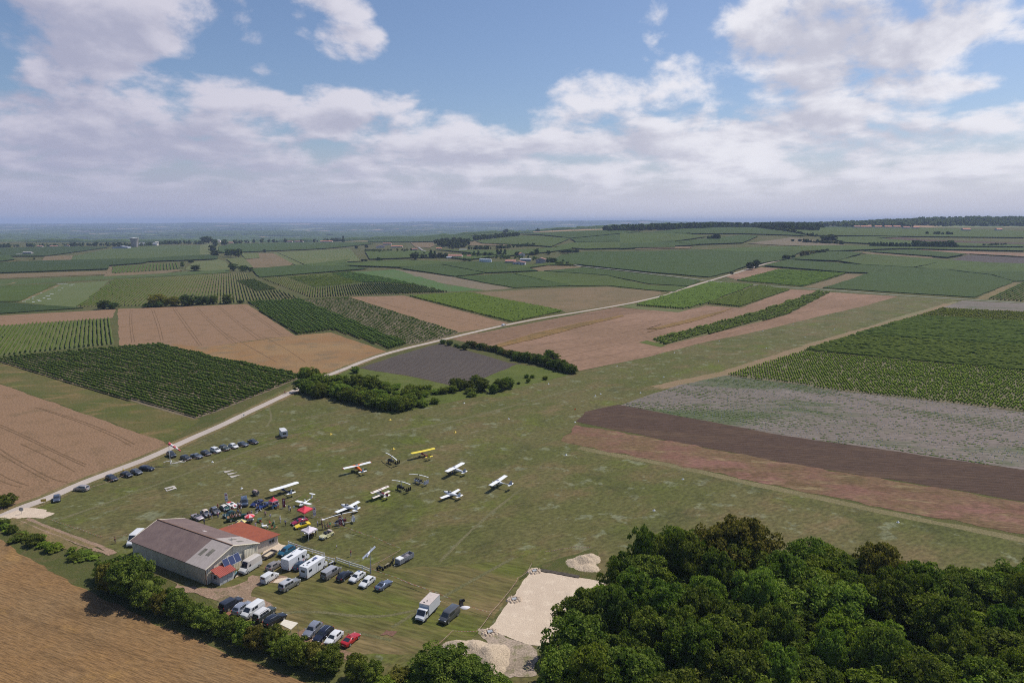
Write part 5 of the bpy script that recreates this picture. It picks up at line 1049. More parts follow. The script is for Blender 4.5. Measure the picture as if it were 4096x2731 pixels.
def tape_mat():
    m = bpy.data.materials.new('barrier_tape'); m.use_nodes = True; t = NT(m.node_tree)
    co = t.n('ShaderNodeTexCoord').outputs['Object']; s = t.n('ShaderNodeSeparateXYZ', {0: co}); w = t.m('FRACT', t.m('MULTIPLY', t.m('ADD', s.outputs[0], s.outputs[1]), 1.9))
    c = t.mix(t.ss(w, .48, .52), (.42, .13, .09), (.50, .44, .38)); b = t.n('ShaderNodeBsdfPrincipled', {'Base Color': c, 'Roughness': .6}); t.n('ShaderNodeOutputMaterial', {0: b.outputs[0]}); return m
TAPE = tape_mat()
def tape(spec, label, step=6.0, z=.85):
    c = W(spec); c = densify(c, step); p0 = c[0]; e = empty('barrier_tape', (p0[0], p0[1], 0), 0, label, 'barrier tape'); m = MB().mat(TAPE); q = MB().mat(STEEL)
    for i, p in enumerate(c):
        if i % 2 == 0: q.tube([(p[0] - p0[0], p[1] - p0[1], 0), (p[0] - p0[0], p[1] - p0[1], z + .1)], .018, 4)
    for a, b in zip(c[:-1], c[1:]):
        a = Vector((a[0] - p0[0], a[1] - p0[1], z)); b = Vector((b[0] - p0[0], b[1] - p0[1], z)); mid = (a + b) / 2 - Vector((0, 0, .12)); h_ = Vector((0, 0, .035))
        for u, v in ((a, mid), (mid, b)): m.panel(u - h_, v - h_, v + h_, u + h_, .02)
    m.build('tape', e); q.build('posts', e)
tape('X 740,790 1050,875 1290,965 1590,1080 1990,1240 2352,1360 J 1655,655 1900,740 2125,835', 'striped tape from the red tent to the tipped trailer'); tape('J 2125,845 2000,920 1850,1000', 'striped tape from the corner post back to the windmill pole')
tape('J 1845,1028 2100,1120 2352,1215 S 0,432 250,520 420,580 590,655', 'striped tape from the windmill pole to the white box lorry'); tape('S 820,745 950,790 1040,800', 'short striped tape behind the grey van')
tape('S 1040,800 1180,640 1320,460 1340,410 1440,350 1500,245', 'striped tape along the left edge of the chalk pad', 4); tape('S 1040,800 950,940 865,1025 600,1018 390,1210', 'striped tape round the near corner of the chalk pad', 4); tape('S 1650,110 1830,80 2000,50 2180,60', 'striped tape above the small gravel heap')
tape('U 1200,400 1500,270 1970,95', 'striped tape running from the white feather flag to the small trailer'); tape('Z 1640,890 1500,920', 'short striped tape behind the hangar ridge'); tape('X 0,360 450,150', 'striped tape left of the white glider', 5); tape('X 600,185 1010,322 720,440', 'striped tape round the white glider', 5)
tape('Z 940,1100 1180,1040', 'striped tape from the lone man to the white van behind the hangar'); tape('Z 1400,465 1560,435 1900,350 2210,265 A 1960,1510 2352,1415', 'thin striped tape along the ditch by the parked cars', 8)
tape('Z 780,660 960,600 1060,560', 'striped tape between the silver people carrier and the dark cars', 8); tape('Z 430,920 560,965 700,1010 870,1070', 'pale tape sagging over the grass by the twin ruts', 6, .35)

# weather vane shaped like a small aeroplane on a tall pole
def sky_vane():
    p = W1('M 1738,605'); e = empty('plane_windvane', (p[0], p[1], 0), 0, 'small grey model aeroplane mounted on a tall steel pole at the fence end', 'wind vane')
    m = MB().mat(STEEL); m.tube([(0, 0, 0), (0, 0, 4.6)], [.11, .07], 8); m.build('pole', e)
    g = pmat('model_grey', (.62, .63, .68), .4); m = MB().mat(g); m.tube([(-.55, -.75, 4.35), (-.35, -.2, 4.75), (-.1, .5, 5.0), (0.05, 1.1, 5.1)], [.12, .26, .22, .06], 8); m.build('fuselage', e)
    m = MB().mat(g); m.box((0, 0, 0), (3.6, .65, .06)); o = m.build('wing', e); o.location = (-.25, .15, 4.95); o.rotation_euler = (R(10), R(-38), R(25))
    m = MB().mat(g); m.box((0, 0, 0), (1.3, .35, .04)); o = m.build('tailplane', e); o.location = (.0, 1.0, 5.1); o.rotation_euler = (0, R(-35), R(25)); m = MB().mat(g); m.box((0, 0, .3), (.05, .4, .6), (1, .6)); o = m.build('fin', e); o.location = (.0, 1.05, 5.1)
    m = MB().mat(BLACK); m.box((-.6, -.85, 4.3), (.9, .05, .1)); m.build('propeller', e)
sky_vane()

def windsock():
    p = W1('Z 1458,440'); e = empty('windsock', (p[0], p[1], 0), 0, 'red and white windsock on a tall pole with guy frame beside the parked cars', 'windsock')
    m = MB().mat(WHITE); m.tube([(0, 0, 0), (0, 0, 7.2)], .08, 6); m.build('mast', e)
    m = MB().mat(WHITE)
    for a in ((3.6, 1.9), (-1.2, 3.2), (3.4, 4.2)): m.tube([(0, 0, .1), (a[0], a[1], .1)], .07, 4)
    m.tube([(3.6, 1.9, .1), (3.4, 4.2, .1)], .07, 4); m.tube([(-1.2, 3.2, .1), (-3.0, 1.6, .1)], .07, 4); m.build('guy_frame', e)
    a = Vector((0, 0, 6.9)); b = Vector((3.9, -.6, 4.6)); rd = pmat('sock_red', (.58, .10, .11), .8); wt = pmat('sock_white', (.75, .66, .66), .8)
    for i in range(5):
        m = MB().mat(rd if i % 2 == 0 else wt); f0, f1 = i / 5, (i + 1) / 5; m.tube([a.lerp(b, f0), a.lerp(b, f1)], [.46 - .26 * f0, .46 - .26 * f1], 10, caps=(i == 4)); m.build('sock_band', e, 40)
windsock()

# ------------------------------------------------------------------ heaps
def heap(name, label, spec, peaks, mat, base=0.0, res=.35):
    c = W1(spec); V = []; n = 54; xs = np.linspace(-1, 1, n)
    rx = max(abs(p[0]) + p[2] for p in peaks) * 1.15; ry = max(abs(p[1]) + p[3] for p in peaks) * 1.15; rg = np.random.default_rng(5)
    gx, gy = np.meshgrid(xs * rx, xs * ry); z = np.full(gx.shape, -.25)
    for (px_, py_, a, b, h) in peaks:
        r = np.sqrt(((gx - px_) / a) ** 2 + ((gy - py_) / b) ** 2) * (1 + .10 * np.sin(3 * np.arctan2(gy - py_, gx - px_) + px_)); z = np.maximum(z, h * (1 - r ** 1.15) + .0)
    z = z + rg.normal(scale=.055, size=z.shape) * (z > -.1) + .10 * fnoise(gx, gy, .8) * (z > 0); z = np.maximum(z, -.2)
    V = np.stack([gx + c[0], gy + c[1], z + .05], 2).reshape(-1, 3); i = (np.arange(n - 1)[:, None] * n + np.arange(n - 1)[None]).ravel(); F = np.stack([i, i + 1, i + n + 1, i + n], 1); keep = (V[F][:, :, 2].max(1) > -.1); F = F[keep]
    o = fast_mesh(name, V, F, mat); return setp(o, label, 'gravel heap')
HEAP = soil_mat('heap_gravel', [(0.47, 0.375, 0.275), (0.43, 0.345, 0.25), (0.39, 0.31, 0.23)], .1, .9, 5.0, bump=.6)
heap('gravel_heap', 'large pale gravel heap at the bottom edge of the chalk pad', 'S 860,1270', [(-2.6, 1.4, 4.0, 3.6, 2.1), (-.3, .8, 4.6, 3.8, 2.3), (2.2, -.4, 4.2, 4.4, 2.2), (2.8, -2.2, 3.2, 3.6, 1.7)], HEAP)
heap('gravel_heap', 'smaller pale gravel heap beyond the chalk pad by the wood', 'S 2090,200', [(0, .5, 3.0, 2.6, 1.5), (1.6, 1.6, 2.6, 2.4, 1.3), (-2.0, -.2, 2.2, 2.0, .8), (.6, -2.2, 2.6, 2.2, .7)], HEAP)
for sp_, lab in (('S 1530,300', 'manhole pit with spoil at the top corner of the chalk pad'), ('S 1300,622', 'manhole pit with spoil halfway down the chalk pad'), ('S 1025,995', 'manhole pit with spoil at the bottom corner of the chalk pad')):
    c = W1(sp_); e = empty('manhole_pit', (c[0], c[1], .25), .3, lab, 'manhole'); m = MB().mat(CHALK)
    for k in range(22): a = k * .2856; q_ = 1.0 + .22 * math.sin(k * 2.4); m.tube([(1.15 * q_ * math.cos(a), .95 * q_ * math.sin(a), -.25), (1.15 * q_ * math.cos(a), .95 * q_ * math.sin(a), .06 + .05 * (k % 3))], [.45, .16], 7)
    m.build('spoil_ring', e); m = MB().mat(STEEL); m.box((0, 0, .04), (.9, .75, .16)); m.build('cover', e)

# ------------------------------------------------------------------ runway marks
MARK = pmat('runway_white', (0.52, 0.47, 0.42), .8, var=.3, scale=1.5)
def mark(name, label, polys, cat='ground marking'):
    p0 = W1(polys[0].split()[0] + ' ' + polys[0].split()[1]); m = MB().mat(MARK)
    for s in polys:
        w = [(p[0] - p0[0], p[1] - p0[1]) for p in W(s)]; n = len(w); m.add([(x, y, .16) for x, y in w] + [(x, y, .05) for x, y in w], [tuple(range(n)), tuple(range(n, 2 * n))[::-1]] + [(i, (i + 1) % n, n + (i + 1) % n, n + i) for i in range(n)])
    o = m.build(name); o.location = (p0[0], p0[1], 0); setp(o, label, cat)
for s, lab in (('Z 1912,505 2003,492 1925,517', 'far one of three white wedge marks on the turf'), ('Z 1940,524 2032,512 1955,536', 'middle one of three white wedge marks on the turf'), ('Z 1963,546 2058,533 1980,560', 'near one of three white wedge marks on the turf')): mark('runway_wedge', lab, [s])
mark('runway_number', 'white runway number laid on the turf near the landing end', ['Z 1406,648 1492,627 1496,635 1412,657', 'Z 1416,662 1426,674 1438,670 1470,662 1484,656 1498,652 1511,656 1508,645 1500,638 1484,640 1478,652 1460,655 1430,668 1426,660'])
for i, (s, big) in enumerate([('B 935,1282', 1), ('B 1502,1152', 1), ('B 1235,1387', 1), ('B 1817,1232', 1), ('B 1852,1220', 1), ('B 1963,1032', 1), ('B 2275,1107', 1), ('B 2347,943', 1), ('C 432,937', 1), ('C 86,1036', 1), ('C 731,853', 1), ('C 435,808', 1), ('C 710,746', 1), ('C 975,785', 1), ('C 901,700', 1), ('C 1161,734', 1), ('C 1120,644', 1), ('C 1370,672', 1), ('B 2120,1212', 1), ('B 1680,1410', 1), ('P 2264,1820', 1), ('P 2732,1917', 1), ('P 2616,2042', 1), ('P 3592,2089', 1), ('Z 1817,425', 0), ('Z 2067,650', 0)]):
    p = W1(s); lab = ['white marker cone on the landing strip', 'small white marker at the near airfield'][0]
    m = MB().mat(WHITE); m.tube([(0, 0, 0), (0, 0, .06)], .46, 4); m.tube([(0, 0, .05), (0, 0, .45)], [.40, .05], 4); o = m.build('runway_marker'); o.location = (p[0], p[1], .02); o.rotation_euler = (0, 0, .4 + i); setp(o, 'white pyramid marker on the mown landing strip', 'runway marker', 'white markers along the landing strip')
for s in ('Y 1462,240', 'P 1560,1680', 'P 1820,1730', 'P 1323,1738'):
    p = W1(s); m = MB().mat(pmat('marker_yellow', (.68, .50, .08), .6)); m.tube([(0, 0, 0), (0, 0, .1)], .7, 4); m.tube([(0, 0, .08), (0, 0, .7)], [.55, .06], 4); o = m.build('runway_marker'); o.location = (p[0], p[1], .02); setp(o, 'yellow pyramid marker on the mown grass', 'runway marker', 'yellow markers on the mown grass')

# ------------------------------------------------------------------ village, water tower, far houses
TILE = pmat('roof_tiles', (0.36, 0.17, 0.12), .85, var=.3, scale=.5); TILE2 = pmat('roof_tiles_orange', (0.48, 0.20, 0.11), .85, var=.25, scale=.5); LIME = pmat('lime_wall', (0.62, 0.57, 0.52), .9, var=.15, scale=.4); LIMED = pmat('grey_wall', (0.36, 0.34, 0.33), .9, var=.2, scale=.4); SHEETR = pmat('grey_sheet', (0.42, 0.44, 0.48), .5, var=.2, scale=.3)
def house(x, y, wpx, crop, label, depth=9.0, h=4.0, rise=1.8, rz=0.0, wall=None, roof=None, name='house', gable=False, ww=None, cat='house'):
    c = CROPS[crop]; gx, gy = ground_at(c[0] + x / c[2], c[1] + y / c[2]); z = GZ(gx, gy); m_ = (gy * math.cos(PITCH) + (CAM_H - z) * math.sin(PITCH)) / FPX / c[2]
    w = wpx * m_; e = empty(name, (gx, gy, z), R(rz), label, cat); wl = wall or LIME; rf = roof or TILE
    m = MB().mat(wl)
    hw, hd = w / 2, depth / 2
    if gable: # ridge runs away from the viewer
        m.add([(-hw, -hd, -.5), (hw, -hd, -.5), (hw, -hd, h), (0, -hd, h + rise), (-hw, -hd, h), (-hw, hd, -.5), (hw, hd, -.5), (hw, hd, h), (0, hd, h + rise), (-hw, hd, h)], [(0, 1, 2, 3, 4), (9, 8, 7, 6, 5), (1, 6, 7, 2), (0, 4, 9, 5)])
    else: m.add([(-hw, -hd, -.5), (-hw, hd, -.5), (-hw, hd, h), (-hw, 0, h + rise), (-hw, -hd, h), (hw, -hd, -.5), (hw, hd, -.5), (hw, hd, h), (hw, 0, h + rise), (hw, -hd, h)], [(0, 1, 2, 3, 4), (9, 8, 7, 6, 5), (0, 4, 9, 5), (1, 6, 7, 2)])
    m.build('wall', e); m = MB().mat(rf); o = .5
    if gable:
        for sx in (-1, 1): m.panel((0, -hd - o, h + rise + .1), (0, hd + o, h + rise + .1), (sx * (hw + o), hd + o, h - o * rise / hw + .1), (sx * (hw + o), -hd - o, h - o * rise / hw + .1), .15 * sx)
    else:
        for sy in (-1, 1): m.panel((-hw - o, 0, h + rise + .1), (hw + o, 0, h + rise + .1), (hw + o, sy * (hd + o), h - o * rise / hd + .1), (-hw - o, sy * (hd + o), h - o * rise / hd + .1), -.15 * sy)
    m.build('roof', e)
    n = ww if ww is not None else max(1, int(w / 5))
    for i in range(n):
        m = MB().mat(GLASS); xx = -hw + w * (i + .5) / n; m.box((xx, -hd - .02, h * .5), (min(1.3, w / n * .4), .1, min(1.5, h * .36))); m.build('window', e)
    return e
def build_village():
    H_ = house
    H_(405, 286, 78, 'Q', 'white two-storey house with an orange roof in the village', 9, 5.5, 2.4, 12, roof=TILE2, gable=True, ww=3); H_(470, 258, 76, 'Q', 'long pinkish house behind the white house', 9, 4.2, 2.0, 0); H_(560, 282, 105, 'Q', 'low house with a long brick-red roof right of the white house', 9, 3.4, 1.8, 3, roof=TILE2)
    H_(725, 308, 50, 'Q', 'small grey barn by the village road', 8, 3.2, 1.6, 10, wall=LIMED); H_(1110, 382, 130, 'Q', 'big farm with a broad red tile roof', 14, 4.6, 2.8, -6); H_(1052, 386, 46, 'Q', 'white lean-to at the left end of the red farm', 9, 3.0, .8, -6, roof=SHEETR)
    H_(1240, 373, 44, 'Q', 'small red-roofed cottage right of the red farm', 7, 2.6, 1.6, 0); H_(955, 302, 50, 'Q', 'little house with an orange roof before the square wood', 7, 3, 1.7, 5, roof=TILE2); H_(1180, 312, 70, 'Q', 'long low shed at the foot of the square wood', 7, 2.4, 1.0, 0, roof=SHEETR)
    H_(1632, 436, 96, 'Q', 'winery building with a red-brown roof in the middle of the yard', 16, 5, 2.2, -8, wall=LIMED); H_(1712, 450, 112, 'Q', 'pale winery hall with a shallow roof nearest the vineyards', 18, 5.2, 1.8, -8, wall=pmat('winery_wall', (.5, .5, .52), .8, var=.1), gable=True, ww=4); H_(1770, 412, 100, 'Q', 'grey metal shed behind the winery', 10, 4.2, 1.0, -4, wall=SHEETR, roof=SHEETR)
    H_(1915, 430, 84, 'Q', 'tall grey barn with two red roofs at the end of the village', 14, 7.2, 2.2, -10, wall=pmat('barn_wall', (.36, .34, .33), .9, var=.15), gable=True, ww=0); H_(1732, 364, 54, 'Q', 'ochre house among the trees above the winery', 9, 5, 2.4, 15, roof=TILE2, gable=True, ww=1)
    # tanks
    c = W('Q 1350,428 1435,434', 0)
    for i in range(6):
        f = i / 5; x = c[0][0] + (c[1][0] - c[0][0]) * f; y = c[0][1] + (c[1][1] - c[0][1]) * f; z = GZ(x, y); e = empty('wine_tank', (x, y, z), 0, 'one of the white cylindrical wine tanks standing in a row', 'tank', 'white wine tanks'); m = MB().mat(pmat('tank_white', (.70, .72, .73), .35)); m.tube([(0, 0, 0), (0, 0, 7.5)], 3.3, 16); m.build('shell', e, 40); m = MB().mat(SHEETR); m.tube([(0, 0, 7.4), (0, 0, 8.2)], [3.35, .5], 16); m.build('lid', e, 40)
    # ridge on the left
    H_(818, 243, 96, 'A', 'grey metal barn left of the water tower', 26, 5, 2.4, 10, wall=SHEETR, roof=SHEETR, gable=True, ww=0); H_(1000, 222, 120, 'A', 'long pale house right of the water tower', 12, 6, 2.2, 0, roof=SHEETR); H_(1058, 218, 22, 'A', 'white tower-like end of the pale house', 9, 9, 1.5, 0, roof=LIME, ww=1)
    H_(190, 284, 52, 'A', 'ruined stone house in the fields at the far left', 10, 6, 1.0, 8, wall=LIMED, roof=LIMED); H_(135, 284, 34, 'A', 'low stone wall building beside the ruined house', 8, 2.5, .5, 8, wall=LIMED, roof=LIMED); H_(272, 233, 36, 'A', 'small white house among trees on the left ridge', 9, 3, 1.6, 0); H_(365, 233, 50, 'A', 'brown-roofed house on the left ridge', 9, 3, 1.8, 0); H_(452, 230, 30, 'A', 'pale house with a gable on the left ridge', 9, 3.5, 2, 20, gable=True)
    H_(1470, 198, 22, 'A', 'bright white house above the sandy track', 9, 6, 1.8, 0, roof=LIME); H_(1548, 208, 40, 'A', 'orange-roofed bungalow on the ridge', 9, 3, 1.8, 0, roof=TILE2); H_(1665, 203, 32, 'A', 'white bungalow hidden in the ridge trees', 9, 3, 1.6, 0, roof=SHEETR)
    H_(1942, 200, 50, 'A', 'low brown-roofed house on the ridge', 10, 3, 1.8, 0); H_(2010, 200, 56, 'A', 'second low brown-roofed house on the ridge', 10, 3, 1.8, 0); H_(2070, 190, 62, 'A', 'two-storey house with an orange roof on the ridge', 10, 6, 2.0, 0, roof=TILE2); H_(2120, 190, 50, 'A', 'orange-roofed house beside the two-storey one', 10, 4.4, 2, 0, roof=TILE2); H_(2195, 200, 80, 'A', 'long orange-roofed house on the right of the ridge group', 10, 3.6, 2, 0, roof=TILE2); H_(20, 196, 46, 'B', 'red-roofed house at the left edge of the village wood', 10, 3.6, 2, 0, roof=TILE2)
    # hamlet on the right horizon
    for x, w, lab in ((1365, 34, 'leftmost low house of the far right hamlet'), (1418, 60, 'broad red-roofed house of the far right hamlet'), (1490, 40, 'tall red house in the middle of the far right hamlet'), (1548, 40, 'small house right of the tall one in the far hamlet'), (1600, 40, 'last clustered house of the far right hamlet'), (1655, 36, 'white house standing apart from the far hamlet'), (1712, 34, 'orange-roofed house apart from the far hamlet'), (2008, 44, 'white farm at the foot of the forested hill'), (2200, 30, 'small house at the foot of the forested hill')):
        H_(x, 66 if x < 1640 else (71 if x < 1800 else 83), w, 'R', lab, 12, 6.5, 3.0, 0, roof=TILE2 if x % 2 == 0 else TILE)
    # water tower: flared concrete cone
    gx, gy = ground_at(540, 989); z = GZ(gx, gy); e = empty('water_tower', (gx, gy, z), 0, 'flared concrete water tower on the left ridge', 'water tower'); cm = pmat('tower_concrete', (0.42, 0.37, 0.35), .85, var=.2, scale=.2)
    m_ = gy / FPX; m = MB().mat(cm); m.tube([(0, 0, -1), (0, 0, 12), (0, 0, 20), (0, 0, 26)], [8.0, 9.4, 11.0, 12.6], 28); m.build('shaft', e, 40)
    m = MB().mat(pmat('tower_rim', (.62, .60, .58), .7)); m.tube([(0, 0, 26), (0, 0, 27)], 12.9, 28); m.tube([(0, 0, 26.9), (0, 0, 28)], [12.0, 2], 28); m.build('tank_rim', e, 40)
    # little stone hut in the pink wheat
    gx, gy = ground_at(*[(1300 + 1498 / 1.68), (850 + 980 / 1.68)]); e = empty('stone_hut', (gx, gy, 0), .4, 'little round stone hut with a pointed roof in the pink wheat', 'hut'); m = MB().mat(LIMED); m.tube([(0, 0, 0), (0, 0, 2.2)], 1.5, 10); m.build('wall', e); m = MB().mat(pmat('slate', (.2, .19, .2), .8)); m.tube([(0, 0, 2.1), (0, 0, 3.6)], [1.8, .05], 10); m.build('roof', e); m = MB().mat(BLACK); m.box((0, -1.48, .9), (.8, .12, 1.7)); m.build('door', e)
build_village()
# white plastic sheets in the grassy crop
rg_ = random.Random(3)
for i, s in enumerate(['E 655,222', 'E 250,408', 'E 350,358', 'E 430,318', 'E 290,388', 'E 350,412', 'E 415,402', 'E 400,390', 'E 460,372', 'E 500,350', 'E 540,332', 'E 345,378', 'E 620,292', 'E 650,270', 'E 575,262', 'E 765,230', 'E 740,240', 'E 512,380']):
    p = W1(s); m = MB().mat(WHITE); L = 14 if i == 0 else rg_.uniform(2, 5); m.box((0, 0, .15), (L * .8, .9, .3), (.95, .6)); o = m.build('plastic_sheet'); o.location = (p[0], p[1], GZ(*p)); o.rotation_euler = (0, 0, rg_.uniform(.2, .5)); setp(o, 'white plastic sheet lying in the grassy crop on the left' if i else 'longest white plastic sheet at the top of the grassy crop', 'plastic sheet', None if i == 0 else 'white plastic sheets in the grassy crop')
# ------------------------------------------------------------------ road vehicles
def paint(col, metal=0.0): 
    return pmat('paint_%d_%d_%d_%d' % (col[0] * 999, col[1] * 999, col[2] * 999, metal * 9), col, 0.32, metal=metal, var=.08, coat=.6)
KINDS = {  # L, W, H, hood front z, hood rear z, belt z, tail z, windscreen base x, roof front x, roof rear x, rear glass base x, wheelbase, wheel r
 'hatch': (4.1, 1.76, 1.48, .74, .97, .98, 1.00, 1.00, .35, -1.35, -1.88, 2.55, .31), 'estate': (4.6, 1.80, 1.50, .74, .97, .98, 1.02, 1.05, .35, -1.75, -2.15, 2.7, .32),
 'suv': (4.45, 1.88, 1.70, .88, 1.10, 1.12, 1.15, .95, .40, -1.60, -2.05, 2.65, .36), 'offroad': (4.8, 1.9, 1.88, 1.0, 1.18, 1.2, 1.22, 1.0, .55, -2.1, -2.3, 2.8, .40),
 'saloon': (4.5, 1.78, 1.42, .72, .93, .95, 1.00, .85, .15, -.95, -1.55, 2.7, .31), 'mpv': (4.3, 1.82, 1.65, .82, 1.05, 1.06, 1.08, 1.30, .45, -1.75, -2.05, 2.75, .32),
 'coupe': (4.2, 1.78, 1.30, .66, .86, .90, .92, .70, .10, -.55, -1.45, 2.4, .33), 'fastback': (4.2, 1.70, 1.15, .52, .74, .78, .80, .85, .15, -.75, -1.75, 2.5, .31),
 'roadster': (4.0, 1.72, 1.22, .62, .82, .86, .88, .55, .15, -.55, -1.0, 2.4, .31), 'van': (4.9, 1.92, 1.98, 1.0, 1.22, 1.2, 1.25, 1.75, 1.0, -2.35, -2.42, 3.1, .34),
 'bigvan': (5.4, 2.05, 2.65, 1.0, 1.30, 1.3, 1.35, 1.85, 1.2, -2.6, -2.66, 3.2, .34), 'smallvan': (4.1, 1.72, 1.82, .85, 1.08, 1.08, 1.10, 1.15, .5, -1.95, -2.0, 2.7, .31),
 'deux': (3.85, 1.50, 1.60, .70, .98, 1.0, .85, .62, .25, -.95, -1.60, 2.4, .32), 'mini': (3.4, 1.45, 1.36, .70, .84, .86, .80, .62, .25, -1.0, -1.35, 2.1, .27),
 'oldvan': (4.2, 1.75, 2.0, .95, 1.15, 1.15, 1.2, 1.35, .9, -1.9, -2.0, 2.3, .32)}
SHUT = pmat('shut_line', (.03, .03, .03), .6)
def vehicle(kind, col, label, cat='car', roof=None, metal=0.0, rails=False, side_glass=1.0, cargo=False, open_top=False, soft=None, sunroof=False, name=None):
    """modern and old road vehicles: lofted lower body, glasshouse, wheels, lamps; nose toward +x, origin on the ground"""
    L, Wd, H, hf, hr, bz, tz, xw, xf, xr, xg, wb, wr = KINDS[kind]; w = Wd / 2
    e = empty(name or {'bigvan': 'van', 'smallvan': 'van', 'van': 'van'}.get(kind, 'parked_car'), (0, 0, 0), 0, label, cat); pm = paint(col, metal)
    def sec(x, f, zb, zs, zt): return [(x, -w * f * .55, zb), (x, -w * f * .97, zb + .12), (x, -w * f, (zb + zs) / 2 + .05), (x, -w * f * .95, zs), (x, -w * f * .72, zt), (x, 0, zt + .03), (x, w * f * .72, zt), (x, w * f * .95, zs), (x, w * f, (zb + zs) / 2 + .05), (x, w * f * .97, zb + .12), (x, w * f * .55, zb)]
    a = wr * .62
    m = MB().mat(pm); m.loft([sec(L / 2, .76, a + .12, hf - .16, hf - .12), sec(L / 2 - .10, .88, a, hf - .05, hf), sec(L / 2 - .45, .97, a, hf + .02, hf + .07), sec(xw + .1, 1, a, hr - .05, hr - .02), sec(xw - .3, 1, a, bz, bz + .01), sec(0, 1, a, bz, bz + .01), sec(xg, .99, a, bz + .01, max(tz, bz) if xg > -L / 2 + .4 else bz + .02), sec(-L / 2 + .16, .95, a + .02, tz - .04, tz), sec(-L / 2, .86, a + .14, tz - .22, tz - .16)])
    if not open_top:
        wr_ = w * (.76 if kind not in ('bigvan', 'van', 'smallvan', 'oldvan', 'offroad') else .88)
        rm = m.mat(paint(roof) if roof else (soft or pm))
        def cs(x, z0, x1, z1, f0=.93): return None
        bw = w * .93
        ring0 = [(xw, -bw * .9, hr - .03), (xf - .1, -bw, bz), (xr, -bw, bz), (xg, -bw * .93, tz if kind in ('saloon', 'coupe', 'fastback', 'deux', 'mini', 'roadster') else bz), (xg, bw * .93, tz if kind in ('saloon', 'coupe', 'fastback', 'deux', 'mini', 'roadster') else bz), (xr, bw, bz), (xf - .1, bw, bz), (xw, bw * .9, hr - .03)]
        zr = H - .06
        ring1 = [(xf + .06, -wr_ * .9, zr - .05), (xf - .25, -wr_, zr), (xr + .2, -wr_, zr), (xr, -wr_ * .92, zr - .05), (xr, wr_ * .92, zr - .05), (xr + .2, wr_, zr), (xf - .25, wr_, zr), (xf + .06, wr_ * .9, zr - .05)]
        ring2 = [(xf - .18, -wr_ * .6, H - .01), (xf - .4, -wr_ * .72, H), (xr + .35, -wr_ * .72, H), (xr + .2, -wr_ * .6, H - .01), (xr + .2, wr_ * .6, H - .01), (xr + .35, wr_ * .72, H), (xf - .4, wr_ * .72, H), (xf - .18, wr_ * .6, H - .01)]
        m.loft([ring0, ring1, ring2], caps=True)
    o = m.build('body', e, 50)
    if not open_top:
        r0, r1 = ring0, ring1
        def pan(nm, a, b, c, d, ins, mt=GLASS): q = MB().mat(mt); q.panel(a, b, c, d, .025, ins); return q.build(nm, e)
        pan('windscreen', r0[7], r0[0], r1[0], r1[7], .10)
        if not cargo or kind == 'smallvan': pan('rear_window', r0[3], r0[4], r1[4], r1[3], .16 if kind != 'smallvan' else .3)
        for s in (0, 1):
            A_, B_, C_, D_ = (r0[1], r0[2], r1[2], r1[1]) if s == 0 else (r0[5], r0[6], r1[6], r1[5])
            A_, B_, C_, D_ = map(Vector, (A_, B_, C_, D_))
            if s == 1: A_, B_, C_, D_ = B_, A_, D_, C_     # now A,D toward the nose on both sides
            lo, hi = .10, .86
            def P2(f, g): return A_.lerp(B_, f).lerp(D_.lerp(C_, f), g)
            spans = [(.02, .2)] if cargo else ([(.02, .30), (.33, .62), (.65, .93)] if kind in ('estate', 'suv', 'offroad', 'mpv', 'van') else [(.02, .46), (.50, .95)])
            if kind == 'bigvan': hi = .45; spans = [(-.02, .13)]
            if kind == 'van': hi = .80; spans = [(-.02, .17), (.20, .45)]
            if kind == 'smallvan': spans = [(.0, .28)]
            for f0, f1 in spans:
                q = [P2(f0, lo), P2(f1, lo), P2(f1, hi), P2(f0 + .02, hi)]
                if s == 1: q = q[::-1]
                g = MB().mat(GLASS); g.panel(*q, .03); g.build('side_window', e)
        if sunroof: g = MB().mat(GLASS); g.box((xf - .75, 0, H + .005), (.75, .8, .03)); g.build('sunroof', e)
        if rails:
            g = MB().mat(CHROME)
            for s in (-1, 1): g.tube([(xf - .3, s * wr_ * .86, H + .05), (xr + .3, s * wr_ * .86, H + .05)], .035, 5)
            g.build('roof_rails', e)
    else:
        g = MB().mat(pmat('cabin_dark', (.03, .028, .026), .8)); g.box(((xw - .35 + xg) / 2, 0, bz + .02), (xw - .35 - xg, Wd * .78, .07)); g.build('cockpit', e)
        for s in (-1, 1): g = MB().mat(pmat('seat_leather', (.05, .045, .042), .6)); g.box((-.35, s * .36, bz + .12), (.22, .5, .5), (.8, .85)); g.build('seat', e)
        g = MB().mat(GLASS); a_, b_ = (xw, bz), (xf + .1, H - .02); g.panel((a_[0], w * .8, a_[1]), (a_[0], -w * .8, a_[1]), (b_[0], -w * .68, b_[1]), (b_[0], w * .68, b_[1]), .02); ws = g.build('windscreen', e)
        g = MB().mat(STEEL); g.tube([(a_[0], w * .8, a_[1]), (b_[0], w * .68, b_[1]), (b_[0], -w * .68, b_[1]), (a_[0], -w * .8, a_[1])], .03, 5); g.build('frame', ws)
        if soft: g = MB().mat(soft); g.loft([[(xf - .0, -w * .72, bz), (xf, w * .72, bz), (xf, w * .68, H - .02), (xf, -w * .68, H - .02)], [(xr, -w * .76, bz), (xr, w * .76, bz), (xr, w * .68, H), (xr, -w * .68, H)], [(xg, -w * .74, bz), (xg, w * .74, bz), (xg, w * .7, bz + .12), (xg, -w * .7, bz + .12)]]); g.build('soft_top', e, 40)
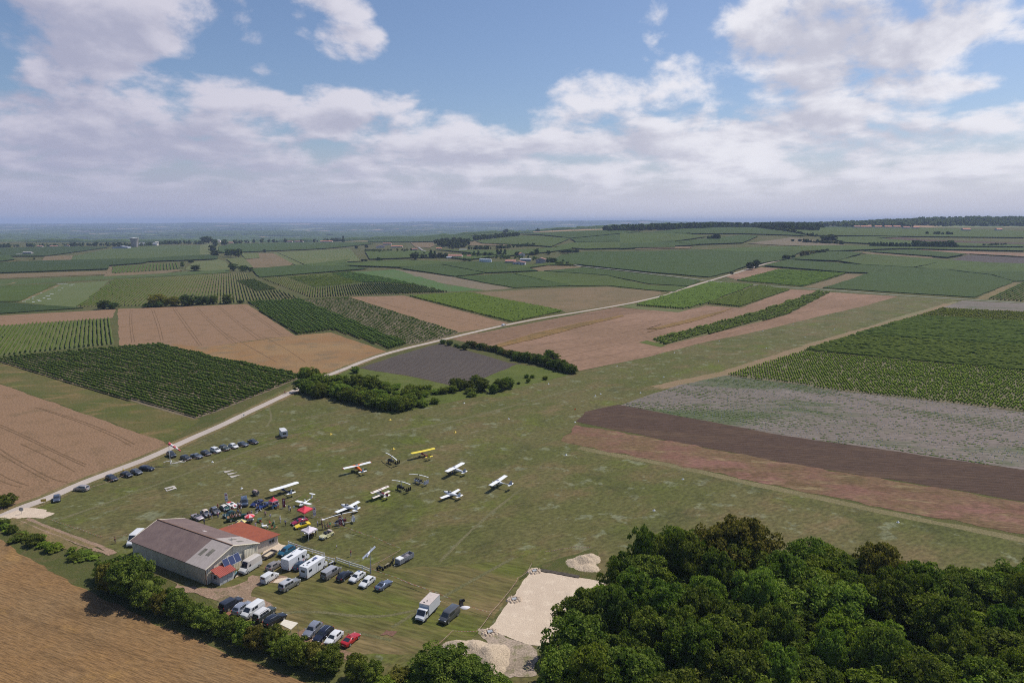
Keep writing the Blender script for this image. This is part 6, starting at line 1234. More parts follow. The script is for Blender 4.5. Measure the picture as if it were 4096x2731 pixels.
    for sx in (wb / 2 + .03, -wb / 2 + .03):
        for s in (-1, 1):
            g = MB().mat(BLACK); g.disc((sx, s * (w - .09), wr + .03), (0, 1, 0), wr + .07, .17, 14); 
            t = MB().mat(TYRE); t.disc((sx, s * (w - .075), wr), (0, 1, 0), wr, .2, 14); to = t.build('wheel', e)
            h_ = MB().mat(RIM); h_.disc((sx, s * (w + .03), wr), (0, 1, 0), wr * .66, .03, 10); h_.build('rim', to)
    for s in (-1, 1):
        g = MB().mat(LAMP); g.box((L / 2 - .13, s * w * .68, hf - .10), (.22, .32, .14)); g.build('headlight', e)
        g = MB().mat(REDL); g.box((-L / 2 + .07, s * w * .78, tz - .16), (.14, .16, .26)); g.build('tail_light', e)
        g = MB().mat(pm); g.box((xw - .12, s * (w + .09), bz + .08), (.14, .2, .13)); g.build('door_mirror', e)
    g = MB().mat(BLACK); g.box((L / 2 - .02, 0, a + .2), (.10, Wd * .5, .20)); g.build('grille', e)
    g = MB().mat(WHITE); g.box((-L / 2 - .0, 0, a + .32), (.05, .5, .11)); g.build('number_plate', e)
    return e
def park(e, F, Rr, track=1.5):
    """stand a vehicle on the ground from the near-side front and rear wheel contacts in the photograph"""
    f = Vector(W1(F)); r = Vector(W1(Rr)); d = (f - r).normalized(); n = Vector((-d.y, d.x)); n = n if n.dot((f + r) / 2) > 0 else -n
    c = (f + r) / 2 + n * track / 2; e.location = (c.x, c.y, 0.0); e.rotation_euler = (0, 0, math.atan2(d.y, d.x)); return e
def park_at(e, C, dpx):
    """stand a vehicle at a spot, nose toward the given screen direction on the ground"""
    c = CROPS[C.split()[0]]; x, y = map(float, C.split()[1].split(',')); g0 = Vector(W1(C)); g1 = Vector(ground_at(c[0] + (x + dpx[0]) / c[2], c[1] + (y + dpx[1]) / c[2])); d = (g1 - g0).normalized()
    e.location = (g0.x, g0.y, 0); e.rotation_euler = (0, 0, math.atan2(d.y, d.x)); return e
WH = (.66, .66, .66); BK = (.012, .014, .022); GY = (.16, .165, .18); SV = (.36, .37, .39)
park(vehicle('bigvan', (.60, .59, .57), 'tall white delivery van with a rust-stained roof parked by the hangar', 'van', cargo=True, roof=(.55, .50, .45)), 'N 1150,1345', 'N 1310,1245', 1.8)
park(vehicle('mpv', (.018, .10, .17), 'teal blue people carrier behind the first motorhome'), 'M 395,335', 'M 520,262', 1.6)
park(vehicle('hatch', (.30, .27, .25), 'grey-beige hatchback half hidden behind the first motorhome', metal=.3), 'M 325,488', 'M 212,556')
park(vehicle('hatch', (.015, .035, .07), 'dark blue car squeezed between the two motorhomes'), 'M 745,470', 'M 625,560')
park(vehicle('van', (.22, .21, .20), 'grey long passenger van at the end of the motorhomes', 'van', metal=.3, roof=(.33, .33, .35)), 'M 1250,590', 'M 1078,702', 1.7)
park(vehicle('hatch', BK, 'black hatchback between the grey van and a white car'), 'M 1440,635', 'M 1305,732')
park(vehicle('hatch', WH, 'white hatchback next to the black hatchback, nose toward the camera'), 'M 1505,748', 'M 1632,658')
park(vehicle('hatch', WH, 'white hatchback with small red decals, right of the other white one'), 'M 1668,828', 'M 1787,735')
park(vehicle('coupe', (.15, .18, .25), 'blue-grey coupe parked last at the right end of the row', metal=.4), 'M 2043,787', 'M 1925,868')
park(vehicle('smallvan', (.62, .62, .62), 'small white panel van with black rear windows on the dirt yard', 'van', cargo=True), 'M 270,668', 'M 122,762')
park(vehicle('offroad', (.32, .32, .32), 'big silver off-road estate car with a sunroof', metal=.5, sunroof=True, roof=(.42, .42, .44)), 'M 590,788', 'M 428,882', 1.7)
park(vehicle('offroad', (.035, .04, .055), 'dark grey pickup in the shade of the hedge', cat='pickup', metal=.2), 'T 390,262', 'T 205,372', 1.6)
park(vehicle('suv', (.34, .36, .42), 'silver crossover between the dark pickup and a white van', metal=.4, rails=True), 'T 560,318', 'T 410,425', 1.6)
park(vehicle('van', WH, 'white panel van mostly hidden in the hedge row', 'van', cargo=True), 'T 575,470', 'T 720,370', 1.8)
park(vehicle('offroad', (.045, .055, .05), 'grey-green off-road car with a flat white roof and roof rack', roof=(.62, .60, .58), rails=True), 'T 905,420', 'T 745,530', 1.6)
park(vehicle('estate', BK, 'dark blue estate car with bright roof rails beside the white shelter', rails=True), 'T 1060,510', 'T 905,598')
park(vehicle('suv', (.27, .28, .32), 'silver-grey crossover at the left of the front row by the hedge', metal=.4, rails=True), 'T 1522,785', 'T 1660,655', 1.6)
park(vehicle('estate', (.012, .014, .03), 'midnight blue estate with silver roof rails, second in the front row', rails=True), 'T 1672,855', 'T 1828,715')
park(vehicle('hatch', WH, 'white hatchback third in the front row, half behind the hedge'), 'T 1848,905', 'T 1990,775')
park(vehicle('coupe', (.40, .012, .015), 'bright red coupe at the right end of the front row'), 'T 2243,808', 'T 2112,920')
park(vehicle('van', (.085, .088, .095), 'dark grey panel van with its rear doors open', 'van', cargo=True, metal=.2), 'S 550,895', 'S 655,805', 1.7)
# roadside rows
for C, d, k, col, lab, mt in [('Z 1845,337', (55, 18), 'mpv', WH, 'white car in the roadside row, left of the dark green one', 0), ('Z 1998,300', (55, 18), 'hatch', WH, 'white car in the roadside row, third from its right end', 0), ('Z 1922,318', (55, 18), 'suv', (.04, .055, .05), 'dark green-grey crossover between two white cars', .2),
    ('Z 2080,282', (55, 16), 'saloon', (.09, .11, .14), 'slate grey car, second from the right end of the roadside row', .3), ('Z 2165,262', (55, 16), 'saloon', (.02, .028, .045), 'dark blue saloon at the right end of the roadside row', .2), ('Z 1763,360', (55, 18), 'hatch', (.02, .025, .035), 'black hatchback left of the white people carrier', 0),
    ('Z 1683,385', (60, 12), 'saloon', (.17, .19, .22), 'silver-grey saloon in the left half of the roadside row', .4), ('Z 1590,400', (60, 16), 'hatch', (.018, .022, .03), 'black car right of the windsock', 0), ('Z 1467,375', (42, 24), 'suv', (.02, .026, .034), 'black crossover standing just behind the windsock', 0),
    ('Z 1256,492', (62, 4), 'estate', (.018, .02, .035), 'midnight blue estate at the right of the four dark roadside cars', 0), ('Z 1168,522', (58, 16), 'hatch', (.10, .11, .13), 'grey hatchback, third of the four dark roadside cars', .3), ('Z 1085,545', (56, 14), 'hatch', (.014, .015, .022), 'black hatchback, second of the four dark roadside cars', 0),
    ('Z 958,575', (60, 22), 'estate', (.016, .02, .028), 'black estate at the left of the four dark roadside cars', 0), ('Z 700,665', (-60, -4), 'mpv', (.36, .32, .30), 'silver people carrier alone on the verge, seen from behind', .3), ('Z 488,750', (-4, 40), 'hatch', (.085, .10, .14), 'slate blue car parked nearest the road junction', .3)]:
    park_at(vehicle(k, col, lab, metal=mt), C, d)
park_at(vehicle('hatch', WH, 'tiny white car on the verge of the chalk road among the fields'), 'F 1085,660', (60, -12))
park_at(vehicle('bigvan', WH, 'white van poking out behind the far end of the hangar', 'van', cargo=True), 'Z 1165,1110', (-40, 34))

# display cars
park(vehicle('roadster', (.42, .36, .38), 'open silver-pink roadster at the left end of the classic cars', open_top=True, metal=.3), 'U 312,962', 'U 160,895', 1.4)
def fenders(e, col, kind, big=.42):
    L, Wd, H, hf, hr, bz, tz, xw, xf, xr, xg, wb, wr = KINDS[kind]; m = MB().mat(paint(col))
    for s in (-1, 1):
        for x in (wb / 2, -wb / 2):
            pts = [(x + big * 1.35 * math.cos(a), s * (Wd / 2 - .02), wr + big * math.sin(a) * 1.15) for a in (0.0, .6, 1.2, 1.8, 2.4, 3.1)]; m.tube(pts, [.10, .17, .20, .20, .17, .10], 6)
        m.box((0, s * (Wd / 2), .3), (wb * .6, .26, .05))
    m.build('fender', e, 50); return e
def round_lamps(e, kind, col=None):
    L, Wd, H, hf, hr, bz, tz, xw, xf, xr, xg, wb, wr = KINDS[kind]
    for s in (-1, 1): g = MB().mat(LAMP); g.disc((L / 2 - .12, s * Wd * .40, hf + .08), (1, 0, 0), .13, .2, 10); g.build('round_lamp', e)
park(round_lamps(fenders(vehicle('deux', (.10, .105, .13), 'grey bubble-shaped small classic car with a cream canvas roof', roof=(.60, .48, .40)), (.10, .105, .13), 'deux'), 'deux') or bpy.context.scene.objects[0], 'U 570,862', 'U 425,780', 1.3) if False else None
for col, rf, lab, F_, R_ in (((.10, .105, .13), (.60, .48, .40), 'grey bubble-shaped classic car with a cream canvas roof', 'U 570,865', 'U 425,775'), ((.085, .08, .085), (.13, .14, .18), 'dark grey bubble-shaped classic car with a grey roof', 'U 850,778', 'U 715,690')):
    v = vehicle('deux', col, lab, roof=rf); fenders(v, col, 'deux', .38); round_lamps(v, 'deux'); park(v, F_, R_, 1.3)
v = vehicle('mini', (.012, .06, .045), 'small dark green classic car with a white roof', roof=(.64, .60, .54)); round_lamps(v, 'mini'); park(v, 'U 1165,665', 'U 1040,618', 1.25)
v = vehicle('oldvan', (.045, .065, .11), 'dark blue old-fashioned saloon with a flat tall cab facing the camera', roof=(.05, .065, .10)); fenders(v, (.035, .05, .09), 'oldvan', .45); round_lamps(v, 'oldvan'); park_at(v, 'U 1785,455', (4, 60))
v = vehicle('roadster', (.012, .02, .10), 'navy blue open roadster, left of the pair beside the small red tent', open_top=True); park(v, 'V 345,520', 'V 528,412', 1.4)
v = vehicle('roadster', (.015, .03, .13), 'brighter blue open roadster, right of the pair beside the small red tent', open_top=True); park(v, 'V 533,605', 'V 722,500', 1.4)
v = vehicle('fastback', (.30, .012, .045), 'crimson low sports coupe under the edge of the big red tent', metal=.1); park(v, 'X 265,1025', 'X 560,930', 1.4)
v = vehicle('roadster', (.78, .56, .015), 'bright yellow roadster with its black soft top up', open_top=True, soft=pmat('black_canvas', (.014, .013, .016), .9)); park(v, 'X 345,1150', 'X 655,1062', 1.4)
def beetle():
    c = (.55, .52, .30); v = vehicle('deux', c, 'cream bubble-backed convertible with its hood folded down', open_top=True); fenders(v, c, 'deux', .42); round_lamps(v, 'deux')
    m = MB().mat(pmat('hood_cloth', (.50, .40, .36), .9, var=.3)); m.box((-1.05, 0, 1.28), (.62, 1.25, .36), (.9, .95)); m.build('folded_hood', v); m = MB().mat(CHROME); m.tube([(1.98, -.6, .42), (1.98, .6, .42)], .05); m.build('bumper', v); park(v, 'X 1185,1470', 'X 1410,1345', 1.3)
beetle()
def vintage():
    g = (.008, .045, .025); e = empty('vintage_car', (0, 0, 0), 0, 'long dark green vintage open car with wooden bench seats, carrying passengers', 'vintage car'); pm = paint(g)
    m = MB().mat(pm); m.box((-.7, 0, .78), (3.9, 1.55, .62), (1, 1.02)); m.loft([[(1.2, -.62, .55), (1.2, .62, .55), (1.2, .55, 1.3), (1.2, -.55, 1.3)], [(2.35, -.36, .6), (2.35, .36, .6), (2.35, .3, 1.2), (2.35, -.3, 1.2)]]); m.build('body', e)
    m = MB().mat(pm)
    for s in (-1, 1): m.tube([(2.65, s * .72, .5), (2.3, s * .72, .88), (1.85, s * .72, .92), (1.3, s * .72, .45), (-.9, s * .74, .38), (-1.35, s * .72, .8), (-1.85, s * .72, .86), (-2.2, s * .72, .5)], [.1, .17, .17, .12, .12, .17, .17, .1], 6)
    m.build('fender', e, 50)
    m = MB().mat(WOOD); m.box((-1.95, 0, 1.12), (.9, 1.4, .16)); m.build('rear_deck', e)
    for x in (-1.25, -.3, .55): m = MB().mat(WOOD); m.box((x, 0, 1.12), (.5, 1.35, .14)); m.box((x - .25, 0, 1.38), (.1, 1.35, .5)); m.build('bench_seat', e)
    m = MB().mat(GLASS); m.box((1.2, 0, 1.55), (.05, 1.1, .5)); m.build('windscreen', e); m = MB().mat(CHROME); m.box((2.38, 0, .92), (.06, .55, .6)); m.build('radiator', e)
    for s in (-1, 1):
        m = MB().mat(LAMP); m.disc((2.5, s * .45, 1.0), (1, 0, 0), .14, .2, 10); m.build('round_lamp', e)
        for x in (1.95, -1.55): t = MB().mat(TYRE); t.disc((x, s * .72, .42), (0, 1, 0), .42, .16, 14); w_ = t.build('wheel', e); t = MB().mat(pmat('cream_rim', (.55, .52, .45), .5)); t.disc((x, s * .82, .42), (0, 1, 0), .26, .03, 12); t.build('rim', w_)
    return park(e, 'U 1748,930', 'U 1392,998', 1.45)
VINT = vintage()
v = vehicle('mini', (.012, .045, .04), 'small dark green car hidden behind the vintage open car'); fenders(v, (.012, .045, .04), 'mini', .4); round_lamps(v, 'mini'); park_at(v, 'U 1330,810', (-90, 34))
def racer():
    e = empty('race_car', (0, 0, 0), 0, 'low white racing car with red flashes between the green classic and the dark saloon', 'racing car'); wt = pmat('racer_white', (.72, .70, .68), .3); rd = pmat('racer_red', (.50, .03, .03), .4)
    m = MB().mat(wt); S_ = lambda x, w, h, z: [(x, -w, .14), (x, -w, z), (x, -w * .5, h), (x, w * .5, h), (x, w, z), (x, w, .14)]
    m.loft([S_(2.15, .5, .38, .3), S_(1.5, .86, .62, .6), S_(.7, .9, .66, .6), S_(-.1, .88, .74, .62), S_(-.9, .9, .82, .7), S_(-1.7, .86, .74, .66), S_(-2.05, .7, .55, .5)]); m.build('body', e, 50)
    m = MB().mat(rd); m.box((1.5, 0, .64), (.9, .5, .03)); m.box((-1.4, .0, .83), (.9, 1.0, .03)); m.build('red_flash', e); m = MB().mat(BLACK); m.box((-.2, 0, .78), (.9, .8, .08)); m.build('cockpit', e)
    for s in (-1, 1):
        for x in (1.25, -1.25): t = MB().mat(TYRE); t.disc((x, s * .84, .3), (0, 1, 0), .3, .22, 12); t.build('wheel', e)
    park_at(e, 'U 1400,505', (120, 60))
racer()

# ------------------------------------------------------------------ motorhomes, lorry, trailers
def motorhome(label, F_, R_, variant):
    e = empty('motorhome', (0, 0, 0), 0, label, 'motorhome'); L, Wd, H = 6.9, 2.25, 2.85; w = Wd / 2; wt = pmat('motorhome_white', (.70, .70, .71), .35, var=.05)
    m = MB().mat(wt); xb = -L / 2; xc = 1.55
    def sec(x, zb, zt, f=1.0): return [(x, -w * f, zb), (x, -w * f, zt - .14), (x, -w * f * .9, zt), (x, w * f * .9, zt), (x, w * f, zt - .14), (x, w * f, zb)]
    m.loft([sec(xb, .42, H - .05), sec(xb + .15, .36, H), sec(xc, .36, H), sec(xc + .55, .36 if False else 1.6, H - .04, .98), sec(xc + 1.0, 2.05, H - .32, .92)]); m.build('body', e, 30)
    m = MB().mat(wt); c = lambda x, z, f: [(x, -w * f, .35), (x, -w * f, z - .1), (x, -w * f * .85, z), (x, w * f * .85, z), (x, w * f, z - .1), (x, w * f, .35)]
    m.loft([c(xc - .1, 2.1, .9), c(xc + .75, 2.08, .9), c(xc + 1.25, 1.28, .88), c(L / 2 - .15, 1.05, .84), c(L / 2, .8, .74)]); m.build('cab', e, 40)
    m = MB().mat(GLASS); m.panel((xc + 1.25, w * .78, 1.32), (xc + 1.25, -w * .78, 1.32), (xc + .79, -w * .74, 2.0), (xc + .79, w * .74, 2.0), .03); m.build('windscreen', e)
    for s in (-1, 1):
        m = MB().mat(GLASS); m.box((xc + .45, s * w * .905, 1.6), (.75, .03, .55)); m.build('cab_window', e)
        for (x, z, a, b) in ([(-.35, 1.75, .4, .6), (.9, 1.75, .4, .7)] if variant == 0 else [(-2.4, 1.75, .95, .5), (.55, 1.85, .9, .5)]): m = MB().mat(GLASS); m.box((x, s * (w + .005), z), (a, .04, b)); m.build('side_window', e)
        m = MB().mat(pmat('line_grey', (.45, .45, .46), .5)); m.box((-.95 if variant == 0 else -.5, s * (w + .003), 1.3), (.04, .02, 1.8)); m.box((-.3 if variant == 0 else .1, s * (w + .003), 1.3), (.04, .02, 1.8)); m.build('door', e)
        for x in (-1.9, 2.1): t = MB().mat(TYRE); t.disc((x, s * (w - .12), .35), (0, 1, 0), .35, .22, 14); t_ = t.build('wheel', e); t = MB().mat(RIM); t.disc((x, s * (w + .0), .35), (0, 1, 0), .2, .03, 10); t.build('rim', t_)
        m = MB().mat(REDL); m.box((xb - .01, s * w * .85, .75), (.05, .16, .3)); m.build('tail_light', e); m = MB().mat(LAMP); m.box((L / 2 - .1, s * w * .62, .85), (.15, .3, .2)); m.build('headlight', e)
    if variant == 0:
        m = MB().mat(GLASS); m.box((-1.9, -.1, H + .03), (1.5, .6, .06)); m.build('solar_panel', e); m = MB().mat(pmat('swoosh_red', (.35, .05, .07), .5)); m.tube([(.9, -w - .01, .75), (1.35, -w - .01, .9), (1.5, -w - .01, 1.4)], [.10, .08, .04], 5); m.build('stripe', e)
        m = MB().mat(GLASS); m.box((xc + .2, 0, H + .02), (.7, 1.1, .05)); m.build('roof_window', e); m = MB().mat(CHROME); m.tube([(-.6, .6, H + .1), (.7, .6, H + .1)], .05); m.build('awning_bar', e); m = MB().mat(BLACK); m.disc((1.25, -w - .01, 1.55), (0, 1, 0), .32, .03, 14); m.build('round_emblem', e)
    else:
        m = MB().mat(pmat('solar_cells2', (.08, .10, .2), .2)); m.box((.6, .1, H + .03), (.95, .8, .06)); m.build('roof_window', e); m = MB().mat(GLASS); m.disc((-.35, -.1, H + .03), (0, 0, 1), .3, .08, 12); m.box((-1.5, .1, H + .02), (.9, .5, .05)); m.box((-2.4, -.3, H + .02), (.3, .3, .05)); m.box((-2.9, .3, H + .02), (.3, .3, .05)); m.build('roof_vent', e)
        m = MB().mat(GLASS); m.box((xb - .02, 0, 1.8), (.05, .95, .5)); m.build('rear_window', e); m = MB().mat(STEEL)
        for y in (-.5, .5): m.tube([(xb - .05, y, .8), (xb - .3, y, .8), (xb - .3, y, 1.5)], .03)
        m.tube([(xb - .3, -.7, .85), (xb - .3, .7, .85)], .03); m.build('bicycle_rack', e)
    park(e, F_, R_, 2.0)
motorhome('white motorhome with a dark roof panel and a red swoosh, left of the two', 'M 716,408', 'M 527,530', 0); motorhome('white motorhome with a bicycle rack and blue roof window, right of the two', 'M 1003,520', 'M 810,652', 1)

def lorry():
    e = empty('box_lorry', (0, 0, 0), 0, 'white box lorry with a beige roof standing on the turf', 'lorry'); wt = pmat('lorry_white', (.62, .63, .65), .4, var=.06); m = MB().mat(wt); m.box((-1.1, 0, 1.75), (4.3, 2.2, 2.1)); m.build('box_body', e)
    m = MB().mat(pmat('lorry_roof', (.52, .44, .40), .7, var=.15)); m.box((-1.1, 0, 2.83), (4.34, 2.24, .06)); m.build('roof', e); m = MB().mat(BLACK); m.disc((-.2, 0, 2.88), (0, 0, 1), .16, .06); m.disc((.5, -.3, 2.88), (0, 0, 1), .16, .06); m.build('roof_vent', e)
    m = MB().mat(wt); c = lambda x, z, f: [(x, -1 * f, .5), (x, -1 * f, z - .1), (x, -.85 * f, z), (x, .85 * f, z), (x, 1 * f, z - .1), (x, 1 * f, .5)]; m.loft([c(1.1, 2.15, .98), c(1.9, 2.15, .96), c(2.55, 1.25, .95), c(3.05, 1.05, .92), c(3.15, .8, .86)]); m.build('cab', e, 40)
    m = MB().mat(GLASS); m.panel((2.52, .85, 1.3), (2.52, -.85, 1.3), (1.95, -.8, 2.05), (1.95, .8, 2.05), .03); m.build('windscreen', e)
    for s in (-1, 1):
        m = MB().mat(GLASS); m.box((1.75, s * .97, 1.65), (.7, .04, .6)); m.build('cab_window', e); m = MB().mat(LAMP); m.box((3.08, s * .68, .95), (.12, .3, .2)); m.build('headlight', e)
        for x in (2.15, -1.5): t = MB().mat(TYRE); t.disc((x, s * .9, .36), (0, 1, 0), .36, .26, 14); t.build('wheel', e)
    m = MB().mat(BLACK); m.box((-.4, 0, .6), (5.2, .9, .2)); m.box((3.14, 0, .6), (.1, 1.5, .2)); m.build('chassis', e); m = MB().mat(STEEL); m.box((-3.6, 0, .95), (.8, 2.0, .06)); m.build('tail_lift', e); park(e, 'S 300,862', 'S 412,742', 1.9)
lorry()
def trailer(name, label, C, d, L, Wd, Hs, col, zb=.5, load=None, cat='trailer', rz=None):
    e = empty(name, (0, 0, 0), 0, label, cat); gm = pmat('trailer_' + label[:9], col, .6, metal=.2, var=.3); m = MB().mat(gm); m.box((0, 0, zb), (L, Wd, .08)); m.build('floor', e)
    m = MB().mat(gm)
    for s in (-1, 1): m.box((0, s * Wd / 2, zb + Hs / 2), (L, .06, Hs)); m.box((s * L / 2, 0, zb + Hs / 2), (.06, Wd - .08, Hs))
    m.build('side_boards', e)
    for s in (-1, 1):
        for x in ((-.35, .35) if L > 3 else (0,)): t = MB().mat(TYRE); t.disc((x, s * (Wd / 2 + .05), .3), (0, 1, 0), .3, .18, 12); t.build('wheel', e)
    m = MB().mat(STEEL); m.tube([(L / 2, Wd * .35, zb), (L / 2 + 1.1, 0, zb - .05), (L / 2, -Wd * .35, zb)], .05); m.tube([(L / 2 + 1.05, 0, .05), (L / 2 + 1.05, 0, zb)], .04); m.build('drawbar', e); park_at(e, C, d); return e
t1 = trailer('flatbed_trailer', 'weathered wooden flatbed trailer beside the annexe', 'N 1480,1075', (-100, 62), 3.4, 1.7, .35, (.16, .14, .13)); m = MB().mat(pmat('straw', (.5, .40, .27), .9)); m.box((.2, 0, .62), (2.2, 1.0, .1)); m.build('load', t1)
t2 = trailer('box_trailer', 'long grey high-sided trailer carrying a white wing tip', 'J 2160,925', (-110, 62), 4.6, 1.5, 1.0, (.30, .31, .34), .35); m = MB().mat(WHITE); m.box((1.55, 0, 1.45), (1.5, 1.5, .14), (.85, .9)); m.build('wing_tip', t2); m = MB().mat(pmat('tarp_grey', (.2, .18, .2), .8)); m.box((-.9, 0, 1.0), (1.8, 1.2, .35), (.4, .8)); m.build('folded_tarp', t2)
t3 = trailer('small_trailer', 'small wire-sided trailer loaded with striped bundles at the tape corner', 'U 2140,150', (90, 60), 2.0, 1.3, .7, (.12, .12, .13)); m = MB().mat(pmat('bundle', (.55, .40, .36), .8)); m.tube([(-.6, -.2, 1.25), (.6, .1, 1.3)], .35, 8); m.build('bundle', t3)
def camper():
    e = empty('camper', (0, 0, 0), 0, 'old white alcove camper alone on the grass above the car row', 'camper'); wt = pmat('camper_white', (.58, .57, .58), .5, var=.12); m = MB().mat(wt); m.box((-.6, 0, 1.65), (3.6, 2.1, 2.1)); m.box((1.6, 0, 2.35), (1.4, 2.0, .75), (.8, .9)); m.build('body', e, 30)
    m = MB().mat(wt); m.box((1.75, 0, 1.1), (1.3, 1.7, 1.3), (.6, .9)); m.box((2.5, 0, .8), (.7, 1.7, .6), (.8, .9)); m.build('cab', e); m = MB().mat(GLASS); m.box((-2.42, .1, 1.8), (.05, 1.2, .6)); m.box((-.6, -1.06, 1.9), (1.2, .05, .5)); m.build('window', e)
    for s in (-1, 1):
        for x in (-1.2, 2.0): t = MB().mat(TYRE); t.disc((x, s * .85, .34), (0, 1, 0), .34, .2, 12); t.build('wheel', e)
    park_at(e, 'A 1905,1505', (-30, -34))
camper()
def shelter():
    c = [Vector(p) for p in W('T 1085,503 1305,558 1190,655 1020,570', 2.2)]; o = sum(c, Vector((0, 0))) / 4; e = empty('shelter', (o.x, o.y, 0), 0, 'small open shelter with a cream sheet roof among the hedge row cars', 'shelter'); m = MB().mat(pmat('cream_sheet', (.66, .60, .48), .6, var=.12)); q = [(p.x - o.x, p.y - o.y, 2.2 + .1 * (i < 2)) for i, p in enumerate(c)]; m.panel(*(q[::-1]), .06); m.build('roof', e)
    for p in q: m = MB().mat(STEEL); m.tube([(p[0] * .95, p[1] * .95, 0), (p[0] * .95, p[1] * .95, 2.2)], .04); m.build('post', e)
shelter()
def motorbike(C, d, col, label, cat='motorbike', name='motorbike'):
    e = empty(name, (0, 0, 0), 0, label, cat)
    for x in (.68, -.68): t = MB().mat(TYRE); t.disc((x, 0, .32), (0, 1, 0), .32, .12, 12); t.build('wheel', e)
    m = MB().mat(paint(col)); m.tube([(-.75, 0, .75), (-.2, 0, .78), (.25, 0, .9), (.5, 0, .85)], [.1, .15, .2, .08], 8); m.build('tank_and_seat', e, 40); m = MB().mat(BLACK); m.tube([(.68, 0, .32), (.5, 0, 1.0), (.42, .0, 1.08)], .04); m.tube([(.42, -.35, 1.1), (.42, .35, 1.1)], .03); m.box((0, 0, .45), (.5, .3, .4)); m.build('engine_and_fork', e); park_at(e, C, d)
motorbike('N 960,1385', (30, -40), (.05, .15, .18), 'dark motorbike parked between the shed and the white van'); motorbike('M 1130,475', (60, -20), (.6, .6, .62), 'white scooter behind the grey passenger van'); motorbike('M 1885,545', (-50, -10), BK, 'black motorbike nearest the windmill pole'); motorbike('M 2000,505', (70, -30), (.35, .30, .18), 'yellowish trike-like motorbike between the black one and the trailer'); motorbike('M 2090,420', (-10, 60), BK, 'black motorbike beside the long grey trailer')
# motorbikes by the vintage car and things behind the grey van
motorbike('U 1660,770', (20, 60), (.1, .12, .12), 'chrome and black motorcycle beside the vintage car passengers')
p = W1('S 740,712'); m = MB().mat(pmat('white_cloth', (.62, .60, .63), .8)); m.loft([[(math.cos(a) * r * (1 + .2 * math.sin(3 * a)), math.sin(a) * r * .6, z) for a in [i * .5236 for i in range(12)]] for r, z in ((1.0, 0), (.85, .12), (.5, .24), (.1, .28))]); o = m.build('parachute_bag', smooth=40); o.location = (p[0], p[1], .05); setp(o, 'white crumpled cloth on the grass behind the grey van', 'cloth')
p = W1('S 695,690'); e = empty('van_load', (p[0], p[1], 0), .6, 'dark folded machine leaning out at the back of the grey van', 'machine'); m = MB().mat(BLACK); m.box((0, 0, .7), (.9, .6, 1.4), (.6, .6)); m.build('frame', e); m = MB().mat(TYRE); m.disc((.3, -.4, 1.3), (.3, 1, 0), .35, .12); m.build('wheel', e)
# ------------------------------------------------------------------ aircraft
def aerofoil(c, t=.12):
    """closed section in (x, z): x from leading edge 0 to -c"""
    up = [(0, 0), (-.05, .55), (-.25, 1.0), (-.55, .8), (-1, .05)]; return [(x * c, z * t * c * .8) for x, z in up] + [(-.6 * c, -.25 * t * c), (-.2 * c, -.35 * t * c)]
def wing_mb(mt, span, chord, taper=1.0, dih=0.0, tip_round=.0, cut=0.0, sweep=0.0, tipmat=None, t=.12):
    m = MB().mat(mt); secs = []; s = span / 2
    ys = [(-1, .55 if tip_round else 1), (-.97, .85 if tip_round else 1), (-.9, 1), (-.5, 1), (0, 1), (.5, 1), (.9, 1), (.97, .85 if tip_round else 1), (1, .55 if tip_round else 1)]
    for y, k in ys:
        c = chord * (1 - (1 - taper) * abs(y)) * k; off = -sweep * abs(y) - (chord * (1 - (1 - taper) * abs(y)) - c) * .5
        secs.append([(x + off + chord * .3, y * s, z + dih * abs(y) * s) for x, z in aerofoil(c, t)])
    m.loft(secs)
    if tipmat: m.mat(tipmat); m.loft(secs[:2]); m.loft(secs[-2:])
    return m
def fus(m, st, n=10):
    """fuselage stations (x, centre z, half width, half height)"""
    m.loft([[(x, w * math.cos(i * 2 * math.pi / n), z + h * math.sin(i * 2 * math.pi / n)) for i in range(n)] for x, z, w, h in st]); return m
def wheels(e, spots, r=.2, spat=None):
    for x, y in spots:
        t = MB().mat(TYRE); t.disc((x, y, r), (0, 1, 0), r, .12, 12); t.build('wheel', e)
        if spat: t = MB().mat(spat); fus(t, [(x + .32, r, .02, .04), (x + .15, r + .05, .1, .16), (x - .1, r + .05, .1, .15), (x - .45, r, .02, .04)], 8); t.build('wheel_fairing', e, 50)
def prop(e, x, z, col=BLACK, r=.85, ang=.5):
    m = MB().mat(col); a = ang
    for s in (0, math.pi): m.loft([[(x - .02, .06 * math.cos(a + s + 1.57), z + .06 * math.sin(a + s + 1.57)), (x + .02, .06 * math.cos(a + s - 1.57), z + .06 * math.sin(a + s - 1.57)), (x, 0, z)], [(x - .02, r * math.cos(a + s) + .05, z + r * math.sin(a + s)), (x + .02, r * math.cos(a + s) - .05, z + r * math.sin(a + s)), (x, r * math.cos(a + s), z + r * math.sin(a + s))]])
    m.tube([(x - .12, 0, z), (x + .16, 0, z)], [.12, .02], 8); m.build('propeller', e)
def locate(e, tipA, tipB, z, tail, wx):
    """stand an aircraft from its two wing tips and tail in the photograph; wx = wing position along the fuselage"""
    a = Vector(W1(tipA, z)); b = Vector(W1(tipB, z)); c = (a + b) / 2; t = Vector(W1(tail, z * .5)); d = (b - a).normalized(); n = Vector((-d.y, d.x)); n = n if n.dot(c - t) > 0 else -n
    e.location = (c.x - n.x * wx, c.y - n.y * wx, 0); e.rotation_euler = (0, 0, math.atan2(n.y, n.x)); return (a - b).length
def span_of(A, B, z): return (Vector(W1(A, z)) - Vector(W1(B, z))).length
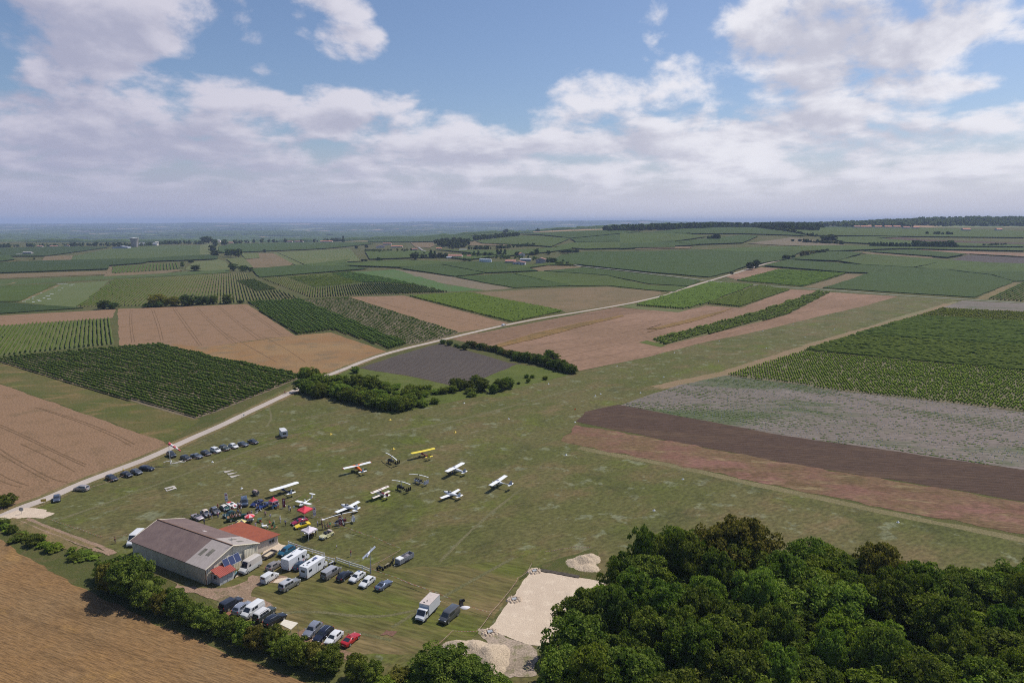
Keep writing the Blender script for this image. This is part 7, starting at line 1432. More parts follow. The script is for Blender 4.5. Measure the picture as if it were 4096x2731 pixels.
def highwing(label, A, B, tail, wingc, fusc, tailc, wz=2.05, chord=1.45, stripe=None, kind='classic', tip=None, tl=4.2, glass_c=True, gear='tail', rnd=False, rudder=None, taper=1.0, nose=None):
    e = empty('light_aircraft', (0, 0, 0), 0, label, 'light aircraft'); sp = span_of(A, B, wz)
    w = wing_mb(wingc, sp, chord, taper, .015, rnd, tipmat=tip).build('wing', e, 40); w.location = (0, 0, wz)
    if stripe: # coloured leading edge band
        m = MB().mat(stripe); L_ = sp / 2
        for s in (-1, 1): m.add([(chord * .33, 0, wz + .10), (chord * .33, s * L_ * .62, wz + .11), (chord * .1, s * L_ * .30, wz + .19), (-.7, s * .25, wz + .17), (chord * .33, 0, wz + .02), (chord * .33, s * L_ * .62, wz + .02), (chord * .1, s * L_ * .30, wz + .05), (-.7, s * .25, wz + .05)], [(0, 1, 2, 3), (7, 6, 5, 4), (0, 4, 5, 1), (1, 5, 6, 2), (2, 6, 7, 3), (3, 7, 4, 0)])
        m.build('wing_flash', e)
    m = MB().mat(fusc)
    if kind == 'boom': fus(m, [(1.75, 1.25, .08, .08), (1.6, 1.25, .28, .28), (1.0, 1.25, .48, .42), (.1, 1.4, .56, .66), (-.7, 1.45, .5, .58), (-1.5, 1.55, .24, .28), (-2.1, 1.6, .10, .10), (-tl, 1.65, .07, .07)])
    elif kind == 'open': m.tube([(1.0, 0, 1.1), (.2, 0, 1.0), (-tl, 0, 1.0)], [.22, .16, .08], 6); m.tube([(0, 0, 1.1), (0, 0, 2.0)], .06, 5); fus(m, [(1.1, .85, .05, .05), (.8, .9, .3, .3), (0, .95, .34, .32), (-.8, 1.0, .15, .15)])
    else: fus(m, [(2.05, 1.15, .12, .12), (1.95, 1.15, .30, .28), (1.2, 1.25, .50, .44), (.5, 1.4, .56, .62), (-.6, 1.4, .56, .60), (-1.4, 1.34, .46, .46), (-2.8, 1.25, .28, .30), (-tl, 1.15, .06, .14)])
    m.build('fuselage', e, 50)
    if glass_c and kind != 'open':
        m = MB().mat(GLASS); m.loft([[(1.25, -.36, 1.62), (1.25, .36, 1.62), (.9, .36, 1.68), (.9, -.36, 1.68)], [(.45, -.47, wz - .08), (.45, .47, wz - .08), (.3, .47, wz - .08), (.3, -.47, wz - .08)]]); m.build('windscreen', e)
        for s in (-1, 1): m = MB().mat(GLASS); m.box((-.15, s * .515, 1.62), (1.3, .05, .42)); m.build('side_window', e)
        m = MB().mat(pmat('roof_tint', (.22, .22, .27), .2)); m.box((-.05, 0, wz + .15), (.85, .85, .03)); m.build('roof_window', e)
    tz = 1.25 if kind != 'boom' else 1.75
    w = wing_mb(tailc, 2.7, .85, .75, 0, True, t=.08).build('tailplane', e, 40); w.location = (-tl + .25, 0, tz)
    m = MB().mat(rudder or tailc); m.add([(-tl + .9, -.04, tz - .05), (-tl - .35, -.04, tz - .1), (-tl - .30, -.03, tz + 1.15), (-tl + .1, -.03, tz + 1.15), (-tl + .9, .04, tz - .05), (-tl - .35, .04, tz - .1), (-tl - .30, .03, tz + 1.15), (-tl + .1, .03, tz + 1.15)], [(0, 1, 2, 3), (7, 6, 5, 4), (0, 4, 5, 1), (1, 5, 6, 2), (2, 6, 7, 3), (3, 7, 4, 0)]); m.build('fin', e)
    for s in (-1, 1): m = MB().mat(STEEL); m.tube([(.1, s * .4, .85), (.15, s * sp * .24, wz)], .045, 6); m.tube([(-.5, s * .4, .85), (-.6, s * sp * .24, wz)], .035, 6); m.build('strut', e); m = MB().mat(STEEL); m.tube([(.5, s * .3, .9), (.55, s * .95, .25)], .05, 6); m.build('gear_leg', e)
    wheels(e, [(.55, .98), (.55, -.98)] + ([(-tl + .2, 0)] if gear == 'tail' else [(1.5, 0)]), .22, tailc if kind == 'boom' else None)
    if kind == 'open': m = MB().mat(BLACK); m.box((.75, 0, 1.75), (.5, .45, .4)); m.build('engine', e)
    else: m = MB().mat(BLACK); m.box((1.6, 0, .95), (.5, .4, .25)); m.build('cowling_intake', e)
    prop(e, 2.15 if kind == 'classic' else (1.85 if kind == 'boom' else 1.1), 1.15 if kind != 'open' else 1.75); locate(e, A, B, wz, tail, 0.0); return e
PW = pmat('aircraft_white', (.78, .78, .78), .35, var=.04); PG = pmat('aircraft_grey', (.40, .40, .44), .4); OR = pmat('aircraft_orange', (.72, .16, .02), .4); YE = pmat('aircraft_yellow', (.75, .60, .05), .4); RD = pmat('aircraft_red', (.32, .025, .02), .4); BU = pmat('aircraft_burgundy', (.22, .008, .03), .35); CR = pmat('aircraft_cream', (.74, .68, .60), .4); DB = pmat('aircraft_blue', (.01, .02, .10), .4)
highwing('white broad-winged microlight with a dark blue open frame, nearest the tape corner', 'J 885,262', 'J 1152,182', 'J 1080,275', PW, DB, PW, kind='open', chord=1.75, rnd=True, tl=4.4)
highwing('white high-wing aeroplane with orange flashes over the cabin', 'Y 128,742', 'Y 862,568', 'Y 610,750', PW, OR, PW, stripe=OR, tip=pmat('tip_red', (.6, .06, .05), .4), chord=1.35, tl=4.3)
highwing('yellow-winged aeroplane with a red fuselage, furthest to the back', 'Y 1912,345', 'I 340,72', 'I 190,240', YE, RD, YE, chord=1.4, rnd=True, kind='open', tl=4.4)
highwing('white high-wing aeroplane with a grey fin and grey cabin roof', 'I 592,622', 'I 1000,412', 'I 985,580', PW, PW, PW, rudder=PG, chord=1.6, rnd=True, tl=4.0, gear='nose')
highwing('white pod-and-boom aeroplane on its own at the right of the line', 'I 1628,950', 'I 1995,715', 'I 2040,890', PW, PW, PW, rudder=PG, chord=1.45, kind='boom', tl=4.6, gear='nose', taper=.95)
def lowwing(label, A, B, tail, tip, tl=3.6, bubble=True, taper=.75, chord=1.55, stripe=None):
    z = .75; e = empty('light_aircraft', (0, 0, 0), 0, label, 'light aircraft'); sp = span_of(A, B, z + .25); w = wing_mb(PW, sp, chord, taper, .05, False, tipmat=tip).build('wing', e, 40); w.location = (0, 0, z)
    m = MB().mat(PW); fus(m, [(2.15, 1.0, .06, .06), (2.05, 1.0, .24, .22), (1.3, 1.02, .50, .40), (.4, 1.05, .60, .46), (-.6, 1.05, .58, .44), (-1.6, 1.06, .42, .36), (-2.8, 1.1, .22, .24), (-tl - .2, 1.12, .06, .12)], 12); m.build('fuselage', e, 50)
    m = MB().mat(GLASS); fus(m, [(.85, 1.32, .12, .05), (.5, 1.38, .34, .24), (0, 1.4, .38, .30), (-.5, 1.38, .32, .20), (-.85, 1.34, .12, .06)], 12); c = m.build('canopy', e, 60); m = MB().mat(PW); m.tube([(-.15, -.45, 1.4), (-.15, -.25, 1.69), (-.15, .25, 1.69), (-.15, .45, 1.4)], .04, 5); m.build('canopy_frame', c)
    w = wing_mb(PW, 2.7, .85, .8, 0, False, tipmat=tip, t=.08).build('tailplane', e, 40); w.location = (-tl + .1, 0, 1.1)
    m = MB().mat(PW); m.add([(-tl + .8, -.04, 1.2), (-tl - .45, -.04, 1.15), (-tl - .5, -.03, 2.2), (-tl - .05, -.03, 2.2), (-tl + .8, .04, 1.2), (-tl - .45, .04, 1.15), (-tl - .5, .03, 2.2), (-tl - .05, .03, 2.2)], [(0, 1, 2, 3), (7, 6, 5, 4), (0, 4, 5, 1), (1, 5, 6, 2), (2, 6, 7, 3), (3, 7, 4, 0)]); m.build('fin', e)
    if stripe:
        for s in (-1, 1): m = MB().mat(stripe); m.tube([(1.6, s * .36, 1.08), (.2, s * .53, 1.1), (-1.6, s * .36, 1.1), (-3.2, s * .13, 1.12)], .03, 4); m.build('stripe', e)
    wheels(e, [(-.2, 1.0), (-.2, -1.0), (1.4, 0)], .2); prop(e, 2.15, 1.0, r=.8, ang=.9); locate(e, A, B, z + .25, tail, 0.0)
lowwing('white low-wing aeroplane with small orange wing tips and a red pinstripe', 'I 468,1240', 'I 918,1028', 'I 890,1210', pmat('tip_orange', (.75, .30, .06), .4), stripe=pmat('pin_red', (.45, .10, .14), .4), chord=1.45)
lowwing('white low-wing aeroplane with a bubble canopy behind the enclosed autogyro', 'X 1492,605', 'X 2218,262', 'X 2120,520', None, chord=1.35, taper=.95, tl=3.5)
def biplane():
    e = empty('biplane', (0, 0, 0), 0, 'cream biplane with burgundy wing tips, tail and cockpit and ringed roundels', 'biplane'); A, B = 'Y 852,1385', 'Y 1318,1196'; z = 2.25; sp = span_of(A, B, z)
    for zz, dx, s_ in ((z, 0, sp), (.95, -.45, sp * .98)):
        w = wing_mb(CR, s_, 1.15, 1, 0.01, False, tipmat=BU).build('wing', e, 40); w.location = (dx, 0, zz)
    for s in (-1, 1):
        m = MB().mat(BU)
        for r0, r1 in ((.34, .27), (.14, .0)):
            n = 20; m.add([(-.2 + r * math.cos(i * 6.283 / n), s * sp * .38 + r * math.sin(i * 6.283 / n), z + .145) for r in (r0, max(r1, .01)) for i in range(n)], [(i, (i + 1) % n, n + (i + 1) % n, n + i) for i in range(n)])
        m.build('roundel', e); m = MB().mat(BU); m.box((-.2, s * .42, z + .14), (1.1, .10, .02)); m.box((.30, s * .9, z + .06), (.06, 1.2, .08)); m.build('wing_stripe', e)
        m = MB().mat(STEEL)
        for x, y in ((.2, .36), (-.5, .36)): m.tube([(x, s * .3, 1.5), (x, s * y, z)], .03, 5)
        for x in (.15, -.55): m.tube([(x - .3, s * sp * .36, .98), (x, s * sp * .36, z)], .035, 5)
        m.build('wing_strut', e)
    m = MB().mat(CR); fus(m, [(1.6, 1.3, .1, .1), (1.5, 1.3, .34, .34), (.9, 1.3, .42, .40), (0, 1.32, .42, .42), (-1, 1.28, .36, .38), (-2.2, 1.18, .2, .26), (-3.2, 1.1, .06, .14)]); m.build('fuselage', e, 50)
    m = MB().mat(BU); m.box((-1.2, 0, 1.62), (1.7, .5, .14), (.9, .7)); m.build('turtle_deck', e); m = MB().mat(GLASS); m.box((-.35, 0, 1.74), (.25, .45, .2)); m.build('windscreen', e); m = MB().mat(BLACK); m.box((-.75, 0, 1.66), (.5, .42, .1)); m.build('cockpit', e)
    w = wing_mb(CR, 2.3, .85, .8, 0, True, t=.08).build('tailplane', e, 40); w.location = (-3.0, 0, 1.2); m = MB().mat(BU); m.add([(-2.5, -.04, 1.25), (-3.6, -.04, 1.1), (-3.6, -.03, 2.0), (-3.1, -.03, 2.1), (-2.5, .04, 1.25), (-3.6, .04, 1.1), (-3.6, .03, 2.0), (-3.1, .03, 2.1)], [(0, 1, 2, 3), (7, 6, 5, 4), (0, 4, 5, 1), (1, 5, 6, 2), (2, 6, 7, 3), (3, 7, 4, 0)]); m.build('fin', e)
    for s in (-1, 1): m = MB().mat(BU); m.tube([(.6, s * .25, 1.0), (.7, s * .75, .25)], .05, 5); m.build('gear_leg', e)
    wheels(e, [(.7, .78), (.7, -.78), (-3.0, 0)], .24); prop(e, 1.65, 1.3); locate(e, A, B, z, 'Y 1270,1450', 0.0)
biplane()
def gyro(label, A, B, nose, tail, col, finc, z=2.75, cabin=False, trim=None, hub=None, foot=None):
    e = empty('autogyro', (0, 0, 0), 0, label, 'autogyro'); a = Vector(W1(A, z)); b = Vector(W1(B, z)); c = (a + b) / 2; nn = Vector(W1(nose, .8)); t = Vector(W1(tail, .8)); d = (nn - t).normalized()
    yaw = math.atan2(d.y, d.x); e.location = (c.x, c.y, 0); e.rotation_euler = (0, 0, yaw); cm = pmat('gyro_%s' % label[:9], col, .35, var=.1); fm = pmat('gyro_fin_%s' % label[:9], finc, .4)
    m = MB().mat(cm); fus(m, [(2.0, .75, .05, .05), (1.75, .78, .28, .22), (1.1, .85, .42, .36), (.3, .85, .42, .36), (-.3, .85, .3, .3), (-.7, .85, .1, .12)]); m.build('fuselage', e, 50)
    if cabin: m = MB().mat(GLASS); fus(m, [(1.8, .95, .1, .05), (1.3, 1.15, .38, .30), (.5, 1.25, .44, .42), (-.1, 1.3, .34, .35), (-.5, 1.3, .1, .1)]); m.build('canopy', e, 60); m = MB().mat(cm); m.box((.2, 0, 1.7), (1.2, .35, .08)); m.build('canopy_roof', e)
    else:
        m = MB().mat(BLACK)
        for x in (.95, .2): m.box((x, 0, 1.22), (.35, .5, .25)); m.box((x - .22, 0, 1.45), (.14, .44, .42))
        m.build('seats', e); m = MB().mat(GLASS); m.loft([[(1.5, -.25, 1.1), (1.5, .25, 1.1), (1.45, .25, 1.1), (1.45, -.25, 1.1)], [(1.25, -.2, 1.5), (1.25, .2, 1.5), (1.22, .2, 1.5), (1.22, -.2, 1.5)]]); m.build('windscreen', e)
    m = MB().mat(cm if cabin else STEEL); m.tube([(-.35, 0, 1.0), (-.05, 0, z - .1)], [.16 if cabin else .08, .07], 6); m.build('mast', e)
    m = MB().mat(pmat('rotor_white', (.74, .75, .76), .3)); L = (a - b).length / 2; ra = math.atan2((b - a).y, (b - a).x) - yaw; R_ = Matrix.Rotation(ra, 3, 'Z')
    for s in (-1, 1): m.loft([[R_ @ Vector((s * L * f, y, z + zz - .28 * f * f)) for y, zz in ((-.13, 0), (.13, 0), (.13, .045), (-.13, .045))] for f in (0.0, .3, .6, .85, 1.0)])
    m.build('rotor_blades', e); m = MB().mat(BLACK); m.box((0, 0, z - .02), (.3, .3, .22)); m.build('rotor_head', e)
    m = MB().mat(BLACK if not trim else pmat('gyro_trim', trim, .4)); m.box((-.75, 0, 1.15), (.6, .55, .5)); m.build('engine', e)
    m = MB().mat(BLACK); 
    for a_ in (.4, .4 + 2.09, .4 + 4.19): m.tube([(-1.12, 0, 1.2), (-1.12, .8 * math.cos(a_), 1.2 + .8 * math.sin(a_))], [.07, .05], 4)
    m.build('propeller', e); m = MB().mat(cm); m.tube([(-.2, 0, .6), (-1.2, 0, .42), (-2.4, 0, .5), (-2.9, 0, .8)], [.08, .07, .06, .05], 6); m.build('tail_boom', e)
    for y in ((-.75, 0, .75) if not cabin else (-.7, .7, 0)):
        m = MB().mat(fm); m.add([(-2.5, y - .03, .65), (-3.2, y - .03, .65), (-3.3, y - .03, 1.75), (-2.9, y - .03, 1.75), (-2.5, y + .03, .65), (-3.2, y + .03, .65), (-3.3, y + .03, 1.75), (-2.9, y + .03, 1.75)], [(0, 1, 2, 3), (7, 6, 5, 4), (0, 4, 5, 1), (1, 5, 6, 2), (2, 6, 7, 3), (3, 7, 4, 0)]); m.build('fin', e)
    m = MB().mat(fm); m.box((-2.85, 0, .66), (.6, 1.6, .06)); m.build('tailplane', e)
    for s in (-1, 1): m = MB().mat(cm); m.tube([(-.2, s * .2, .7), (-.45, s * .95, .28)], .055, 6); m.build('gear_leg', e)
    wheels(e, [(-.45, .98), (-.45, -.98), (1.5, 0)], .22, cm if cabin or col[0] > .2 else None); return e
gyro('black open autogyro at the back, its rotor pointing toward the camera', 'Y 1257,306', 'Y 1553,502', 'Y 1335,520', 'Y 1530,590', (.015, .015, .017), (.012, .012, .014)); gyro('black open autogyro beside the biplane', 'Y 1420,1022', 'Y 1903,1134', 'Y 1545,1200', 'Y 1800,1290', (.012, .012, .014), (.012, .012, .014))
gyro('silver-grey open autogyro with a tall grey tail', 'Y 1870,860', 'I 195,733', 'Y 1965,1030', 'Y 2230,1110', (.56, .56, .60), (.55, .55, .60)); gyro('white enclosed autogyro with burgundy trim beside the burgundy feather flag', 'X 1160,793', 'X 2203,542', 'X 1450,930', 'X 1960,840', (.62, .60, .61), (.72, .70, .70), z=2.95, cabin=True, trim=(.16, .01, .03))
def glider():
    e = empty('motor_glider', (0, 0, 0), 0, 'small white T-tailed aircraft partly hidden behind the big red tent', 'light aircraft'); m = MB().mat(PW); fus(m, [(1.4, .9, .05, .05), (1.0, .9, .35, .3), (0, .95, .42, .4), (-.8, 1.0, .28, .3), (-1.6, 1.15, .12, .14), (-3.6, 1.35, .06, .08)]); m.build('fuselage', e, 50)
    w = wing_mb(PW, 5.2, 1.1, .9, .02).build('wing', e, 40); w.location = (-.1, 0, 1.15); m = MB().mat(PW); m.add([(-3.1, -.04, 1.35), (-3.75, -.04, 1.35), (-3.95, -.03, 2.4), (-3.45, -.03, 2.4), (-3.1, .04, 1.35), (-3.75, .04, 1.35), (-3.95, .03, 2.4), (-3.45, .03, 2.4)], [(0, 1, 2, 3), (7, 6, 5, 4), (0, 4, 5, 1), (1, 5, 6, 2), (2, 6, 7, 3), (3, 7, 4, 0)]); m.build('fin', e)
    w = wing_mb(PW, 1.9, .6, .9, 0, t=.08).build('tailplane', e, 40); w.location = (-3.6, 0, 2.42); m = MB().mat(GLASS); fus(m, [(.95, 1.1, .1, .05), (.5, 1.2, .3, .2), (.0, 1.2, .3, .2), (-.4, 1.15, .1, .05)]); m.build('canopy', e, 60)
    m = MB().mat(PW); m.tube([(-.8, 0, 1.2), (-.8, 0, 1.9)], [.2, .12], 8); m.build('engine_pod', e); wheels(e, [(-.2, .8), (-.2, -.8), (1.0, 0)], .2); park_at(e, 'X 490,450', (-120, 62))
glider()
# ------------------------------------------------------------------ tents, flags, tables
def tent(label, corners, peak_h, eave, roofm, walls=False, legs=STEEL, L=3.0):
    c = [Vector(p) for p in W(corners, eave)]; o = sum(c, Vector((0, 0))) / len(c)
    e = empty('gazebo', (o.x, o.y, 0), 0, label, 'gazebo tent'); q = [Vector((p.x - o.x, p.y - o.y, eave)) for p in c]; pk = Vector((0, 0, peak_h)); m = MB().mat(roofm)
    vs = [pk]; fs = []
    for i in range(4):
        a, b = q[i], q[(i + 1) % 4]; rows = []
        for t in (0.0, .35, .7, 1.0):
            row = []
            for k in range(5):
                p = a.lerp(b, k / 4); r = pk.lerp(p, t); r.z -= .16 * math.sin(math.pi * t); r.z += (.10 * math.sin(math.pi * k / 4)) * (t); row.append(r)
            rows.append(row)
        k0 = len(vs); vs += [p for r in rows for p in r]
        for r in range(3):
            for k in range(4): fs.append((k0 + r * 5 + k, k0 + r * 5 + k + 1, k0 + (r + 1) * 5 + k + 1, k0 + (r + 1) * 5 + k))
    m.add(vs, fs); m.build('roof', e)
    m = MB().mat(roofm if not walls else pmat('valance', (.62, .45, .55), .8))
    for i in range(4): a, b = q[i], q[(i + 1) % 4]; m.panel(a - Vector((0, 0, .28)), b - Vector((0, 0, .28)), b, a, .02)
    m.build('valance', e)
    for p in q: m = MB().mat(legs); m.tube([(p.x * .99, p.y * .99, 0), (p.x * .99, p.y * .99, eave)], .045, 5); m.build('leg', e)
    if walls:
        m = MB().mat(pmat('tent_wall', (.58, .42, .52), .8)); 
        for i in (1, 2): a, b = q[i], q[(i + 1) % 4]; z_ = Vector((0, 0, eave - .3)); m.panel(a - Vector((0, 0, eave - .9)), b - Vector((0, 0, eave - .9)), b, a, .02)
        m.build('side_wall', e)
    return e
TR = pmat('tent_red', (.62, .035, .065), .75, var=.12); TW = pmat('tent_white', (.64, .57, .62), .8, var=.08)
tent('small red pop-up tent with pale side walls beside the blue roadsters', 'V 860,372 1045,305 905,262 730,330', 3.25, 2.15, TR, True); tent('large red pop-up tent standing over the sports cars', 'X 520,640 800,492 560,425 290,537', 3.3, 2.2, TR); tent('white pop-up tent with a table and people beneath it', 'X 655,1278 945,1125 725,1062 415,1165', 3.2, 2.15, TW, legs=WHITE)
def feather(label, C, col, rz, h=3.0):
    p = W1(C); e = empty('feather_flag', (p[0], p[1], 0), rz, label, 'feather flag'); fm = pmat('flag_' + label[:8], col, .8); m = MB().mat(STEEL); m.tube([(0, 0, 0), (0, 0, h - .6), (.25, 0, h - .1), (.55, 0, h)], .03, 5); m.tube([(-.4, 0, .04), (.4, 0, .04)], .04, 4); m.build('pole', e)
    m = MB().mat(fm); zs = [.45, 1.0, 1.6, 2.2, 2.65, 2.9]; ws = [.75, .78, .78, .76, .70, .52]; f = []
    v = [(0.0, -.015, z) for z in zs] + [(w, -.015, z) for z, w in zip(zs, ws)] + [(0, .015, z) for z in zs] + [(w, .015, z) for z, w in zip(zs, ws)]
    for i in range(5): f += [(i, i + 6, i + 7, i + 1), (i + 12, i + 13, i + 19, i + 18), (i + 6, i + 18, i + 19, i + 7)]
    m.add(v, f); m.build('banner', e); dk = col[1] < .2; em = pmat('emblem_%d' % dk, (.7, .66, .7) if dk else (.45, .10, .16), .7); m = MB().mat(em); m.disc((.4, 0, 2.35), (0, 1, 0), .24, .06, 14); m.build('emblem', e)
    m = MB().mat(em if dk else pmat('flag_grey', (.30, .30, .40), .8))
    if dk:
        for z, x in ((1.85, .3), (1.6, .45), (1.35, .35), (1.1, .45)): m.tube([(x - .12, -.03, z - .12), (x, -.03, z), (x + .14, -.03, z + .1)], .035, 4)
    else: m.box((.4, 0, 1.05), (.72, .06, .3)); m.box((.4, 0, 1.85), (.4, .06, .06)); m.box((.4, 0, 1.65), (.3, .06, .06))
    m.build('lettering', e)
feather('white feather flag behind the green classic car', 'U 1180,400', (.80, .75, .72), .15); feather('white feather flag beside the big red tent', 'X 805,775', (.80, .75, .72), .1); feather('burgundy feather flag right of the small red tent', 'V 1180,572', (.20, .012, .03), .05, 3.1); feather('burgundy feather flag in front of the enclosed autogyro', 'X 1612,1078', (.24, .012, .035), .05, 3.1)
def table(label, C, top, L=1.8, Wd=.8, rz=.5, z=.74, cat='table'):
    p = W1(C); e = empty('table', (p[0], p[1], 0), rz, label, cat); m = MB().mat(top); m.box((0, 0, z), (L, Wd, .05)); m.build('table_top', e)
    for x in (-.42, .42):
        for y in (-.4, .4): m = MB().mat(STEEL); m.tube([(x * L, y * Wd, 0), (x * L, y * Wd, z)], .025, 4); m.build('leg', e)
    return e
def chair(label, C, col, rz, group=None):
    p = W1(C); e = empty('chair', (p[0], p[1], 0), rz, label, 'chair', group); m = MB().mat(col); m.box((0, 0, .45), (.46, .46, .05)); m.build('seat', e); m = MB().mat(col); m.box((-.22, 0, .75), (.05, .46, .5)); m.build('backrest', e)
    for x in (-.2, .2):
        for y in (-.2, .2): m = MB().mat(col); m.tube([(x, y, 0), (x, y, .45)], .022, 4); m.build('leg', e)
def parasol(label, C, colA, colB, r=1.35, h=2.25):
    p = W1(C); e = empty('parasol', (p[0], p[1], 0), .2, label, 'parasol'); m = MB().mat(WHITE); m.tube([(0, 0, 0), (0, 0, h)], .03, 5); m.build('pole', e)
    for k in range(8):
        a, b = k * math.pi / 4, (k + 1) * math.pi / 4; m = MB().mat(colA if k % 2 else colB); P_ = lambda t, f, z: (r * f * math.cos(t), r * f * math.sin(t), z); m.add([(0, 0, h), P_(a, .6, h - .22), P_(b, .6, h - .22), P_(a, 1, h - .48), P_(b, 1, h - .48), P_(a, .98, h - .6), P_(b, .98, h - .6)], [(0, 1, 2), (1, 3, 4, 2), (3, 5, 6, 4)]); m.build('panel', e)
PR = pmat('parasol_red', (.62, .03, .05), .7); PP = pmat('parasol_pink', (.66, .36, .38), .7); PY = pmat('parasol_yellow', (.62, .52, .20), .7); PK = pmat('parasol_black', (.04, .04, .06), .7); TG = pmat('table_green', (.05, .12, .10), .5); TWH = pmat('table_white', (.72, .70, .70), .4); TBL = pmat('table_blue', (.06, .22, .50), .4); CRD = pmat('chair_red', (.30, .05, .03), .6); CGN = pmat('chair_green', (.05, .16, .10), .6)
parasol('red and pink parasol over a picnic table', 'U 1960,1010', PR, PP, 1.3); parasol('yellow and black striped parasol behind the orange roof', 'U 1690,1180', PY, PK, 1.4)
table('pale picnic table under the red parasol', 'U 1975,1010', TWH, 1.6); table('dark green garden table with chairs standing alone', 'V 470,975', TG, 1.0, .9); table('bright white folding table near the annexe', 'V 625,1190', TWH, 1.2, .8, .35); table('table under the yellow parasol', 'U 1740,1160', TWH, 1.2); table('white table behind the far corner of the orange roof', 'U 1370,1200', TWH, 1.4); table('bright blue table in front of the small red tent', 'V 955,560', TBL, 1.5, .8, .3); table('long table under the small red tent', 'V 920,510', pmat('table_pink', (.3, .16, .22), .6), 2.2, .8, .3); table('long white-clothed table under the white tent', 'X 700,1330', TWH, 2.6, .9, .45); table('white display board lying flat on a stand by the visitors', 'X 1110,960', TWH, .9, .7, .3, 1.05, 'display board')
for C, c, rz, lab in (('V 790,1060', CRD, 0, 'red chair left of the seated visitor in the middle of the lawn'), ('V 900,1100', CGN, 1.6, 'green chair beside the seated visitor in the middle of the lawn'), ('V 855,1205', CRD, .5, 'dark red chair in front of the seated visitor'), ('V 920,1200', CGN, 2.5, 'dark green chair right of the dark red one'), ('V 555,1215', CGN, .3, 'green chair left of the white folding table'), ('V 550,1150', TWH, 5, 'white chair behind the white folding table'), ('V 430,1010', CGN, 0, 'green chair left of the green garden table'), ('V 490,1025', CRD, 1.6, 'red chair before the green garden table'), ('U 1910,1060', BLACK, .4, 'black chair at the left of the red parasol'), ('U 1995,1050', BLACK, 2.8, 'black chair at the right of the red parasol'), ('V 870,590', TBL, .5, 'blue chair left of the blue table'), ('X 720,1440', BLACK, 1.8, 'black chair at the near side of the white tent table'), ('X 800,1400', BLACK, 2.2, 'second black chair at the white tent table'), ('X 630,1425', BLACK, 1.2, 'black chair at the left end of the white tent table'), ('V 1265,530', TWH, .3, 'white chair between the burgundy flag and the visitors')): chair(lab, C, c, rz)
def sign(name, label, C, h, w_, hh, col, rz=0.2, cat='sign', postm=STEEL, disc=False):
    p = W1(C); e = empty(name, (p[0], p[1], 0), rz, label, cat); m = MB().mat(postm); m.tube([(0, 0, 0), (0, 0, h)], .035, 5); m.build('post', e); m = MB().mat(col)
    if disc: m.disc((0, -.04, h), (0, 1, 0), w_, .04, 16)
    else: m.box((0, -.05, h), (w_, .04, hh))
    m.build('plate', e)
sign('sign', 'small white notice on a thin post by the visitors left of the big red tent', 'V 1545,690', 1.5, .5, .55, WHITE); sign('sign', 'yellow road sign at the chalk track junction', 'Z 375,778', 1.0, 1.3, .75, pmat('sign_yellow', (.55, .36, .05), .6), .3); sign('round_sign', 'round grey sign seen from behind in the middle of the junction', 'Z 186,868', 1.4, .55, 0, STEEL, .2, disc=True)
sign('marker_post', 'white boundary sign beside the chalk road below the big vineyard', 'P 976,1672', 1.3, .5, .6, WHITE, .4); sign('marker_post', 'pair of low white posts left of the boundary sign', 'P 967,1671', .6, .5, .2, WHITE, .4); sign('marker_post', 'small red-topped post on the chalk road by the scrub', 'P 1172,1575', .7, .2, .25, TR)
sign('marker_flag', 'orange pennant on a stick at the edge of the brown field', 'B 1680,1335', .9, .9, .5, OR, .6); sign('marker_post', 'white post at the end of the thin hedge on the chalk road', 'B 96,1080', 1.4, .25, .3, WHITE, .3)
# ------------------------------------------------------------------ people
SK = pmat('skin', (.42, .24, .16), .6)
POSES = {  # joints: pelvis chest neck head | hips knees ankles toes | shoulders elbows hands
 'stand': dict(p=(0, 0, .94), c=(0, 0, 1.32), n=(0, 0, 1.47), h=(.02, 0, 1.62), k=[(.03, .10, .50), (.0, -.11, .50)], a=[(-.02, .11, .08), (-.03, -.13, .08)], e=[(-.02, .26, 1.13), (-.03, -.26, 1.12)], w=[(.10, .27, .90), (.08, -.27, .88)]),
 'walk': dict(p=(0, 0, .93), c=(.03, 0, 1.31), n=(.05, 0, 1.46), h=(.08, 0, 1.61), k=[(.18, .10, .52), (-.04, -.10, .49)], a=[(.26, .10, .09), (-.33, -.10, .13)], e=[(-.12, .25, 1.14), (.12, -.25, 1.13)], w=[(-.10, .25, .90), (.32, -.23, .98)]),
 'photo': dict(p=(0, 0, .94), c=(-.01, 0, 1.33), n=(0, 0, 1.48), h=(.02, 0, 1.63), k=[(.02, .11, .50), (.0, -.12, .50)], a=[(-.02, .13, .08), (-.03, -.14, .08)], e=[(.18, .27, 1.30), (.18, -.27, 1.30)], w=[(.26, .10, 1.56), (.26, -.10, 1.56)]),
 'sit': dict(p=(0, 0, .50), c=(-.02, 0, .90), n=(.0, 0, 1.05), h=(.04, 0, 1.20), k=[(.42, .13, .50), (.42, -.13, .50)], a=[(.44, .13, .09), (.40, -.14, .09)], e=[(.10, .26, .74), (.10, -.26, .74)], w=[(.34, .16, .66), (.34, -.16, .66)])}
BODY = {}
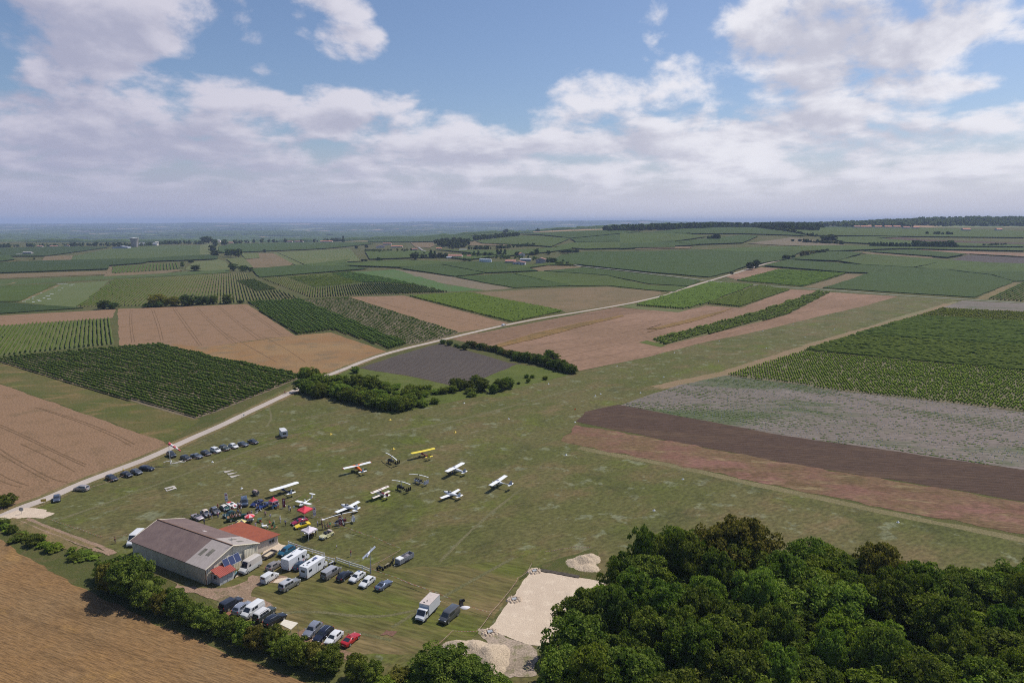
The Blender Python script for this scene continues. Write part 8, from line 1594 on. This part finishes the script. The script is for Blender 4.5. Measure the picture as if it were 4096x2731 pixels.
def body_mesh(pose):
    if pose in BODY: return BODY[pose]
    q = POSES[pose]; V = [q['p'], q['c'], q['n'], q['h'], tuple(Vector(q['h']) + Vector((0.01, 0, .11)))]; Rr = [(.155, .125), (.165, .12), (.058, .058), (.098, .088), (.072, .07)]; Ed = [(0, 1), (1, 2), (2, 3), (3, 4)]; reg = ['b', 't', 's', 's', 's']
    for i, s in enumerate((1, -1)):
        p = Vector(q['p']); k0 = len(V); a = Vector(q['a'][i]); V += [tuple(p + Vector((0, s * .09, -.06))), q['k'][i], tuple(a), tuple(a + Vector((.15, s * .02, -.035)))]; Rr += [(.105, .10), (.062, .062), (.042, .042), (.038, .03)]; Ed += [(0, k0), (k0, k0 + 1), (k0 + 1, k0 + 2), (k0 + 2, k0 + 3)]
        c = Vector(q['c']); k1 = len(V); w = Vector(q['w'][i]); el = Vector(q['e'][i]); d = (w - el).normalized(); V += [tuple(c + Vector((0, s * .19, .07))), tuple(el), tuple(w), tuple(w + d * .09)]; Rr += [(.062, .06), (.042, .042), (.028, .028), (.034, .018)]; Ed += [(1, k1), (k1, k1 + 1), (k1 + 1, k1 + 2), (k1 + 2, k1 + 3)]
        for f in (-.03, -.01, .012, .03):   # fingers
            V.append(tuple(w + d * (.165 - abs(f) * .5) + Vector((0, 0, 0)) + d.cross(Vector((0, 1, 0))).normalized() * f)); Rr.append((.009, .009)); Ed.append((k1 + 3, len(V) - 1))
        V.append(tuple(w + d * .06 + Vector((.05, -s * .02, 0)))); Rr.append((.01, .01)); Ed.append((k1 + 2, len(V) - 1))
    me = bpy.data.meshes.new('skel'); me.from_pydata(V, Ed, []); o = bpy.data.objects.new('skel', me); COL.objects.link(o); md = o.modifiers.new('s', 'SKIN'); md.use_smooth_shade = True
    for i, r in enumerate(Rr): me.skin_vertices[0].data[i].radius = r
    me.skin_vertices[0].data[0].use_root = True; sb = o.modifiers.new('u', 'SUBSURF'); sb.levels = 1
    dg = bpy.context.evaluated_depsgraph_get(); ev = o.evaluated_get(dg); out = bpy.data.meshes.new_from_object(ev); bpy.data.objects.remove(o)
    h = Vector(q['h']); hip = Vector(q['p']).z; mi = []
    for p in out.polygons:
        c = p.center; dist = [(c - Vector(q['w'][i])).length for i in (0, 1)]; el = [(c - Vector(q['e'][i])).length for i in (0, 1)]
        if min(dist) < .20: k = 0
        elif c.z < .10: k = 3
        elif c.z > Vector(q['n']).z - .01 and (c - h).length < .24: k = 0
        elif pose != 'sit' and c.z < hip + .03: k = 2
        elif pose == 'sit' and (c.z < .58): k = 2
        else: k = 1
        mi.append(k)
    for m in (SK, SK, SK, SK): out.materials.append(m)
    out.polygons.foreach_set('material_index', mi); out.name = 'body'; BODY[pose] = out; return out
HAIRM = {}
def hair_mesh(pose, hat):
    k = (pose, hat)
    if k in HAIRM: return HAIRM[k]
    h = Vector(POSES[pose]['h']); bm = bmesh.new(); bmesh.ops.create_uvsphere(bm, u_segments=10, v_segments=7, radius=.115 if not hat else .125)
    for v in bm.verts:
        if v.co.z < (-.02 if v.co.x < 0 else .035): v.co.z = -.03 if v.co.x < 0 else .035; v.co.x *= (1.45 if hat and v.co.x > 0 else 1)
        v.co += h + Vector((-.012, 0, .045))
    me = bpy.data.meshes.new('hat' if hat else 'hair'); bm.to_mesh(me); bm.free(); HAIRM[k] = me; return me
FACE = {}
def face_mesh(pose):
    """nose, ears, eyes and mouth set on the head"""
    if pose in FACE: return FACE[pose]
    h = Vector(POSES[pose]['h']); m = MB().mat(SK); m.add([h + Vector(v) for v in ((.088, .015, .0), (.088, -.015, .0), (.092, 0, .045), (.118, 0, .004))], [(0, 1, 3), (1, 2, 3), (2, 0, 3)])
    for s in (-1, 1): m.box(h + Vector((0, s * .098, .015)), (.045, .02, .06))
    m.mat(BLACK)
    for s in (-1, 1): m.box(h + Vector((.088, s * .034, .04)), (.02, .022, .012))
    m.mat(pmat('lips', (.35, .12, .10), .6)); m.box(h + Vector((.088, 0, -.035)), (.02, .045, .012))
    o = m.build('face'); me = o.data; bpy.data.objects.remove(o); FACE[pose] = me; return me
def person(C, pose, top, bottom, label, rz=None, scale=1.0, hair=(.05, .03, .02), hat=None, z=0.0, at=None, group=None):
    p = at or W1(C); o = bpy.data.objects.new('person', body_mesh(pose)); COL.objects.link(o); o.location = (p[0], p[1], z); o.rotation_euler = (0, 0, random.uniform(0, 6.28) if rz is None else rz); o.scale = (scale,) * 3
    for i, c in ((1, top), (2, bottom), (3, (.05, .04, .04))): o.material_slots[i].link = 'OBJECT'; o.material_slots[i].material = pmat('cloth_%d_%d_%d' % tuple(int(x * 99) for x in c), c, .9, var=.15, scale=6)
    hm = hat or hair; hc = bpy.data.objects.new('hat' if hat else 'hair', hair_mesh(pose, bool(hat)).copy()); hc.data.materials.append(pmat('hair_%d_%d_%d' % tuple(int(x * 99) for x in hm), hm, .8)); COL.objects.link(hc); hc.parent = o
    fc = bpy.data.objects.new('face', face_mesh(pose)); COL.objects.link(fc); fc.parent = o
    setp(o, label, 'person', group); return o
W_ = (.66, .64, .66); LI = (.50, .48, .58); BKc = (.02, .02, .022); BL = (.04, .07, .22); JE = (.06, .09, .16); RDc = (.42, .05, .06); PKc = (.60, .28, .36); NV = (.02, .03, .08); SKc = (.42, .26, .18); GRc = (.03, .28, .12); WN = (.20, .02, .05); BRc = (.18, .10, .06); KH = (.22, .20, .12); YL = (.60, .42, .08)
blond = (.55, .42, .22); grey = (.5, .48, .46)
for a in [('U 675,925', 'stand', BKc, BKc, 'fair-haired person all in black beside the grey classic car', 1.5, 1, blond), ('U 765,893', 'stand', BL, W_, 'person in a blue top and white trousers right of the one in black', 1.0), ('U 962,870', 'stand', PKc, BL, 'person in a pink top and blue shorts before the dark grey classic car', 2.0), ('U 957,600', 'stand', RDc, BRc, 'person in red behind the dark grey classic car', 4),
    ('U 1160,735', 'stand', LI, JE, 'man in a lilac shirt and jeans in front of the green classic car', 2), ('U 1335,672', 'stand', W_, KH, 'small person in white right of the green classic car', 1, .85), ('U 1408,660', 'stand', BRc, RDc, 'person in brown near the nose of the racing car', 2), ('U 1578,655', 'walk', BKc, BKc, 'person in black trousers at the right end of the racing car', 0), ('U 1688,682', 'stand', W_, BKc, 'man in a white shirt and black trousers left of the dark tall saloon', 3.5),
    ('U 1640,565', 'stand', W_, RDc, 'person in a white top and red trousers by the dark tall saloon', 2.5), ('U 1585,540', 'stand', W_, KH, 'person in a pale top behind the man in black by the racing car', 1.5), ('U 1693,520', 'stand', YL, KH, 'child in an orange-yellow top beside the dark tall saloon', 3, .8), ('U 1590,780', 'stand', BL, BKc, 'person in a blue top standing behind the vintage open car', 3), ('U 530,1085', 'stand', NV, BKc, 'person in navy seen just above the hangar roof edge', 3),
    ('U 1888,860', 'stand', BKc, BKc, 'tall person in black left of the red parasol', 1), ('U 1925,850', 'stand', BRc, BKc, 'person in brown in the group behind the red parasol', 2), ('U 1965,830', 'stand', WN, BKc, 'person in wine red in the group behind the red parasol', 4), ('U 2018,815', 'stand', LI, BKc, 'person in a lilac shirt in the group behind the red parasol', 4), ('U 1935,1010', 'sit', PKc, BKc, 'person in pink sitting under the red parasol', .5), ('U 2040,1010', 'sit', LI, JE, 'person in grey sitting right of the red parasol', 3),
    ('U 1808,1175', 'sit', W_, BKc, 'person in white sitting right of the yellow parasol', 3), ('U 1420,1205', 'sit', W_, NV, 'person in white sitting behind the corner of the orange roof', 3, 1, grey), ('U 1340,1215', 'sit', W_, BKc, 'second person in white at the table behind the orange roof', 0), ('U 2140,1195', 'photo', (.62, .48, .54), W_, 'person in white and pink raising a camera on the lawn', 1.9), ('V 355,590', 'stand', (.55, .42, .36), SKc, 'person in a pale flowered top before the blue roadsters', 2.2), ('V 430,660', 'stand', NV, NV, 'person in navy beside the right blue roadster', 3.0),
    ('V 640,835', 'stand', (.50, .30, .36), BKc, 'person in a white and wine top and dark shorts on the lawn', 5), ('V 800,915', 'walk', LI, (.22, .32, .16), 'man in a lilac shirt and green shorts striding across the lawn', -1.0), ('V 1112,1030', 'stand', (.70, .68, .70), W_, 'person in a long white coat and hat', 4.2, 1.05, grey, (.6, .6, .62)), ('V 1272,1112', 'walk', LI, BKc, 'man in a lilac shirt and black trousers walking toward the camera', -1.6), ('V 1380,645', 'stand', JE, LI, 'person in dark blue left of the grey-shirted visitor', 2), ('V 1425,682', 'stand', (.42, .40, .44), BKc, 'visitor in a grey shirt and black shorts left of the big red tent', 3),
    ('V 715,1235', 'sit', W_, BKc, 'person in white sitting at the white folding table', 2.6), ('V 915,1075', 'sit', (.36, .36, .36), BRc, 'person in a grey top sitting in the middle of the lawn', 3.1, 1, grey), ('X 945,1065', 'stand', LI, NV, 'person in a lilac shirt and dark shorts alone right of the yellow car', 3.6), ('X 1097,1142', 'stand', BRc, JE, 'person in brown and jeans at the left of the group by the autogyro', 1.2), ('X 1185,1155', 'stand', KH, NV, 'man in an olive shirt in the group by the autogyro', 1.5), ('X 1262,1105', 'sit', (.62, .45, .48), RDc, 'person in white and red crouching between the olive and green shirts', 1.2), ('X 1338,1112', 'stand', GRc, SKc, 'person in a green T-shirt at the right of the group', 2.8),
    ('X 885,1360', 'stand', BKc, BKc, 'person in black with a white cap at the right of the white tent', 3.6, 1, grey, (.65, .65, .65)), ('X 800,1350', 'sit', BRc, BKc, 'person in brown sitting at the table in the white tent', 3.8), ('X 730,1400', 'sit', BKc, BKc, 'dark-clothed person sitting in the middle of the white tent', 2.0), ('X 650,1430', 'sit', NV, NV, 'person in navy sitting behind the front leg of the white tent', 1.5), ('X 560,590', 'sit', LI, NV, 'person sitting in the shade behind the big red tent', 4),
    ('J 1520,808', 'walk', W_, SKc, 'small child in white running on the grass inside the fence', -.4, .62), ('J 1655,882', 'stand', WN, (.35, .38, .45), 'woman in wine red and grey trousers alone inside the fence', 3), ('J 1146,803', 'sit', RDc, W_, 'person in red sitting by the start of the white fence', 3, .95), ('Z 988,1118', 'stand', BRc, (.28, .20, .16), 'lone man in brown by the end of the twin-rut track', 3), ('Z 1057,520', 'stand', YL, BRc, 'person in orange behind the four dark roadside cars', 3), ('I 765,690', 'stand', LI, BL, 'person in blue trousers under the wing of the grey-finned aeroplane', 3),
    ('V 860,545', 'stand', WN, BKc, 'person in wine red at the left inside the small red tent', 1), ('V 905,520', 'stand', BKc, BKc, 'person in black inside the small red tent', 2), ('V 975,540', 'sit', (.4, .2, .4), BKc, 'person in purple sitting inside the small red tent', 3), ('V 1060,560', 'stand', (.62, .5, .56), RDc, 'person in pale pink at the right corner of the small red tent', 3.5), ('V 1020,590', 'sit', BRc, SKc, 'person in brown sitting right of the blue table', 3), ('X 1075,1010', 'stand', BRc, BKc, 'person in dark brown behind the display board', 3.4)]:
    person(a[0], a[1], a[2], a[3], a[4], a[5] if len(a) > 5 else None, a[6] if len(a) > 6 else 1.0, a[7] if len(a) > 7 else random.choice([(.05, .03, .02), (.03, .02, .015), (.16, .10, .05)]), a[8] if len(a) > 8 else None)
vl = Matrix.Translation(VINT.location) @ Matrix.Rotation(VINT.rotation_euler.z, 4, 'Z')
for x, y, c, lab in ((-1.2, -.4, WN, 'passenger in wine red in the rear seat of the vintage car'), (-1.2, .35, BRc, 'passenger in brown in the rear seat of the vintage car'), (-.25, -.35, LI, 'passenger in lilac in the middle seat of the vintage car'), (-.25, .35, W_, 'passenger in white in the middle seat of the vintage car'), (.6, -.35, (.58, .55, .66), 'driver in a pale shirt in the vintage car'), (.6, .35, BL, 'front passenger in blue in the vintage car')):
    p = vl @ Vector((x, y, 0)); person(None, 'sit', c, NV, lab, VINT.rotation_euler.z, .95, z=.72, at=(p.x, p.y))
def dog(C, col, rz, label):
    p = W1(C); m = MB().mat(pmat('fur_%d' % (col[0] * 99), col, .9, var=.15)); fus(m, [(.34, .33, .05, .06), (.22, .32, .11, .13), (.0, .31, .10, .11), (-.2, .31, .10, .12), (-.3, .32, .05, .06)]); m.tube([(.26, 0, .36), (.36, 0, .50)], [.07, .06], 8)
    m.tube([(.34, 0, .53), (.44, 0, .50), (.52, 0, .48)], [.075, .06, .035], 8)
    for s in (-1, 1): m.box((.34, s * .06, .59), (.03, .03, .07), (.4, .4)); m.tube([(.2, s * .07, .30), (.22, s * .07, .16), (.21, s * .07, .0)], [.045, .03, .025], 6); m.tube([(-.2, s * .07, .32), (-.15, s * .07, .22), (-.26, s * .07, .12), (-.24, s * .07, 0)], [.06, .045, .025, .025], 6)
    m.tube([(-.28, 0, .36), (-.42, 0, .46), (-.46, 0, .55)], [.03, .025, .01], 6); o = m.build('dog', smooth=60); o.location = (p[0], p[1], 0); o.rotation_euler = (0, 0, rz); setp(o, label, 'dog')
dog('V 365,680', (.62, .56, .50), .2, 'pale dog left of the pair before the blue roadster'); dog('V 500,665', (.68, .62, .52), 2.5, 'cream dog in front of the right blue roadster'); dog('V 362,745', (.66, .64, .60), .8, 'white dog nearest the camera below the blue roadsters'); dog('V 985,1205', (.45, .24, .10), 1.0, 'ginger dog beside the chairs on the lawn')
def cyclist():
    p = W1('P 1141,1578'); e = empty('bicycle', (p[0], p[1], 0), .55, 'bicycle ridden along the chalk road beside the big vineyard', 'bicycle')
    for x in (.52, -.52):
        m = MB().mat(TYRE); n = 16; m.tube([(x + .33 * math.cos(i * 6.283 / n), 0, .34 + .33 * math.sin(i * 6.283 / n)) for i in range(n + 1)], .025, 5); m.build('wheel', e)
    m = MB().mat(BLACK); m.tube([(-.52, 0, .34), (0, 0, .3), (.42, 0, .85), (-.2, 0, .85), (0, 0, .3)], .025, 5); m.tube([(.52, 0, .34), (.42, 0, 1.0)], .025, 5); m.tube([(.42, -.25, 1.02), (.42, .25, 1.02)], .02, 5); m.box((-.22, 0, .93), (.25, .14, .06)); m.build('frame', e)
    person(None, 'sit', RDc, BKc, 'cyclist in red riding the bicycle on the chalk road', .55, 1.0, z=.45, at=(p[0] - .2, p[1] - .1))
cyclist()
def build_haze():
    bm = bmesh.new(); bmesh.ops.create_cube(bm, size=1.0)
    for v in bm.verts:
        v.co.x *= 80000; v.co.y = (v.co.y + 0.5) * 32000 - 1500; v.co.z = -95 + (v.co.z + 0.5) * 260
    me = bpy.data.meshes.new('haze'); bm.to_mesh(me); bm.free()
    m = bpy.data.materials.new('haze_air'); m.use_nodes = True; t = NT(m.node_tree)
    v = t.n('ShaderNodeVolumePrincipled', {'Color': HAZE_COL, 'Density': HAZE_D, 'Anisotropy': 0.0})
    t.n('ShaderNodeOutputMaterial', {1: v.outputs[0]}); me.materials.append(m)
    o = bpy.data.objects.new('haze', me); COL.objects.link(o)
    setp(o, 'thin bluish haze that softens the far plain and hills', 'haze', None, 'stuff')
HAZE_COL = (0.58, 0.71, 1.0, 1.0); HAZE_D = 0.000078
build_haze()
